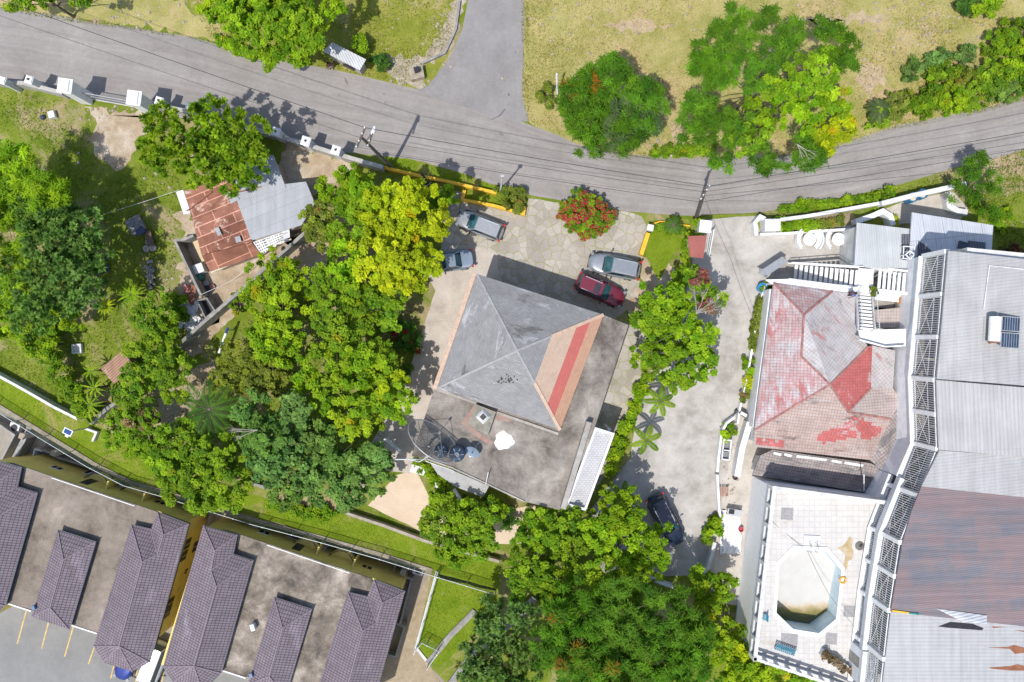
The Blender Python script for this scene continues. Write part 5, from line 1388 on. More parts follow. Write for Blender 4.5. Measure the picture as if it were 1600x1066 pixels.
# ---- walls, planters, gate piers
pwall('white_garden_wall', 'long white garden wall along the road behind the planting bed', [(1206, 345), (1260, 338), (1345, 323), (1378, 317)], .3, -.1, 1.0, WHITE2)
pwall('white_garden_wall', 'white road wall running up past the blue drums to the right', [(1378, 318), (1425, 306), (1470, 296), (1510, 287)], .42, -.1, 1.5, WHITE2)
pwall('white_garden_wall', 'curved white wing wall below the road wall by the annex', [(1338, 346), (1362, 338), (1380, 330), (1392, 338), (1396, 352)], .45, -.1, 1.1, WHITE)
pwall('white_garden_wall', 'rounded white wall end at the driveway mouth', [(1182, 368), (1180, 348), (1188, 338), (1196, 342)], .3, -.1, 1.2, WHITE)
pwall('white_garden_wall', 'low white patio wall behind the round tables', [(1188, 366), (1230, 365), (1262, 362), (1336, 358)], .22, -.1, .7, WHITE)
pwall('white_garden_wall', 'ragged white wall stub between patio corner and grassy slope', [(1481, 300), (1484, 322), (1498, 330), (1512, 332)], .5, -.1, .8, WHITE2)
c = P(1198, 356, 0); t = thing('gate_pier', 'broad white gate pier at the driveway mouth by the flower bed', 'gate pier', c)
MB().box(0, 0, .8, 1.2, .9, 1.6).build('pier', WHITE, t, world=False); MB().box(0, 0, 1.64, 1.35, 1.05, .09).build('cap', WHITE2, t, world=False)
pwall('planter_wall', 'narrow white planter wall along the villa side of the driveway', [(1196, 447), (1188, 470), (1178, 530), (1166, 600), (1156, 640), (1153, 662)], .16, -.1, .7, WHITE)
pwall('planter_wall', 'white planter wall with shrub at the bend of the driveway', [(1148, 652), (1135, 662), (1128, 676), (1123, 715), (1121, 738)], .2, -.1, .8, WHITE)
pwall('planter_wall', 'straight white kerb wall between driveway and cluttered yard', [(1121, 742), (1124, 795), (1126, 815)], .2, -.1, .7, WHITE)
pwall('planter_wall', 'white balustrade wall at the bottom of the driveway', [(1117, 848), (1112, 870), (1100, 908)], .3, -.1, .9, WHITE2)
pwall('house_wall', 'white wall beside the red tiled villa above the planter', [(1205, 452), (1196, 530), (1184, 620), (1178, 668)], .25, -.1, 2.4, WHITE)
pwall('house_wall', 'low white wall between villa corner and cluttered yard', [(1172, 660), (1160, 700), (1152, 745)], .5, -.1, 1.2, WHITE)
pwall('yard_wall', 'white wall closing the bottom of the driveway', [(1000, 900), (1052, 918)], .25, -.1, 1.0, WHITE2)
mb = MB(); p = P(1210, 415, 0)
c = P(1200, 420, 1.4); t = thing('lean_to', 'grey sheet lean to roof at the foot of the long staircase', 'lean to', (c.x, c.y, 0))
mb = MB(); mb.roof([[(1184, 426, 1.9), (1222, 401, 1.9), (1231, 409, 2.2), (1196, 433, 2.2)]], .08); mb.build('roof', STEEL, t)
mb = MB(); [mb.beam(P(x, y, 0), P(x, y, 1.85), .07, .07) for x, y in ((1188, 426), (1222, 404), (1228, 410))]; mb.build('post', STEEL, t)
BLUEP = plain('blue_drum', (.03, .16, .33), .4, .15)
for px, py, lab in ((1425, 309, 'blue open drum behind the white road wall, the left one'), (1440, 304, 'blue open drum behind the white road wall, the right one')):
    c = P(px, py, 1.0); c.z = 0; t = thing('plastic_drum', lab, 'drum', c, 0, 'blue drums by the road wall')
    MB().lathe([(.38, 0), (.43, .5), (.43, 1.2), (.43, 1.32), (.36, 1.34), (.33, 1.25), (.32, 1.1)], 0, 0, 24).build('barrel', BLUEP, t, world=False); MB().lathe([(.325, 1.12), (.31, 1.14), (.16, 1.15)], 0, 0, 16).build('bung', CREAM, t, world=False)
c = P(1190, 450, .5); t = thing('plastic_drum', 'bright blue tub at the top of the planter by the villa corner', 'tub', (c.x, c.y, 0))
MB().lathe([(.34, 0), (.4, .8), (.42, .82), (.36, .8), (.33, .5)], 0, 0, 20).build('tub', plain('bright_blue', (.02, .26, .62), .4), t, world=False)
# clutter in the side yard
c = P(1133, 703, .5); t = thing('outdoor_sink', 'small white walled basin unit beside the driveway bend', 'basin', (c.x, c.y, 0), -.1)
mb = MB(); mb.wall([(-.3, -.8), (.35, -.8), (.35, .9), (-.3, .9)], .12, 0, .9, closed=True); mb.box(0, 0, .45, .6, .1, .9); mb.build('basin', WHITE2, t, world=False); mb = MB(); mb.box(0, .4, .3, .5, .6, .5); mb.box(0, -.4, .35, .5, .5, .5); mb.build('tray', plain('grey_tray', (.2, .2, .2), .5), t, world=False)
c = P(1162, 648, .5); t = thing('motor_scooter', 'covered grey scooter parked against the white wall above the planter', 'scooter', (c.x, c.y, 0), -.5)
mb = MB(); mb.lathe([(.28, .02), (.28, .12), (.1, .14)], -.5, 0, 14); mb.build('wheel', BLACK, t, world=False)
mb = MB(); mb.tube([(-.7, 0, .5), (-.2, 0, .7), (.3, 0, .75), (.7, 0, .8)], [.1, .2, .24, .1], 8); mb.build('body', plain('cover_grey', (.10, .10, .11), .6), t, world=False)
mb = MB(); mb.tube([(.6, -.35, .95), (.55, 0, 1.0), (.6, .35, .95)], .03); mb.build('handlebar', STEEL, t, world=False); MB().box(-.15, 0, .92, .6, .28, .1).build('seat', plain('seat_white', (.6, .6, .6), .5), t, world=False)
c = P(1131, 768, .4); t = thing('slatted_bench', 'reddish slatted wooden bench in the cluttered side yard', 'bench', (c.x, c.y, 0), 0)
mb = MB(); [mb.box(-.33+i*.165, 0, .45, .09, .85, .04) for i in range(5)]; mb.build('seat', plain('red_wood', (.33, .17, .12), .7), t, world=False); mb = MB(); [mb.beam((x, y, 0), (x, y, .43), .06, .06) for x in (-.3, .3) for y in (-.38, .38)]; mb.build('leg', CONC, t, world=False)
c = P(1146, 800, .4); t = thing('work_table', 'grey metal table with dark tray at the lower end of the side yard', 'table', (c.x, c.y, 0), -.15)
MB().box(0, 0, .78, 1.3, .6, .05).build('tabletop', STEEL, t, world=False); mb = MB(); [mb.beam((x, y, 0), (x, y, .77), .05, .05) for x in (-.55, .55) for y in (-.25, .25)]; mb.build('leg', BLACK, t, world=False); MB().box(-.3, .05, .88, .45, .35, .14).build('tray', BLACK, t, world=False)
c = P(1142, 832, .3); t = thing('laundry_sheet', 'crumpled white tarpaulin spread in the lower side yard', 'tarpaulin', (c.x, c.y, 0))
mb = MB(); G = 12
gx = [[(c.x-.9+1.8*i/G+random.gauss(0, .03), c.y-1.9+3.8*j/G+random.gauss(0, .03), .06+abs(random.gauss(0, .10))) for i in range(G+1)] for j in range(G+1)]
for j in range(G):
    for i in range(G): mb.poly([gx[j][i], gx[j][i+1], gx[j+1][i+1], gx[j+1][i]])
mb.build('sheet', plain('white_tarp', (.70, .69, .71), .6, .05), t)
for px, py, cc, lab in ((1124, 804, (.5, .05, .04), 'small red bucket beside the leafy plant at the driveway edge'), (1156, 826, (.42, .05, .07), 'red bag against the terrace wall'), (1147, 745, (.10, .06, .07), 'dark plant pot by the slatted bench')):
    disc_thing('bucket', lab, 'bucket', px, py, .02, [(.17, 0), (.22, .38), (.23, .4), (.19, .38), (.17, .2)], plain('bucket_'+lab.split()[1], cc, .5))
# ================================================== boundary wall on the road, shack, yard things
WALLC = dirty('road_wall_render', [(0.3, (0.36, 0.34, 0.31)), (0.7, (0.55, 0.53, 0.50))], .9, 4, grain=.25)
def pier(px, py, w, h, label, hole=True):
    c = P(px, py, h); t = thing('wall_pier', label, 'wall pier', (c.x, c.y, 0), R(-17), 'white capped piers of the road wall')
    MB().box(0, 0, h/2-.05, w*.82, w*.82, h+.0).build('shaft', WHITE2, t, world=False)
    cp = MB(); cp.box(0, 0, h+.0, w, w, .16); cp.box(0, 0, h+.12, w*.84, w*.84, .1); cp.build('cap', WHITE, t, world=False)
    if hole:
        MB().lathe([(.11, h+.17), (.10, h+.30), (.05, h+.36)], 0, 0, 10).build('lamp_stub', plain('lamp_stub_dark', (.08, .08, .09), .4), t, world=False)
pier(4, 126, .62, 2.4, 'white capped wall pier cut by the left edge of the photo', False)
pier(46, 125, .66, 2.4, 'white capped wall pier with a dark leafy shadow, left of the big gate piers')
pier(249, 158, .66, 2.4, 'white capped wall pier just right of the gate')
pier(297, 166, .66, 2.4, 'white capped wall pier touching the rosette leaved tree on its upper left', False)
pier(431, 206, .72, 2.6, 'white capped wall pier at the right side of the rosette leaved tree')
pier(478, 221, .78, 2.6, 'white capped wall pier midway between tree and utility pole')
pier(525, 235, .76, 2.6, 'white capped wall pier nearest the leaning utility pole')
for px, py, lab in ((101, 134, 'big square white gate pier left of the iron gate, red flowers at its foot'), (209, 153, 'big square white gate pier right of the iron gate')):
    c = P(px, py, 3.7); t = thing('gate_pier', lab, 'gate pier', (c.x, c.y, 0), R(-8))
    MB().box(0, 0, 1.8, 1.0, 1.0, 3.6).build('pier', WHITE, t, world=False)
    cp = MB(); cp.box(0, 0, 3.62, 1.22, 1.22, .14); cp.build('cap', WHITE, t, world=False)
    MB().box(.33, 0, 3.72, .07, 1.0, .06).build('cap_groove', STEEL, t, world=False)
pwall('road_wall', 'grey rendered road wall from the left photo edge to the gate', [(-120, 110), (3, 131), (46, 134), (104, 149)], .34, -.1, 1.3, WALLC, zpx=0.6)
pwall('road_wall', 'grey rendered road wall running from the gate behind the rosette leaved tree to the utility pole', [(222, 165), (252, 168), (300, 178), (434, 214), (480, 228), (527, 243), (600, 264)], .36, -.1, 1.5, WALLC, zpx=0.8)
g_ = thing('iron_gate', 'long iron lattice gate standing open across the dirt entrance', 'gate', P(170, 163, 0))
mb = MB(); a, b = P(122, 151, 0), P(240, 172, 0)
for z in (.15, 1.0, 1.9): mb.beam(a+Vector((0, 0, z)), b+Vector((0, 0, z)), .06, .06)
for i in range(34): q = a.lerp(b, i/33); mb.beam(q+Vector((0, 0, .15)), q+Vector((0, 0, 1.9)), .03, .03)
mb.build('lattice', plain('gate_grey', (.40, .40, .41), .5), g_)
mb = MB(); mb.beam(a, b, .1, .06); mb.build('track', WHITE2, g_)
YW = [(600, 262), (655, 275), (700, 284), (776, 302)]
pwall('yellow_wall', 'low yellow wall between grass verge and shaded court', YW, .26, -.1, .75, YELLOW, zpx=.6)
pwall('yellow_wall', 'yellow kerb wall around the grassy planter by the minivan', [(726, 297), (722, 312), (770, 321), (818, 334), (820, 322)], .26, -.1, .5, YELLOW)
pwall('yellow_wall', 'short yellow wall below the white post beside the grey car', [(1013, 364), (1002, 398)], .36, -.1, .8, YELLOW)
pwall('yellow_wall', 'thin curved yellow kerb around the small lawn with palm', [(1020, 350), (1032, 346), (1055, 350), (1078, 353)], .12, -.1, .35, YELLOW)
c = P(1016, 356, 1.0); t = thing('gate_post', 'short white post at the head of the yellow wall', 'post', (c.x, c.y, 0), -.2); MB().box(0, 0, .5, .42, .42, 1.0).build('shaft', WHITE, t, world=False); MB().box(0, 0, 1.04, .55, .55, .09).build('cap', WHITE2, t, world=False)
c = P(1102, 354, 2.2); t = thing('gate_pier', 'white gate pier by the red roofed guard hut under the power lines', 'gate pier', (c.x, c.y, 0), -.1); MB().box(0, 0, 1.1, .85, .9, 2.2).build('pier', WHITE2, t, world=False); MB().box(0, 0, 2.24, 1.0, 1.05, .1).build('cap', WHITE, t, world=False)
hut = thing('guard_hut', 'tiny guard hut with flat dull red roof behind the bright hedge', 'hut', P(1090, 386, 0))
MB().prism(XY([(1078, 372), (1101, 371), (1097, 400), (1080, 398)], 2.3), 0, 2.25).build('wall', WHITE2, hut)
MB().prism(XY([(1075, 369), (1104, 368), (1099, 404), (1078, 401)], 2.4), 2.26, 2.4, bottom=True).build('roof', dirty('dull_red_roof', [(.3, (.30, .10, .085)), (.7, (.37, .135, .115))], .8, 3, grain=.15), hut)
gt = thing('sliding_gate', 'white sliding gate edge along the driveway beside the guard hut', 'gate', P(1107, 375, 0))
mb = MB(); a, b = P(1109, 362, 0), P(1102, 402, 0)
for z in (.1, .8, 1.5): mb.beam(a+Vector((0, 0, z)), b+Vector((0, 0, z)), .07, .06)
for i in range(16): q = a.lerp(b, i/15); mb.beam(q+Vector((0, 0, .1)), q+Vector((0, 0, 1.5)), .04, .04)
mb.build('bars', WHITE, gt)
# concrete yard wall between shack plot and orchard
pwall('plot_wall', 'long grey concrete wall running diagonally from the grey roofed shack into the trees', [(478, 362), (462, 376), (429, 405), (380, 450), (322, 500), (268, 548)], .28, -.1, 1.9, GREYWALL)
pwall('plot_wall', 'mossy grey wall under the spiky plants near the small white edging', [(204, 612), (192, 622), (165, 640), (140, 662)], .3, -.1, 1.3, GREYWALL)
pwall('plot_wall', 'dark stained wall with white coping along the left end of the lower lawn', [(-80, 548), (0, 589), (40, 611), (85, 637), (121, 655)], .22, -.1, 1.0, plain('white_coping', (.62, .62, .60), .7, .2))
pwall('plot_wall', 'short angled white edging wall near the solar lamp', [(133, 670), (150, 676), (144, 690)], .18, -.1, .5, WHITE2)
pwall('plot_wall', 'low stone wall holding the pale court above the lower lawn', [(540, 802), (600, 822), (665, 846), (780, 878)], .25, -.1, .8, dirty('rough_stone', [(.3, (.30, .26, .2)), (.7, (.48, .43, .36))], 1.5, 5))
pwall('plot_wall', 'short low wall by the tall dark tree left of the lower lawn', [(380, 752), (420, 764)], .25, -.1, .7, GREYWALL)
pwall('drain_wall', 'grey concrete drain channel crossing the small lawn corner', [(742, 955), (705, 992), (668, 1037)], .5, -.1, .18, GREYWALL)
pwall('drain_wall', 'grey concrete channel edge under the dark leafed tree at the bottom', [(835, 935), (815, 960), (740, 1020), (700, 1075)], .6, -.1, .3, GREYWALL)

# wire fence
NET = mesh_sheet('wire_netting', (0.36, 0.42, 0.40), 0.30)
def fence(name, label, pts, h, n, z0=0.1, green=False):
    q = [P(x, y, 0) for x, y in pts]; t = thing(name, label, 'fence', (q[0].x, q[0].y, z0))
    mb = MB()
    for i in range(len(q)-1): mb.poly([(q[i].x, q[i].y, z0), (q[i+1].x, q[i+1].y, z0), (q[i+1].x, q[i+1].y, z0+h), (q[i].x, q[i].y, z0+h)])
    mb.build('netting', NET, t)
    mb = MB(); mb.tube([p+Vector((0, 0, z0+h)) for p in q], .03); mb.build('top_rail', plain('pale_rail', (.50, .55, .55), .4) if 'pale_rail' not in bpy.data.materials else bpy.data.materials['pale_rail'], t)
    L = sum((q[i+1]-q[i]).length for i in range(len(q)-1)); k = max(2, int(L/n)); mb_all = []
    for j in range(k+1):
        s = L*j/k; i = 0
        while i < len(q)-2 and s > (q[i+1]-q[i]).length: s -= (q[i+1]-q[i]).length; i += 1
        p = q[i].lerp(q[i+1], min(1, s/(q[i+1]-q[i]).length))
        MB().tube([(p.x, p.y, z0), (p.x, p.y, z0+h+.06)], .04).build('post', STEEL, t)
fence('wire_fence', 'long see-through wire fence on the retaining wall below the lower lawn', [(-40, 604), (0, 633), (79, 682), (150, 725), (206, 754), (262, 770), (400, 813), (500, 839), (595, 866), (675, 891), (775, 921)], 1.5, 2.6)
fence('wire_fence', 'short mesh fence with white foot beside the brown path', [(683, 893), (650, 1012)], 1.4, 2.0)
fence('wire_fence', 'small mesh fence panel closing the lawn corner', [(651, 1010), (662, 996), (688, 1009), (670, 1036)], 1.3, 1.3)

# ---- shack under rusty and grey sheets
M_RUSTY = corrugated('rusty_sheet', (0.36, 0.165, 0.115), R(-22), .16, .35, (3.2, .85, (.72, .66, .62), .04, (2.0, 2.3, 2.5)), ((.50, .36, .29), 1.1, .56), .1, .75, .15, .14)
M_RUSTY2 = corrugated('rusty_sheet_side', (0.33, 0.15, 0.10), R(67), .16, .3, (1.2, 3.0, (.7, .64, .6), .035, (1.8, 1.9, 1.9)), ((.42, .24, .17), .8, .62), .1, .75, .15, .14)
M_GREY = corrugated('grey_zinc_sheet', (0.36, 0.37, 0.39), R(-22), .2, .08, (3.6, 1.1, (.90, .91, .92), .02, (.74, .74, .76)), None, .3, .5, .1, .05)
shk = thing('shack', 'long shack with rusty red sheets on the left and grey sheets on the right', 'shack', P(380, 340, 0))
MB().prism(XY([(292, 304), (360, 275), (428, 252), (446, 296), (474, 290), (486, 318), (466, 350), (400, 393), (332, 418)], 2.7), -.1, 2.2).build('wall', plain('shack_boards', (.34, .28, .22), .9, .25), shk)
mb = MB(); mb.roof([[(288, 299, 2.75), (357, 270, 2.75), (395, 378, 2.6), (315, 398, 2.6)]], .1); mb.build('rusty_roof', M_RUSTY, shk)
mb = MB(); mb.roof([[(315, 399, 2.62), (393, 379, 2.62), (408, 397, 2.4), (368, 412, 2.4), (328, 424, 2.4)]], .1); mb.build('rusty_roof', M_RUSTY2, shk)
mb = MB(); mb.roof([[(360, 262, 2.95), (427, 242, 2.95), (447, 294, 2.85), (378, 312, 2.85)]], .1); mb.build('grey_roof', M_GREY, shk)
mb = MB(); mb.roof([[(364, 297, 2.82), (478, 284, 2.78), (492, 318, 2.78), (471, 352, 2.72), (393, 376, 2.7)]], .1); mb.build('grey_roof', M_GREY, shk)
mb = MB(); mb.roof([[(275, 300, 2.55), (286, 297, 2.6), (298, 333, 2.6), (287, 335, 2.55)]], .06); mb.build('side_awning', plain('awning_white', (.68, .68, .70), .6, .08), shk)
mb = MB()
for x, y, w, l, a in ((341, 362, .35, .7, .4), (372, 374, .45, .5, .3), (361, 303, .5, .9, -1.1), (366, 312, .4, .8, -1.1)):
    p = P(x, y, 2.86); mb.box(p.x, p.y, p.z, w, l, .03, a)
mb.build('roof_patch', M_GREY, shk)
mb = MB()
for x0, y0, x1, y1 in ((366, 302, 408, 292), (292, 330, 330, 300), (357, 385, 392, 376)): mb.beam(P(x0, y0, 2.9), P(x1, y1, 2.9), .1, .06)
mb.build('roof_batten', M_RUSTY2, shk)
mb = MB()
for i in range(15):
    f_ = i/14; a = P(396+f_*54, 378-f_*19, 2.55); b = P(409+f_*42, 397-f_*22, 2.3)
    if random.random() < .85: mb.beam(a, b, random.uniform(.05, .16), .05)
for k in range(5): f_ = (k+.3)/5; mb.beam(P(396+f_*13, 378+f_*19, 2.6-.25*f_), P(450+f_*1, 359+f_*16, 2.6-.25*f_), random.uniform(.05, .13), .05)
mb.build('open_rafters', WHITE2, shk)
MB().prism(XY([(440, 358), (452, 356), (453, 371), (444, 374)], 2.55), 2.5, 2.56, bottom=True).build('roof_patch', WHITE2, shk)
mb = MB(); mb.beam(P(330, 426, 2.3), P(455, 374, 2.3), .12, .12); mb.build('eave_board', CREAM, shk)
# roofless rooms, drums, boards
pwall('ruin_wall', 'dark roofless room wall left of the rusty roof', [(302, 368), (288, 374), (273, 376), (290, 412), (314, 462)], .2, -.1, 1.9, GREYWALL)
c = P(318, 392, .2); t = thing('plank_stack', 'pale plank leaning beside the rusty roof', 'plank', (c.x, c.y, 0)); mb = MB(); mb.beam(P(304, 374, .3), P(322, 412, .3), .5, .12); mb.build('plank', plain('raw_wood', (.56, .45, .28), .8), t)
c = P(310, 420, 1.0); t = thing('white_cabinet', 'dented white metal cabinet lying behind the shack corner', 'cabinet', (c.x, c.y, 0), .35); MB().box(0, 0, .55, .85, .75, 1.0).build('body', WHITE2, t, world=False); MB().box(0, 0, 1.08, .9, .8, .06).build('lid', plain('cabinet_lid', (.56, .56, .57), .6), t, world=False)
disc_thing('plastic_drum', 'teal plastic drum next to the white cabinet', 'drum', 315, 434, 0, [(.30, 0), (.36, .4), (.36, .8), (.30, .9), (.12, .93)], plain('teal_drum', (.03, .17, .14), .45))
for px, py, r, lab in ((324, 443, .26, 'pale round pot below the teal drum'), (333, 449, .24, 'pinkish clay pot among the shack clutter'), (326, 452, .3, 'dark tub among the shack clutter')):
    disc_thing('clutter_pot', lab, 'pot', px, py, 0, [(r*.7, 0), (r, r*1.2), (r*.9, r*1.25), (r*.8, r*.7)], plain('pot_'+lab.split()[0], {'pale': (.45, .42, .38), 'pinkish': (.45, .25, .2), 'dark': (.06, .06, .06)}[lab.split()[0]], .7))
c = P(321, 483, 1.2); t = thing('black_tank', 'square open black tank box beside the diagonal concrete wall', 'tank', (c.x, c.y, 0), 0)
mb = MB(); mb.wall(XY([(308, 470), (323, 466), (335, 485), (321, 497)], 1.4), .1, 0, 1.4, closed=True); mb.build('side', GREYWALL, t); MB().prism(XY([(309, 471), (323, 467), (334, 485), (321, 496)], 1.0), 0, .5).build('floor', BLACK, t)
c = P(300, 492, 0); t = thing('rubble_heap', 'heap of broken white slabs against the diagonal concrete wall', 'rubble heap', c)
mb = MB()
for _ in range(60): p = P(299+random.gauss(0, 7), 493+random.gauss(0, 11), 0); mb.box(p.x, p.y, random.uniform(.05, .35), random.uniform(.3, .9), random.uniform(.25, .6), .06, random.random()*3, 0, random.uniform(-.22, .22))
mb.build('slabs', WHITE2, t)
c = P(292, 455, 0); t = thing('sheet_stack', 'faded red and white roof sheets leaning on the ruin wall', 'sheet stack', c)
mb = MB(); mb.beam(P(289, 444, .5), P(293, 470, .2), .3, .05); mb.beam(P(294, 445, .7), P(299, 470, .3), .28, .05); mb.build('red_sheet', plain('faded_red_sheet', (.42, .15, .14), .6, .2), t); mb = MB(); mb.beam(P(291, 444, .62), P(296, 470, .3), .12, .05); mb.beam(P(303, 446, 1.1), P(298, 474, .4), .5, .05); mb.build('brown_sheet', M_RUSTY2, t)
c = P(222, 365, 0); t = thing('handcart', 'heap of blue tarp, planks and old wheels on a handcart under the dark tree', 'handcart', c)
mb = MB(); mb.box(*P(213, 352, .5), 1.3, 1.4, .5, .5); mb.build('load', plain('grey_load', (.22, .21, .21), .9, .4, 4), t); MB().box(*P(220, 361, .75), .7, .6, .2, .7).build('tarp', plain('blue_tarp', (.05, .06, .12), .6), t)
mb = MB()
for k in range(5): mb.beam(P(225+k*2.2, 360, .5), P(232+k*2.2, 384, .4), .12, .08)
mb.build('plank', plain('dark_plank', (.13, .09, .07), .8), t)
mb = MB()
for px, py in ((235, 379), (231, 389), (241, 388)): p = P(px, py, 0); mb.lathe([(.30, .1), (.32, .25), (.28, .38), (.14, .4), (.12, .34)], p.x, p.y, 16)
mb.build('wheel', plain('pale_tyre', (.33, .30, .27), .8), t)
c = P(237, 428, 0); t = thing('scrap_heap', 'narrow heap of grey scrap on the grass below the handcart', 'scrap heap', c); mb = MB()
for _ in range(40): p = P(237+random.gauss(0, 3), 430+random.gauss(0, 9), 0); mb.box(p.x, p.y, random.uniform(.05, .5), random.uniform(.15, .5), random.uniform(.1, .3), .1, random.random()*3, 0, random.uniform(-.5, .5))
mb.build('scrap', plain('scrap_grey', (.30, .28, .27), .8, .4, 6), t)
c = P(161, 417, 0); t = thing('scrap_heap', 'dark heap of scrap in the deep shade under the big dark tree', 'scrap heap', c); mb = MB()
for _ in range(40): p = P(161+random.gauss(0, 6), 417+random.gauss(0, 5), 0); mb.box(p.x, p.y, random.uniform(.05, .5), random.uniform(.15, .5), random.uniform(.1, .3), .1, random.random()*3, 0, random.uniform(-.5, .5))
mb.build('scrap', plain('scrap_dark', (.09, .09, .10), .8, .4, 6), t)
bt = thing('striped_barrier', 'blue and white striped barrier pole on two posts over the orchard grass', 'barrier', P(352, 530, 0))
a, b = P(356, 512, 1.6), P(342, 552, 1.6); mats = [WHITE, plain('barrier_blue', (.02, .05, .22), .5)]
mb = MB()
for i in range(9): mb.tube([a.lerp(b, i/9), a.lerp(b, (i+1)/9)], .11, 8, 1 if i in (0, 1, 5) else 0)
mb.build('pole', mats, bt); mb = MB(); [mb.beam((q.x, q.y, 0), (q.x, q.y, 1.55), .08, .08) for q in (a.lerp(b, .08), a.lerp(b, .92))]; mb.build('post', STEEL, bt)
c = P(186, 567, 1.9); t = thing('lean_to', 'small hut with rusty brown sheet roof half covered by a tree', 'hut', (c.x, c.y, 0))
MB().roof([[(157, 576, 1.9), (190, 548, 2.1), (212, 574, 2.1), (178, 600, 1.9)]], .1).build('roof', corrugated('brown_sheet_roof', (.33, .17, .10), R(50), .2, .25, None, ((.45, .33, .24), .8, .55)), t); MB().prism(XY([(162, 577), (190, 553), (207, 574), (180, 594)], 1.8), 0, 1.8).build('wall', plain('dark_boards', (.2, .16, .12), .9, .3), t)
c = P(123, 545, 0); t = thing('white_basin', 'square white basin on bare ground beside the dark hedge', 'basin', c, .05); mb = MB(); mb.wall([(-.35, -.35), (.35, -.35), (.35, .35), (-.35, .35)], .14, 0, .4, closed=True); mb.box(0, 0, .2, .7, .7, .12); mb.build('basin', WHITE2, t, world=False)
c = P(84, 181, 0); t = thing('white_crate', 'white crate lying on the grass with litter beside it', 'crate', c, .3); mb = MB(); mb.box(0, 0, .22, .55, .6, .44); mb.build('crate', WHITE2, t, world=False)
c = P(68, 184, 0); t = thing('dark_bag', 'dark blue bag on the grass beside the white crate', 'bag', c); MB().lathe([(.2, 0), (.24, .15), (.15, .3), (.04, .34)], 0, 0, 10).build('bag', plain('bag_navy', (.05, .06, .1), .7), t, world=False)
sl = thing('solar_lamp', 'solar lamp post with small blue panel on the lower lawn', 'lamp post', P(108, 672, 0)*1.0)
p = P(106, 675, 4.0); sl.location = (p.x, p.y, 0)
MB().tube([(0, 0, 0), (0, 0, 3.9)], .05).build('pole', STEEL, sl, world=False)
f = MB().box(0, 0, 4.0, .78, .52, .05, -.45).build('panel_frame', WHITE, sl, world=False); MB().box(0, 0, 4.03, .62, .38, .02, -.45).build('solar_cell', glass('solar_cell', (.015, .05, .17)), f, world=False); MB().box(-.15, -.35, 3.85, .3, .2, .08, -.45).build('lamp_head', STEEL, sl, world=False)
# roadside stall, pedestal, post
st_ = thing('road_stall', 'grey sheet roofed stall on the verge of the main road', 'stall', P(540, 90, 0))
MB().roof([[(504, 80, 2.3), (519, 66, 2.5), (572, 93, 2.5), (562, 110, 2.3)]], .08).build('roof', corrugated('stall_sheet', (.52, .53, .54), R(-27), .2, .12), st_)
MB().prism(XY([(511, 80), (521, 70), (566, 94), (559, 105)], 2.2), 0, 2.2).build('wall', plain('stall_board', (.42, .38, .32), .8, .2), st_); p = P(545, 103, 1.2); MB().box(p.x, p.y-.12, 1.2, 1.0, .12, .5, -.45).build('hatch', DARK, st_)
pd = thing('stone_pedestal', 'square rubble pedestal with a dark stump at the road corner', 'pedestal', P(650, 115, 0))
MB().prism(XY([(637, 106), (660, 102), (663, 120), (642, 125)], .7), 0, .7).build('base', M_ROCK, pd); p = P(651, 109, 1.0); MB().box(p.x, p.y, .95, .45, .4, .5, .3).build('stump', DARK, pd)
pl_ = thing('white_post', 'white painted post standing by the round bush at the side road', 'post', P(871, 148, 0)); a = P(871, 150, 0); b = P(870, 116, 0); mb = MB(); mb.tube([a, P(870, 116, 3.2)], .09); mb.build('shaft', WHITE, pl_)
pwall('edge_kerb', 'thin dark retaining edge along the side road meadow', [(718, 0), (712, 45), (695, 82), (660, 98)], .2, -.1, .35, GREYWALL)
lp = thing('service_pole', 'slim white service pole rising from the planter by the road', 'pole', P(782, 298, 0)); mb = MB(); mb.tube([P(782, 299, 0), P(785, 276, 5.6)], [.09, .07]); mb.build('shaft', WHITE2, lp); mb = MB(); mb.box(*P(785, 276, 5.5), .3, .2, .4); mb.build('junction_box', STEEL, lp)
for px, py, qx, qy, z, lab in ((601, 685, 626, 706, 2.0, 'grey pole lying propped beside the house corner'), (670, 745, 694, 772, .3, 'long white plank on the weedy bank below the flat roof'), (709, 764, 720, 781, .3, 'short white plank at the tip of the grey hood'), (642, 731, 668, 739, .3, 'broad white board on the weedy bank')):
    t = thing('plank', lab, 'plank', P(px, py, z)); mb = MB(); mb.beam(P(px, py, z), P(qx, qy, z), .28 if 'broad' not in lab else .7, .1); mb.build('board', WHITE2, t)

# ================================================== poles and wires
WOOD = dirty('pole_wood', [(.3, (.10, .085, .07)), (.7, (.19, .165, .14))], 2, 6)
WIRE = plain('black_wire', (.03, .03, .032), .5)
def upole(name, label, b, top, h, arms, lamp=None):
    B, T = P(*b, 0), P(*top, h); t = thing(name, label, 'utility pole', B)
    mb = MB(); mb.tube([B-Vector((0, 0, .3)), B.lerp(T, .5), T], [.17, .14, .10], 10); mb.build('pole', WOOD, t)
    for (ax, ay, bx, by, z) in arms:
        a_, b_ = P(ax, ay, z), P(bx, by, z); o = MB().beam(a_, b_, .12, .14).build('crossarm', WOOD, t)
        mb = MB()
        for f_ in (.04, .32, .68, .96): q = a_.lerp(b_, f_); mb.lathe([(.05, q.z+.06), (.07, q.z+.14), (.05, q.z+.24), (.03, q.z+.26)], q.x, q.y, 8)
        mb.build('insulator', WHITE, o)
    if lamp:
        q = P(*lamp[:2], lamp[2]); r_ = B.lerp(T, lamp[2]/h); mb = MB(); mb.tube([r_, q], .04); mb.build('lamp_arm', STEEL, t); MB().box(q.x, q.y, q.z, .28, .55, .14, -.2).build('lamp_head', WHITE2, t)
    return t
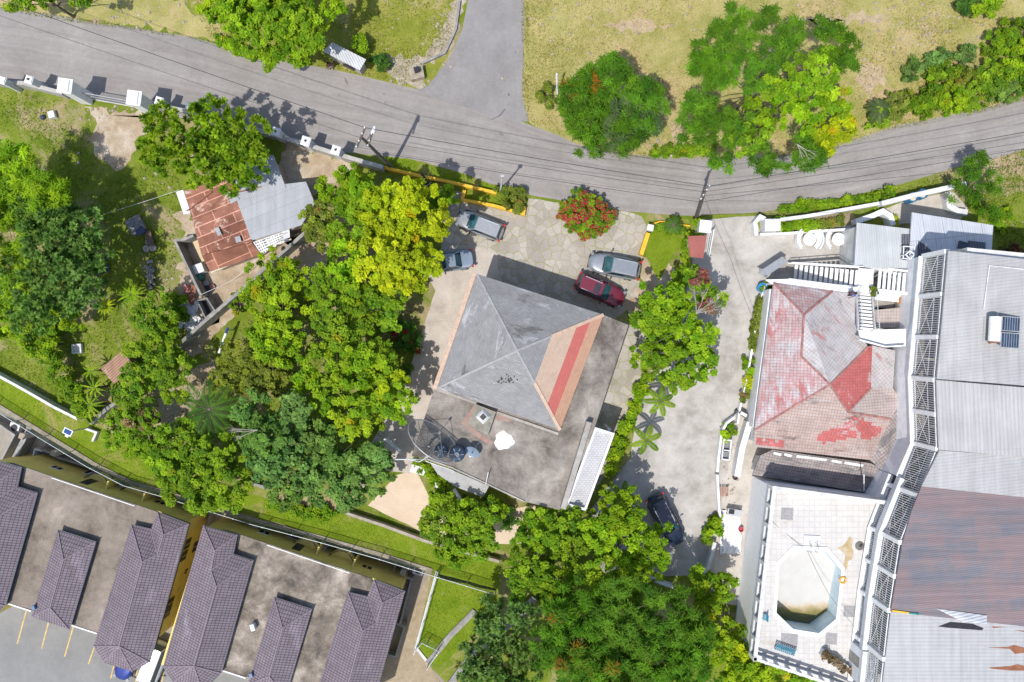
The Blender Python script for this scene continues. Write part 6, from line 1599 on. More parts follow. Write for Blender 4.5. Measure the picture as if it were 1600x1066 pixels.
p1 = upole('utility_pole', 'leaning wooden utility pole with two crossarms and a street lamp by the road wall', (612, 262), (564, 214), 10.4, [(571, 199, 557, 231, 10.2), (584, 201, 575, 229, 8.8)], (583, 203, 8.9))
p2 = upole('utility_pole', 'wooden utility pole with many cables by the white gate pier', (1088, 341), (1102, 297), 9.0, [(1108, 290, 1094, 312, 8.8)], None)
def wire(label, pts, sag, r=.018, group='overhead lines'):
    q = []
    for i in range(len(pts)-1):
        a, b = P(*pts[i]), P(*pts[i+1]); n = 14
        for k in range(n+(i == len(pts)-2)): f_ = k/n; q.append(a.lerp(b, f_)-Vector((0, 0, 4*sag*f_*(1-f_))))
    o = MB().tube(q, r, 5).build('power_line', WHITE2 if 'clothes line' in label or 'by the shack' in label else WIRE, None, loc=q[0]); return tag(o, label, 'cable', group)
wire('upper thick black power line along the whole main road', [(-150, -55, 10.4), (572, 200, 10.4), (1108, 291, 9.0), (1760, 178, 10.2)], .5, .022)
wire('second black power line along the main road, ending at the pole crossarms', [(-150, -28, 10.3), (565, 216, 10.3), (1101, 300, 9.0), (1760, 196, 10)], .6, .014)
wire('thin power line closest to the road wall', [(558, 230, 10.2), (1095, 311, 8.9)], .7, .009)
wire('telephone cable with knots drooping between the two utility poles', [(588, 238, 6.5), (1096, 316, 6.6), (1760, 205, 6.5)], .5, .018)
wire('thin cable crossing from the wooden pole by the gate pier to the right edge', [(1099, 306, 7.6), (1760, 240, 7.6)], .4, .014)
wire('service wire from the gate pole down to the villa corner', [(1100, 305, 7.5), (1140, 400, 5.5), (1186, 520, 3.2)], .3, .012)
wire('pale clothes line from the shack to the big dark tree', [(165, 334, 2.6), (280, 297, 2.7)], .1, .014)
wire('cable sagging over the octagonal pool to the tall block', [(1203, 812, 5.0), (1262, 862, 5.3), (1296, 930, 5.6), (1360, 1010, 7.0)], .25, .014)
wire('thin wire from the gate pole to the annex roof', [(1103, 335, 6.0), (1345, 331, 4.5)], .2, .012)
wire('thin wires by the shack wall', [(315, 460, 2), (365, 437, 2.2), (440, 372, 2.6)], .1, .02)

# ================================================== cars
TYRE = plain('tyre_rubber', (.018, .018, .018), .8); RIM = plain('wheel_rim', (.45, .45, .46), .35, .1, 4, .5, .6)
CGL = glass('car_glass', (.012, .030, .038)); CGT = glass('windshield_tint', (.02, .075, .09)); LAMP = plain('headlight_lens', (.20, .21, .22), .15, .05, 4, .6); TAIL = plain('taillight_lens', (.45, .02, .02), .2, .1, 4, .5); TRIMB = plain('car_black_trim', (.03, .03, .032), .5)
def car(name, label, px, py, head, L, W, Ht, color, cab=(.16, -.42), slope=.5, rear=.18, z0=0.0, group=None, rails=True, sunroof=False, hoodz=.98, deckz=None, cat='car', hatch=True):
    c = P(px, py, z0+.7); t = thing(name, label, cat, (c.x, c.y, z0), head, group)
    body = paint(name+'_paint_'+str(round(px)), color, .05, .35)
    def ring(k, kx0, kx1, z, zf=None, n=40):
        """rounded plan outline; front at +x"""
        out = []
        for i in range(n):
            a = 2*math.pi*i/n; ca, sa = math.cos(a), math.sin(a)
            e = 3.2 if ca > 0 else 4.5
            r = (abs(ca)**e+abs(sa)**e)**(-1/e); x = r*ca; y = r*sa
            x = (x*(L/2)*(kx0 if x > 0 else kx1)); y = y*W/2*k*(1-.10*max(0, ca)**4)
            zz_ = z
            if zf is not None:
                f_ = x/(L/2)
                zz_ = z+(zf-z)*max(0, (f_-cab[0])/(1-cab[0]))**1.4 if f_ > cab[0] else (z if deckz is None else z+(deckz-z)*max(0, min(1, (cab[1]-f_)/.2)))
            out.append((x, y, zz_))
        return out
    rings = [ring(.90, .95, .96, .22), ring(.97, .985, .99, .34), ring(1.0, 1.0, 1.0, .52), ring(1.0, .985, .99, hoodz-.22, hoodz-.30), ring(.93, .94, .965, hoodz, hoodz-.20), ring(.72, .80, .93, hoodz+.04, hoodz-.13)]
    mb = MB(); n = 40
    for r_ in rings: mb.v += r_
    for j in range(len(rings)-1):
        for i in range(n): i2 = (i+1) % n; mb.f.append((j*n+i, j*n+i2, (j+1)*n+i2, (j+1)*n+i)); mb.m.append(0)
    mb.f.append(tuple((len(rings)-1)*n+i for i in range(n))); mb.m.append(0)
    bo = mb.build('body', body, t, world=False, smooth=True)
    x1, x0 = cab[0]*L/2+.25, cab[1]*L/2 if not hatch else -L/2*.93
    wb, wr = W*.87/2, W*.70/2; zb = hoodz-.02; xr1, xr0 = x1-slope*1.05, x0+rear
    A = [(x1, wb*.9), (x1-.25, wb), (x0+.1, wb), (x0, wb*.88)]; Bq = [(xr1, wr*.94), (xr1-.15, wr), (xr0+.06, wr*.98), (xr0, wr*.9)]
    A = A+[(x, -y) for x, y in reversed(A)]; Bq = Bq+[(x, -y) for x, y in reversed(Bq)]
    zt = Ht-.05
    def side(i, m, name_):
        j = (i+1) % 8; q = MB().poly([(A[i][0], A[i][1], zb), (A[j][0], A[j][1], zb), (Bq[j][0], Bq[j][1], zt), (Bq[i][0], Bq[i][1], zt)][::-1]); return q.build(name_, m, t, world=False)
    q = MB()
    for i in (0, 2, 4, 6): j = i+1; q.poly([(A[i][0], A[i][1], zb), (A[j][0], A[j][1], zb), (Bq[j][0], Bq[j][1], zt), (Bq[i][0], Bq[i][1], zt)][::-1])
    q.build('pillar', body, t, world=False)
    side(7, CGT, 'windshield'); side(1, CGL, 'side_window'); side(5, CGL, 'side_window'); side(3, CGL, 'rear_window')
    q = MB(); m2 = [(x*.0+xr0+(x-xr0)*.96+.02, y*.86, zt+.055) for x, y in Bq]
    for i in range(8): j = (i+1) % 8; q.poly([(Bq[i][0], Bq[i][1], zt), (Bq[j][0], Bq[j][1], zt), m2[j], m2[i]][::-1])
    q.poly(m2[::-1]); rf = q.build('roof', body, t, world=False, smooth=False)
    if rails:
        for s in (-1, 1): MB().beam((xr1-.3, s*wr*.86, zt+.08), (xr0+.2, s*wr*.86, zt+.08), .045, .05).build('roof_rail', STEEL, rf, world=False)
        q = MB()
        for k in range(5): q.beam((xr1-.35, (-.5+.25*k)*wr, zt+.062), (xr0+.3, (-.5+.25*k)*wr, zt+.062), .03, .02)
        q.build('roof_rib', body, rf, world=False)
    if sunroof: MB().box(xr1-.55, 0, zt+.06, .55, .8, .02).build('sunroof', CGL, rf, world=False)
    for s in (-1, 1):
        MB().box(L/2*.90, s*W*.36, hoodz-.27, .26, .26, .10, s*-.35).build('headlight', LAMP, t, world=False)
        MB().box(-L/2*.955, s*W*.41, hoodz-.10, .18, .18, .32, s*.25).build('taillight', TAIL, t, world=False)
        q = MB(); q.beam((x1-.35, s*W*.46, hoodz+.02), (x1-.38, s*(W*.5+.1), hoodz+.08), .05, .05); q.box(x1-.4, s*(W*.5+.13), hoodz+.1, .12, .2, .14); q.build('mirror', TRIMB, t, world=False)
        for wx in (L*.31, -L*.30):
            w_ = MB(); w_.tube([(wx, s*(W/2-.20), .32), (wx, s*(W/2+.005), .32)], .32, 18); wo = w_.build('wheel', TYRE, t, world=False); MB().tube([(wx, s*(W/2-.02), .32), (wx, s*(W/2+.015), .32)], .20, 12).build('rim', RIM, wo, world=False)
    q = MB()
    for f_ in (.97,): q.poly([(x*f_+.012, y*1.003, z+.004) for x, y, z in []]) if False else None
    MB().box(L/2*.985, 0, .42, .08, W*.62, .16).build('grille', TRIMB, t, world=False); MB().box(-L/2*.985, 0, .44, .06, W*.6, .16).build('bumper', TRIMB, t, world=False)
    # wiper cowl
    MB().box(x1+.04, 0, hoodz+.02, .12, wb*1.55, .03).build('cowl', TRIMB, t, world=False)
    return t
SILV, GREYC, WINE, NAVY, ICE = (.34, .35, .37), (.27, .29, .315), (.19, .022, .045), (.012, .022, .05), (.21, .26, .33)
car('minivan', 'silver estate car parked by the yellow kerbed planter', 750, 352, R(159), 4.25, 1.70, 1.52, SILV, (.34, -.5), .62, .22)
car('sedan', 'pale blue saloon car whose front is hidden under the yellow green tree', 700, 409, R(188), 4.4, 1.72, 1.42, ICE, (.22, -.55), .55, .5, hatch=False, rails=False, deckz=.96)
car('suv', 'dark trimmed silver grey off-roader parked next to the wine red one', 960, 416, R(168.5), 4.6, 1.86, 1.68, GREYC, (.30, -.5), .62, .26)
car('suv', 'wine red off-roader with sunroof half in the shade of the big house', 938, 454, R(-23), 4.55, 1.82, 1.68, WINE, (.22, -.5), .55, .24, sunroof=True, rails=True)
car('suv', 'dark navy off-roader on the concrete driveway under a tree', 1041, 813, R(-63), 4.8, 1.88, 1.75, NAVY, (.30, -.5), .55, .24)
car('van', 'white van parked in the gap between the two townhouse rows', 238, 1042, R(-111), 4.9, 1.80, 1.95, (.60, .62, .63), (.55, -.5), .55, .12, z0=YZ, rails=False, hoodz=1.05)
car('hatchback', 'blue car with only its nose showing from under the plum tiled roof', 200, 1029, R(-110), 4.1, 1.70, 1.45, (.01, .03, .20), (.25, -.5), .6, .3, z0=YZ, rails=False)
c = P(666, 284, .5); t = thing('motorcycle', 'dark motorcycle parked in shade under the yellow green tree behind the yellow wall', 'motorcycle', (c.x, c.y, 0), R(-60))
mb = MB()
for x in (-.65, .65): mb.tube([(x, -.06, .3), (x, .06, .3)], .3, 16)
mb.build('wheel', TYRE, t, world=False); mb = MB(); mb.tube([(-.7, 0, .6), (-.2, 0, .72), (.2, 0, .85), (.5, 0, .7)], [.07, .14, .18, .07], 8); mb.build('body', BLACK, t, world=False); mb = MB(); mb.tube([(.35, -.36, 1.0), (.45, 0, .98), (.35, .36, 1.0)], .025); mb.build('handlebar', STEEL, t, world=False); MB().box(-.3, 0, .8, .7, .26, .1).build('seat', plain('moto_seat', (.03, .03, .03), .6), t, world=False)

# ================================================== people
SKIN = plain('skin', (.16, .085, .055), .6, .08)
def skinned(name, joints, edges, mat, parent, sub=1):
    me = bpy.data.meshes.new(name); me.from_pydata([j[:3] for j in joints], edges, []); me.materials.append(mat)
    o = bpy.data.objects.new(name, me); COL.objects.link(o); o.parent = parent
    m = o.modifiers.new('skin', 'SKIN'); m.use_smooth_shade = True
    sv = me.skin_vertices[0].data
    for i, j in enumerate(joints): sv[i].radius = (j[3], j[3] if len(j) < 5 else j[4]); sv[i].use_root = (i == 0)
    s_ = o.modifiers.new('sub', 'SUBSURF'); s_.levels = sub; s_.render_levels = sub
    return o
def person(label, px, py, z0, face, shirt, trousers, hair, hold=0.25):
    c = P(px, py, z0+.9); t = thing('person', label, 'person', (c.x, c.y, z0), face)
    J = [(0, 0, .95, .14, .10), (0, 0, 1.18, .13, .095), (0, 0, 1.40, .16, .10), (0, 0, 1.50, .06), (.02, 0, 1.58, .085), (.03, 0, 1.68, .095), (.02, 0, 1.74, .07)]
    E = [(0, 1), (1, 2), (2, 3), (3, 4), (4, 5), (5, 6)]
    cl_s, cl_t = [(0, 0, 1.02, .155, .118), (0, 0, 1.2, .145, .108), (0, 0, 1.41, .17, .112)], [(0, 0, .98, .15, .115)]
    es, et = [(0, 1), (1, 2)], []
    for s in (-1, 1):
        sw = .10*s
        n = len(J); J += [(0, s*.19, 1.40, .055), (.04+sw*.5, s*.24, 1.13, .042), (.16+sw, s*.25, .92, .032), (.21+sw, s*.25, .86, .032, .02)]
        E += [(2, n), (n, n+1), (n+1, n+2), (n+2, n+3)]
        for k in range(4):
            f_ = (-.03+.02*k); m = len(J); Ln = (.035, .04, .038, .028)[k]
            J += [(.235+sw, s*.25+f_, .82, .009), (.235+sw+.01, s*.25+f_, .82-Ln, .008), (.225+sw, s*.25+f_, .80-Ln*1.6, .007)]; E += [(n+3, m), (m, m+1), (m+1, m+2)]
        m = len(J); J += [(.23+sw, s*.21, .86, .010), (.25+sw, s*.195, .82, .008)]; E += [(n+3, m), (m, m+1)]
        n = len(J); J += [(0, s*.095, .88, .10), (.05*s, s*.10, .48, .065), (-.04+.10*s, s*.10, .09, .042), (.10+.10*s, s*.11, .04, .04, .03)]; E += [(0, n), (n, n+1), (n+1, n+2), (n+2, n+3)]
        k = len(cl_s); cl_s += [(0, s*.19, 1.41, .075), (.02+sw*.3, s*.225, 1.22, .062)]; es += [(2, k), (k, k+1)]
        k = len(cl_t); cl_t += [(0, s*.095, .88, .115), (.05*s, s*.10, .48, .082), (-.04+.10*s, s*.10, .13, .066)]; et += [(0, k), (k, k+1), (k+1, k+2)]
    b = skinned('body', J, E, SKIN, t)
    skinned('shirt', cl_s, es, plain('shirt_'+label.split()[0]+str(px), shirt, .8), t); skinned('trousers', cl_t, et, plain('trousers_'+str(px), trousers, .8), t)
    mb = MB(); mb.lathe([(.105, 1.66), (.112, 1.72), (.095, 1.79), (.05, 1.825)], .01, 0, 14); mb.build('hair', plain('hair_'+str(px), hair, .8), t, world=False, smooth=True)
    return t
person('person in dark red top and pale trousers walking on the road beside the stall', 515, 103, 0, R(-50), (.20, .05, .06), (.45, .42, .45), (.02, .015, .012))
person('person in bright blue shirt standing on the white walkway above the red tiled roof', 1331, 459, 3.42, R(200), (.02, .16, .70), (.08, .05, .04), (.02, .015, .012))
# ================================================== trees, palms, shrubs
tree('dark_tree', 'big dark green tree with broad leaf clumps on the left, casting a wide shadow', 'tree', [(95, 375, 58), (62, 440, 58), (118, 445, 48), (135, 350, 32, -1.2), (140, 405, 34, -1), (70, 330, 45), (55, 490, 34)], 8.5, 'rosette', 'dark')
tree('feathery_tree', 'lighter green tree with drooping sprays at the left edge behind the dark tree', 'tree', [(20, 285, 46), (66, 300, 40), (12, 355, 48), (-20, 320, 45), (8, 430, 40), (20, 245, 30)], 8.0, 'feather', 'bright')
tree('yellow_shrub_tree', 'yellow green bushy tree at the left photo edge below the dark tree', 'tree', [(12, 500, 34), (-10, 460, 35), (60, 530, 30), (100, 500, 28), (30, 470, 28)], 4.0, 'small', 'lime')
tree('rosette_tree', 'dense olive green tree with star shaped leaf rosettes beside the road wall', 'tree', [(265, 205, 44), (330, 200, 44), (388, 215, 42), (312, 256, 42), (385, 258, 36), (252, 245, 30), (350, 238, 40), (350, 285, 22, -1)], 7.5, 'rosette', 'mango')
tree('yellow_tree', 'tall bright yellow green tree in the middle of the court', 'tree', [(608, 334, 48), (650, 328, 44), (598, 400, 50), (640, 402, 50), (684, 345, 24), (636, 300, 20), (600, 304, 20), (672, 412, 22), (620, 430, 32)], 9.5, 'broad', 'yellow', low=-.5)
tree('round_tree', 'light green tree touching the left side of the bright yellow tree', 'tree', [(543, 298, 40), (555, 362, 42), (540, 410, 34), (568, 292, 22), (570, 320, 30)], 7.5, 'broad', 'bright')
tree('round_tree', 'small round olive green tree between the grey roofed shack and the light green tree', 'tree', [(500, 342, 30), (496, 362, 24), (510, 325, 20)], 6.0, 'small', 'olive')
tree('mango_tree', 'broad green tree along the diagonal concrete wall above the barrier', 'tree', [(428, 438, 42), (448, 490, 46), (440, 540, 36), (412, 510, 30), (455, 430, 24), (402, 460, 24)], 6.5, 'broad', 'lime')
tree('mango_tree', 'green tree below the bright yellow tree left of the lawn patch', 'tree', [(525, 448, 42), (558, 488, 42), (603, 488, 32), (520, 505, 34), (560, 440, 35), (535, 540, 30), (615, 455, 20)], 6.5, 'broad', 'mango')
tree('mango_tree', 'bright yellow flecked tree left of the house corner', 'tree', [(520, 578, 44), (572, 590, 52), (612, 622, 38), (560, 642, 42), (495, 612, 34), (590, 560, 34), (548, 560, 24)], 7.0, 'broad', 'lime', extra=[([(628, 590, 9), (600, 612, 8)], 'yellow', None)])
tree('olive_tree', 'olive brown leaved tree in the middle of the orchard', 'tree', [(378, 568, 40), (412, 592, 34), (358, 592, 28), (405, 560, 28), (432, 585, 20)], 5.5, 'small', 'olive')
tree('bare_branch_tree', 'glossy dark tree with bare grey branches poking out on its left', 'tree', [(398, 648, 36), (440, 682, 44), (418, 722, 34), (465, 640, 24), (410, 680, 36)], 7.5, 'large', 'dark', bark=PALEBARK)
tree('glossy_tree', 'wide dark glossy tree above the lower lawn beside the pale court', 'tree', [(482, 690, 38), (530, 708, 48), (572, 738, 42), (500, 752, 40), (548, 768, 32), (452, 738, 32), (592, 715, 20), (445, 772, 22)], 6.5, 'large', 'dark')
tree('fruit_tree', 'full green tree leaning over the wire fence and townhouse yard', 'tree', [(288, 698, 42), (338, 710, 40), (300, 750, 48), (350, 758, 40), (268, 720, 32), (318, 775, 30), (265, 760, 20)], 6.5, 'broad', 'mango')
tree('fruit_tree', 'medium green tree over the earth path near the small rusty hut', 'tree', [(240, 500, 30), (236, 550, 38), (270, 575, 34), (215, 598, 32), (255, 520, 30), (270, 610, 22), (245, 470, 20)], 5.0, 'small', 'mango')
tree('fruit_tree', 'low tree with reddish bare patches right of the mossy wall', 'tree', [(205, 645, 32), (182, 672, 28), (232, 660, 26), (225, 690, 26), (250, 690, 22), (200, 620, 20)], 4.0, 'small', 'mango', extra=[([(228, 655, 16), (205, 660, 10)], 'brown', None)])
tree('court_tree', 'yellow green tree between the pale court and the lower lawn', 'tree', [(690, 820, 38), (740, 820, 40), (712, 858, 32), (692, 792, 24), (755, 845, 26), (765, 800, 24)], 6.0, 'broad', 'mango')
tree('court_tree', 'green tree below the flat roof left of the driveway trees', 'tree', [(848, 828, 42), (830, 880, 40), (868, 900, 42), (898, 850, 30), (820, 915, 26), (880, 810, 26)], 6.5, 'broad', 'mango')
tree('court_tree', 'green tree overhanging the dark navy car', 'tree', [(960, 800, 40), (968, 856, 46), (1012, 850, 34), (1000, 890, 34), (940, 885, 34), (985, 815, 30), (1025, 870, 20), (935, 830, 26)], 7.0, 'broad', 'lime')
tree('feathery_tree', 'huge dark feathery tree with orange blossom flecks at the bottom centre', 'tree', [(905, 965, 56), (972, 950, 56), (1040, 975, 56), (900, 1035, 58), (980, 1035, 62), (1060, 1035, 58), (860, 1000, 34), (960, 1080, 60), (1080, 990, 34)], 9.5, 'feather', 'poinc', extra=[([(900, 1022, 8), (925, 1048, 7), (955, 1045, 7), (872, 965, 6), (880, 1040, 6), (1010, 1020, 5)], 'poinc', ((.26, .12, .01), .35))], low=-.5)
tree('yellow_leaved_tree', 'yellow green tree squeezed between the feathery tree and the terrace wall', 'tree', [(1108, 925, 30), (1122, 985, 38), (1150, 1040, 42), (1205, 1055, 34), (1092, 900, 20), (1125, 915, 24), (1170, 1075, 36), (1255, 1070, 26)], 5.0, 'broad', 'lime', extra=[([(1175, 1040, 13), (1160, 1020, 10)], 'yellow', ((.42, .24, .01), .15))])
tree('dark_tree', 'dark blue green tree at the bottom edge left of the huge feathery tree', 'tree', [(782, 968, 42), (805, 1020, 40), (745, 1035, 38), (772, 1065, 34), (820, 955, 24), (735, 1075, 30), (800, 1080, 40)], 7.0, 'rosette', 'dark')
tree('bright_tree', 'bright green tree with red brown bare branches beside the driveway', 'tree', [(1030, 472, 38), (1078, 450, 32), (1050, 520, 50), (1080, 565, 40), (1022, 560, 36), (1050, 592, 22), (1015, 500, 28), (1112, 470, 18), (1095, 530, 26)], 5.5, 'broad', 'bright', bark=PALEBARK, low=-.5, extra=[([(1095, 440, 15), (1105, 480, 9)], 'brown', ((.26, .07, .06), .8))])
tree('roadside_tree', 'large leafy tree on the far side of the main road above the stall', 'tree', [(388, 18, 46), (430, 50, 42), (480, 38, 40), (428, 92, 20, -1), (355, 15, 34), (440, 0, 45), (470, 75, 24), (400, -20, 50), (325, 0, 26), (522, 8, 20)], 7.5, 'broad', 'bright', extra=[([(475, 45, 30)], 'lime', None)])
tree('flame_tree', 'dark feathery tree with orange flowers at the road junction', 'tree', [(910, 148, 40), (958, 140, 44), (1000, 170, 38), (930, 200, 42), (980, 205, 36), (1010, 150, 26), (900, 190, 26), (955, 110, 22)], 6.5, 'feather', 'poinc', extra=[([(895, 140, 14), (920, 128, 11), (938, 142, 10), (905, 150, 13)], 'poinc', ((.36, .10, .01), .45)), ([(975, 180, 30), (1005, 195, 26), (970, 215, 26)], 'grey', None)], low=-.5)
tree('feathery_tree', 'sprawling feathery tree with thin pale branches on the dry field', 'tree', [(1150, 58, 44), (1108, 108, 40), (1175, 112, 32), (1215, 85, 24), (1312, 76, 32), (1240, 52, 24), (1092, 172, 32), (1140, 205, 38), (1198, 250, 24), (1262, 242, 30), (1128, 250, 18), (1200, 30, 16), (1085, 210, 18), (1285, 45, 18), (1330, 95, 18)], 8.5, 'feather', 'poinc', dens=.95, low=-.5, r0=.13)
tree('leafy_tree', 'bright green leafy tree growing up through the feathery tree on the field', 'tree', [(1280, 120, 38), (1240, 168, 42), (1178, 190, 38), (1300, 158, 28), (1165, 222, 28), (1205, 145, 24), (1250, 105, 22)], 9.0, 'broad', 'bright', dens=.9)
tree('yellow_leaved_tree', 'small yellow tree at the edge of the main road under the leafy tree', 'tree', [(1290, 205, 26), (1314, 194, 20), (1288, 228, 16), (1322, 210, 12), (1275, 215, 16)], 5.0, 'broad', 'yellow')
# bushes along the upper right roadside, each its own
RB = [(1372, 182, 20, 'mango', 'olive bush at the left end of the roadside thicket'), (1402, 165, 26, 'olive', 'brownish bush behind the thicket left end'), (1425, 112, 18, 'dark', 'small dark bush on the dry field above the thicket'), (1463, 92, 18, 'dark', 'upright dark bush at the top of the thicket hook'), (1470, 120, 26, 'mango', 'bush under the upright dark bush'), (1506, 86, 16, 'dark', 'lone dark bush inside the pale curved bank'), (1440, 160, 28, 'mango', 'middle bush of the thicket next to the road'), (1485, 158, 28, 'bright', 'bright bush of the thicket above the road verge'), (1522, 150, 30, 'mango', 'bush right of the bright thicket bush'), (1500, 125, 24, 'olive', 'olive bush in the middle of the thicket'), (1555, 118, 32, 'mango', 'large bush in the right part of the thicket'), (1572, 142, 24, 'dark', 'dark bush of the thicket at the right road edge'), (1595, 95, 32, 'bright', 'bush of the thicket cut by the right photo edge'), (1590, 55, 30, 'mango', 'tall bush at the right photo edge above the thicket'), (1560, 65, 24, 'mango', 'bush by the pale bank near the right photo edge'), (1540, 8, 24, 'bright', 'bright bush at the top edge near the right corner'), (1510, 5, 16, 'deep', 'dark bush at the top edge left of the bright bush'), (1620, 120, 34, 'mango', 'bush just beyond the right photo edge')]
for x, y, r, pal, lab in RB: bush('thicket_bush', lab, [(x, y, r), (x+r*.5, y-r*.3, r*.6), (x-r*.5, y+r*.3, r*.6)], 1.5+r*.03, 'small', pal, 'bushes of the roadside thicket', None, 'bush')
tree('corner_tree', 'loose dark tree on the slope at the right end of the white road wall', 'tree', [(1520, 278, 30), (1542, 305, 24), (1505, 300, 20), (1530, 255, 16), (1545, 330, 16)], 4.0, 'feather', 'poinc', dens=.45)
bush('slope_bush', 'light green bush on the grassy slope right of the annex', [(1560, 350, 16), (1575, 335, 14)], .9, 'shrub', 'bright')
bush('red_bush', 'dark red leaved bush behind the tall block on the slope', [(1575, 390, 16), (1588, 398, 10)], 1.0, 'rosette', 'brown', None, ((.16, .03, .03), .8))
bush('flowering_bush', 'round bush covered with pink red flowers at the edge of the stone court', [(915, 336, 38), (896, 338, 26), (936, 338, 26), (915, 322, 24), (915, 352, 24)], 2.4, 'shrub', 'mango', None, ((.42, .03, .06), .65), dens=1.9)
bush('flowering_bush', 'dark bush with deep red flowers in shade left of the house', [(632, 525, 26), (615, 510, 20), (645, 545, 18), (640, 580, 12)], 1.8, 'small', 'deep', None, ((.32, .01, .03), .22))
bush('round_bush', 'bright round bush behind the roadside stall', [(562, 70, 17), (566, 80, 10)], 2.4, 'small', 'bright')
bush('round_bush', 'dark bush right of the roadside stall', [(595, 104, 13), (600, 95, 10), (590, 92, 12)], 1.8, 'small', 'deep')
bush('round_bush', 'brown green round bush beside the white post', [(852, 143, 16), (858, 160, 12)], 1.5, 'shrub', 'olive')
bush('round_bush', 'bright leafy bush touching the nose of the silver estate car', [(696, 312, 20), (705, 303, 14), (680, 318, 16)], 2.6, 'broad', 'bright')
bush('round_bush', 'shrub in the yellow kerbed planter by the road', [(800, 312, 20), (785, 300, 14), (810, 298, 12), (812, 325, 10)], 1.6, 'small', 'olive', None, ((.40, .15, .05), .06))
bush('round_bush', 'shrub under the tip of the lower grey hood', [(760, 800, 24), (735, 790, 18), (790, 805, 20)], 1.6, 'small', 'deep')
bush('round_bush', 'leafy plant spilling over the low driveway wall by the red bucket', [(1113, 825, 16), (1108, 838, 10), (1120, 815, 10)], 1.5, 'large', 'bright')
bush('round_bush', 'yellow green shrub in the walled planter at the driveway bend', [(1136, 671, 12), (1133, 680, 10)], 1.3, 'small', 'bright')
bush('round_bush', 'leafy bush beside the heap of broken white slabs', [(283, 478, 15), (288, 492, 12), (280, 465, 10)], 1.8, 'broad', 'mango')
bush('round_bush', 'small bush against the orchard side of the diagonal wall', [(370, 475, 16), (385, 465, 12)], 1.4, 'small', 'mango')
bush('planter_shrub', 'green shrub in the long narrow planter, the large one halfway down', [(1168, 569, 12), (1171, 578, 8)], 1.2, 'small', 'bright')
bush('planter_shrub', 'yellow shrub just below the large planter shrub', [(1169, 592, 10), (1168, 602, 8)], 1.0, 'small', 'yellow')
bush('planter_shrub', 'reddish shrub near the lower end of the long planter', [(1161, 622, 11), (1166, 612, 8)], 1.0, 'shrub', 'olive', None, ((.25, .10, .10), .35))
bush('planter_shrub', 'small green plant by the bright blue tub at the planter top', [(1203, 445, 9), (1196, 450, 7)], 1.1, 'small', 'mango')
hedge('planter_row', 'narrow row of mixed green plants in the upper half of the long planter', [(1190, 468), (1182, 510), (1176, 545)], 9, .8, 'olive', 'shrub')
hedge('bed_plants', 'yellow green plants spreading along the flower bed by the round tables', [(1212, 352), (1245, 352), (1275, 349)], 20, .8, 'bright', 'small')
hedge('bed_plants', 'thin reddish plants in the flower bed near the annex corner', [(1278, 352), (1300, 349), (1318, 346)], 13, .6, 'olive', 'shrub', flower=((.3, .14, .05), .25))
hedge('verge_hedge', 'low green growth on the verge outside the white garden wall', [(1218, 328), (1270, 320), (1330, 314), (1370, 308)], 12, .5, 'mango', 'shrub')
bush('verge_bush', 'dark round shrub on the verge behind the white road wall', [(1378, 306, 18), (1390, 308, 12)], 1.2, 'small', 'mango')
bush('verge_bush', 'spiky shrub at the left end of the verge hedge', [(1248, 322, 13)], 1.1, 'rosette', 'bright')
hedge('ivy_hedge', 'dark overgrown hedge running down beside the left lower lawn', [(48, 510), (76, 560), (106, 607), (142, 655)], 30, 2.6, 'mango', 'small')
hedge('bright_hedge', 'bright yellow green hedge between guard hut and small lawn', [(1092, 352), (1078, 385), (1068, 420), (1062, 450)], 22, 1.5, 'lime', 'small')
hedge('bright_hedge', 'long clipped yellow green hedge between house and driveway', [(1006, 590), (996, 625), (980, 665), (964, 705), (952, 745)], 22, 1.0, 'lime', 'small')
hedge('creeper', 'green creeper on the bank around the white planks', [(650, 728), (670, 740), (690, 760), (685, 785), (665, 800)], 24, .5, 'lime', 'shrub')
hedge('lawn_weeds', 'weedy shrubs along the foot of the orchard above the lower lawn', [(200, 700), (235, 712), (265, 735)], 28, .8, 'bright', 'small')
hedge('lawn_weeds', 'low weedy fringe beneath the glossy dark tree', [(430, 790), (460, 800), (520, 800)], 24, .7, 'mango', 'small')
hedge('verge_hedge', 'low shrubs along the stone court corner by the small palm', [(1030, 352), (1050, 358), (1070, 362)], 12, .6, 'mango', 'shrub')
hedge('road_fringe', 'ragged green fringe of weeds below the feathery tree on the road edge', [(1020, 236), (1060, 236), (1110, 232)], 18, .6, 'mango', 'shrub')
hedge('road_fringe', 'ragged leafy fringe at the foot of the roadside tree', [(340, 62), (380, 80), (420, 90)], 14, .7, 'bright', 'small')
tree('edge_sprig', 'leafy bough hanging in from the top left corner', 'tree', [(28, -2, 20), (60, -12, 26), (20, 12, 8), (120, -12, 24), (130, 6, 8)], 5.0, 'small', 'mango')
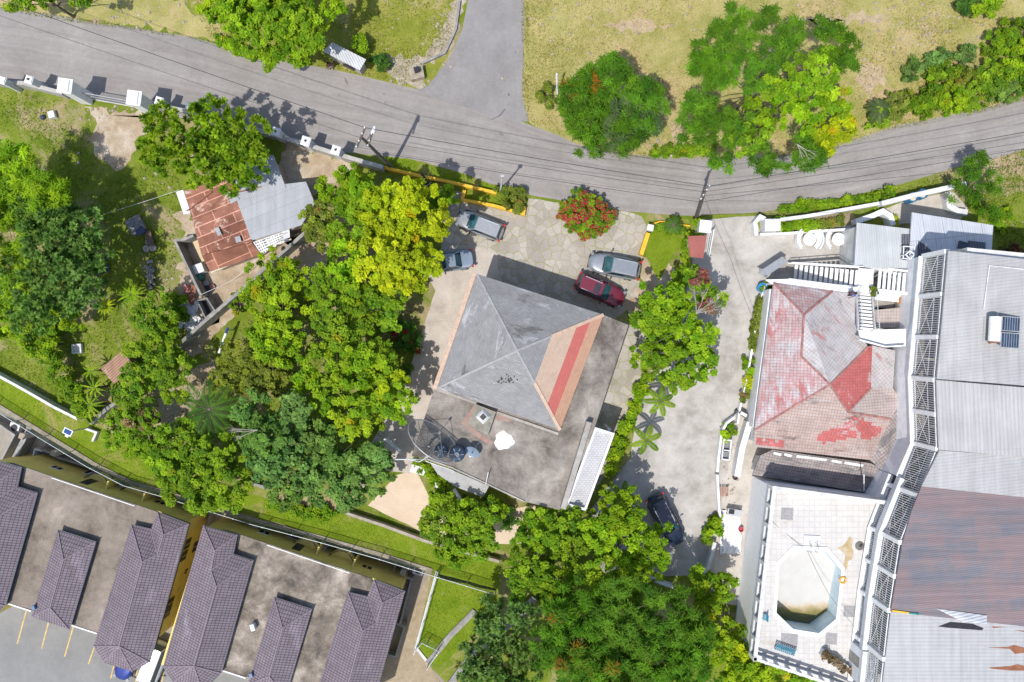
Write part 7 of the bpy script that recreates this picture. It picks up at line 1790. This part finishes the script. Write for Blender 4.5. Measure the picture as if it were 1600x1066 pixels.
# palms
palm('coconut_palm', 'broad coconut palm with spreading dark fronds in the orchard', 327, 640, 5.4, 10, 3.0, 'deep', .60, .075, .45, trunk_r=.15, dens=26)
for x, y, lab in ((1032, 627, 'uppermost of the young palms beside the hedge'), (1010, 688, 'middle young palm beside the hedge'), (972, 775, 'lowest young palm, mixing with the tree over the navy car')):
    palm('young_palm', lab, x, y, 3.3, 7 if y != 688 else 6, 1.5 if y < 760 else 1.7, 'mango', .30, .09, .40, group='young palms along the driveway', dens=24, trunk_r=.07, start=1.35)
palm('spiky_palm', 'spiky palm with long thin leaves on the grass near the scrap heap', 205, 460, 2.2, 18, 1.7, 'bright', wide=.11, droop=.3, strap=True)
palm('yucca', 'yellow hearted spiky plant left of the spiky palm', 165, 478, 1.5, 14, 1.1, 'yellow', wide=.10, droop=.25, strap=True)
palm('banana_plant', 'spiky yellow green plant at the top of the dark hedge', 72, 537, 2.4, 12, 1.6, 'lime', wide=.12, droop=.35, strap=True)
palm('banana_plant', 'thin leaved plant above the mossy wall by the small rusty hut', 148, 606, 2.2, 10, 1.3, 'lime', wide=.10, droop=.35, strap=True)
palm('banana_plant', 'largest thin leaved plant between the dark hedge and the mossy wall', 140, 633, 2.4, 13, 1.7, 'lime', wide=.11, droop=.35, strap=True)
palm('banana_plant', 'small thin leaved plant beside the rusty brown hut roof', 142, 580, 2.0, 9, 1.0, 'lime', wide=.10, droop=.3, strap=True)
palm('bromeliad', 'lime rosette plant inside the white wing wall', 1396, 346, .6, 18, .75, 'yellow', wide=.13, droop=.25, strap=True)
palm('bromeliad', 'lime rosette plant on the verge outside the garden wall', 1325, 313, .6, 18, .7, 'lime', wide=.13, droop=.25, strap=True)
palm('young_palm', 'small dark palm on the little lawn by the yellow kerb', 1052, 352, 1.6, 8, .9, 'deep', .3, .06, .3, dens=18)
palm('young_palm', 'loose palm in the thicket beside the main road', 1375, 172, 2.0, 10, 1.2, 'grey', .35, .07, .4, dens=18)
# bare limbs the photo shows
def snag(name, label, px, py, z, n, L, ang, spread):
    c = P(px, py, z); t = thing(name, label, 'branch', c); mb = MB()
    for i in range(n):
        a = ang+random.uniform(-spread, spread); d = Vector((math.cos(a), math.sin(a), random.uniform(-.1, .35))); l = L*random.uniform(.6, 1.1)
        m = c+d*l*.5+Vector((random.uniform(-.15, .15), random.uniform(-.15, .15), .1)); e = c+d*l; mb.tube([c, m, e], [.035, .024, .008], 5)
        for k in range(6):
            b = a+random.uniform(-.8, .8); mb.tube([m.lerp(e, random.random()*.8), m.lerp(e, .7)+Vector((math.cos(b), math.sin(b), .2))*l*.3], [.016, .005], 4)
    mb.build('limb', PALEBARK, t)
snag('bare_branch', 'forked bare grey branch over the coconut palm', 402, 672, 8.0, 3, 2.6, R(205), .5)
snag('bare_branch', 'pale drooping limbs of the feathery tree above the road', 1245, 225, 7.6, 3, 1.8, R(-70), .7)
snag('bare_branch', 'brown bare branches on the driveway side of the bright tree', 1088, 490, 5.6, 6, 2.0, R(60), .8)
snag('bare_branch', 'small dead grey twig between the driveway trees', 945, 895, 7.0, 5, 1.0, R(40), 1.5)
# low ground cover
tufts('lawn_blades', 'short lawn grass of the lower lawn', [[(0, 582), (60, 610), (125, 655), (152, 665), (260, 720), (330, 760), (480, 790), (560, 802), (660, 835), (780, 868), (780, 920), (690, 892), (675, 886), (595, 862), (400, 808), (262, 765), (206, 749), (150, 721), (79, 678), (0, 630)], [(684, 898), (775, 920), (780, 960), (690, 1036), (656, 1008)], [(725, 285), (790, 290), (812, 330), (730, 308)], [(1018, 366), (1050, 370), (1045, 400), (1030, 440), (1010, 400)]], 110, 'lawn', .10, .035, .012, .08)
tufts('wild_grass', 'rough green grass of the shack plot and orchard', [[(0, 140), (110, 160), (140, 170), (140, 240), (200, 260), (270, 250), (285, 300), (275, 420), (260, 480), (200, 560), (120, 640), (0, 580)], [(240, 640), (340, 540), (460, 440), (640, 430), (660, 520), (600, 700), (560, 790), (300, 730)]], 45, 'lawn', .22, .06, .01)
tufts('wild_grass', 'yellowing grass of the meadow beside the side road', [[(290, -10), (330, 60), (420, 92), (570, 118), (640, 136), (662, 100), (704, 70), (716, -10)]], 80, 'meadow', .20, .05, .01)
tufts('dry_blades', 'dry tan grass covering the field across the road', [[(822, -30), (820, 150), (828, 190), (880, 214), (950, 238), (1050, 243), (1200, 244), (1300, 228), (1400, 192), (1500, 175), (1620, 146), (1620, -30)]], 62, 'dry', .20, .045, .01)
tufts('wild_grass', 'green tufts spread through the dry field', [[(822, -20), (822, 150), (850, 200), (920, 120), (880, -20)], [(1340, 120), (1400, 190), (1500, 170), (1500, 40), (1400, 20)]], 30, 'meadow', .22, .05, .01)
tufts('wild_grass', 'grass on the slope right of the annex', [[(1500, 262), (1620, 225), (1620, 420), (1560, 420), (1552, 350), (1515, 330)], [(1190, 338), (1250, 328), (1400, 296), (1480, 270), (1500, 286), (1375, 318), (1205, 345)]], 90, 'lawn', .22, .06, .012)
tufts('wild_grass', 'grass on the verge in front of the yellow wall', [[(590, 244), (650, 252), (720, 271), (772, 291), (700, 280), (610, 260)]], 110, 'lawn', .15, .05, .014)
# crevice weeds where the walls meet the road
tufts('wild_grass', 'weeds growing along road edges and the foot of walls', [[(0, 8), (100, 26), (200, 41), (300, 57), (360, 70), (360, 76), (300, 62), (200, 46), (100, 33), (0, 16)], [(880, 212), (950, 236), (1050, 241), (1200, 241), (1300, 226), (1400, 190), (1500, 173), (1600, 147), (1600, 158), (1500, 184), (1400, 201), (1300, 236), (1200, 250), (1050, 250), (950, 246), (880, 221)], [(815, -10), (815, 150), (824, 190), (836, 200), (836, 190), (826, 150), (826, -10)]], 130, 'meadow', .18, .05, .02)
# ================================================== light and camera
w = bpy.data.worlds.new('World'); SC.world = w; w.use_nodes = True
nt = w.node_tree; bg = nt.nodes['Background']
sky = nt.nodes.new('ShaderNodeTexSky'); sky.sky_type = 'NISHITA'; sky.sun_disc = False
sky.sun_elevation = ELEV; sky.sun_rotation = math.atan2(SUN.x, SUN.y) % (2*math.pi); sky.altitude = 50; sky.air_density = 1.0; sky.dust_density = 1.5
nt.links.new(sky.outputs['Color'], bg.inputs['Color']); bg.inputs['Strength'].default_value = 0.15
ld = bpy.data.lights.new('sun', 'SUN'); ld.energy = 3.45; ld.angle = R(0.53); ld.color = (1.0, 0.965, 0.91)
lo = bpy.data.objects.new('sun', ld); COL.objects.link(lo)
D = Vector((-SUN.x*math.cos(ELEV), -SUN.y*math.cos(ELEV), -math.sin(ELEV)))
lo.rotation_euler = D.to_track_quat('-Z', 'Y').to_euler(); lo.location = (-20, -30, 60)
cd = bpy.data.cameras.new('camera'); cd.sensor_width = 36; cd.lens = 36*F/1600; cd.clip_start = 1; cd.clip_end = 2000
co = bpy.data.objects.new('camera', cd); COL.objects.link(co); co.location = (0, 0, H); co.rotation_euler = (0, 0, 0)
SC.camera = co
vs = SC.view_settings; vs.view_transform = 'Standard'; vs.look = 'None'; vs.exposure = 0.37; vs.gamma = 1; vs.use_curve_mapping = False
SC.cycles.max_bounces = 8; SC.cycles.transparent_max_bounces = 16
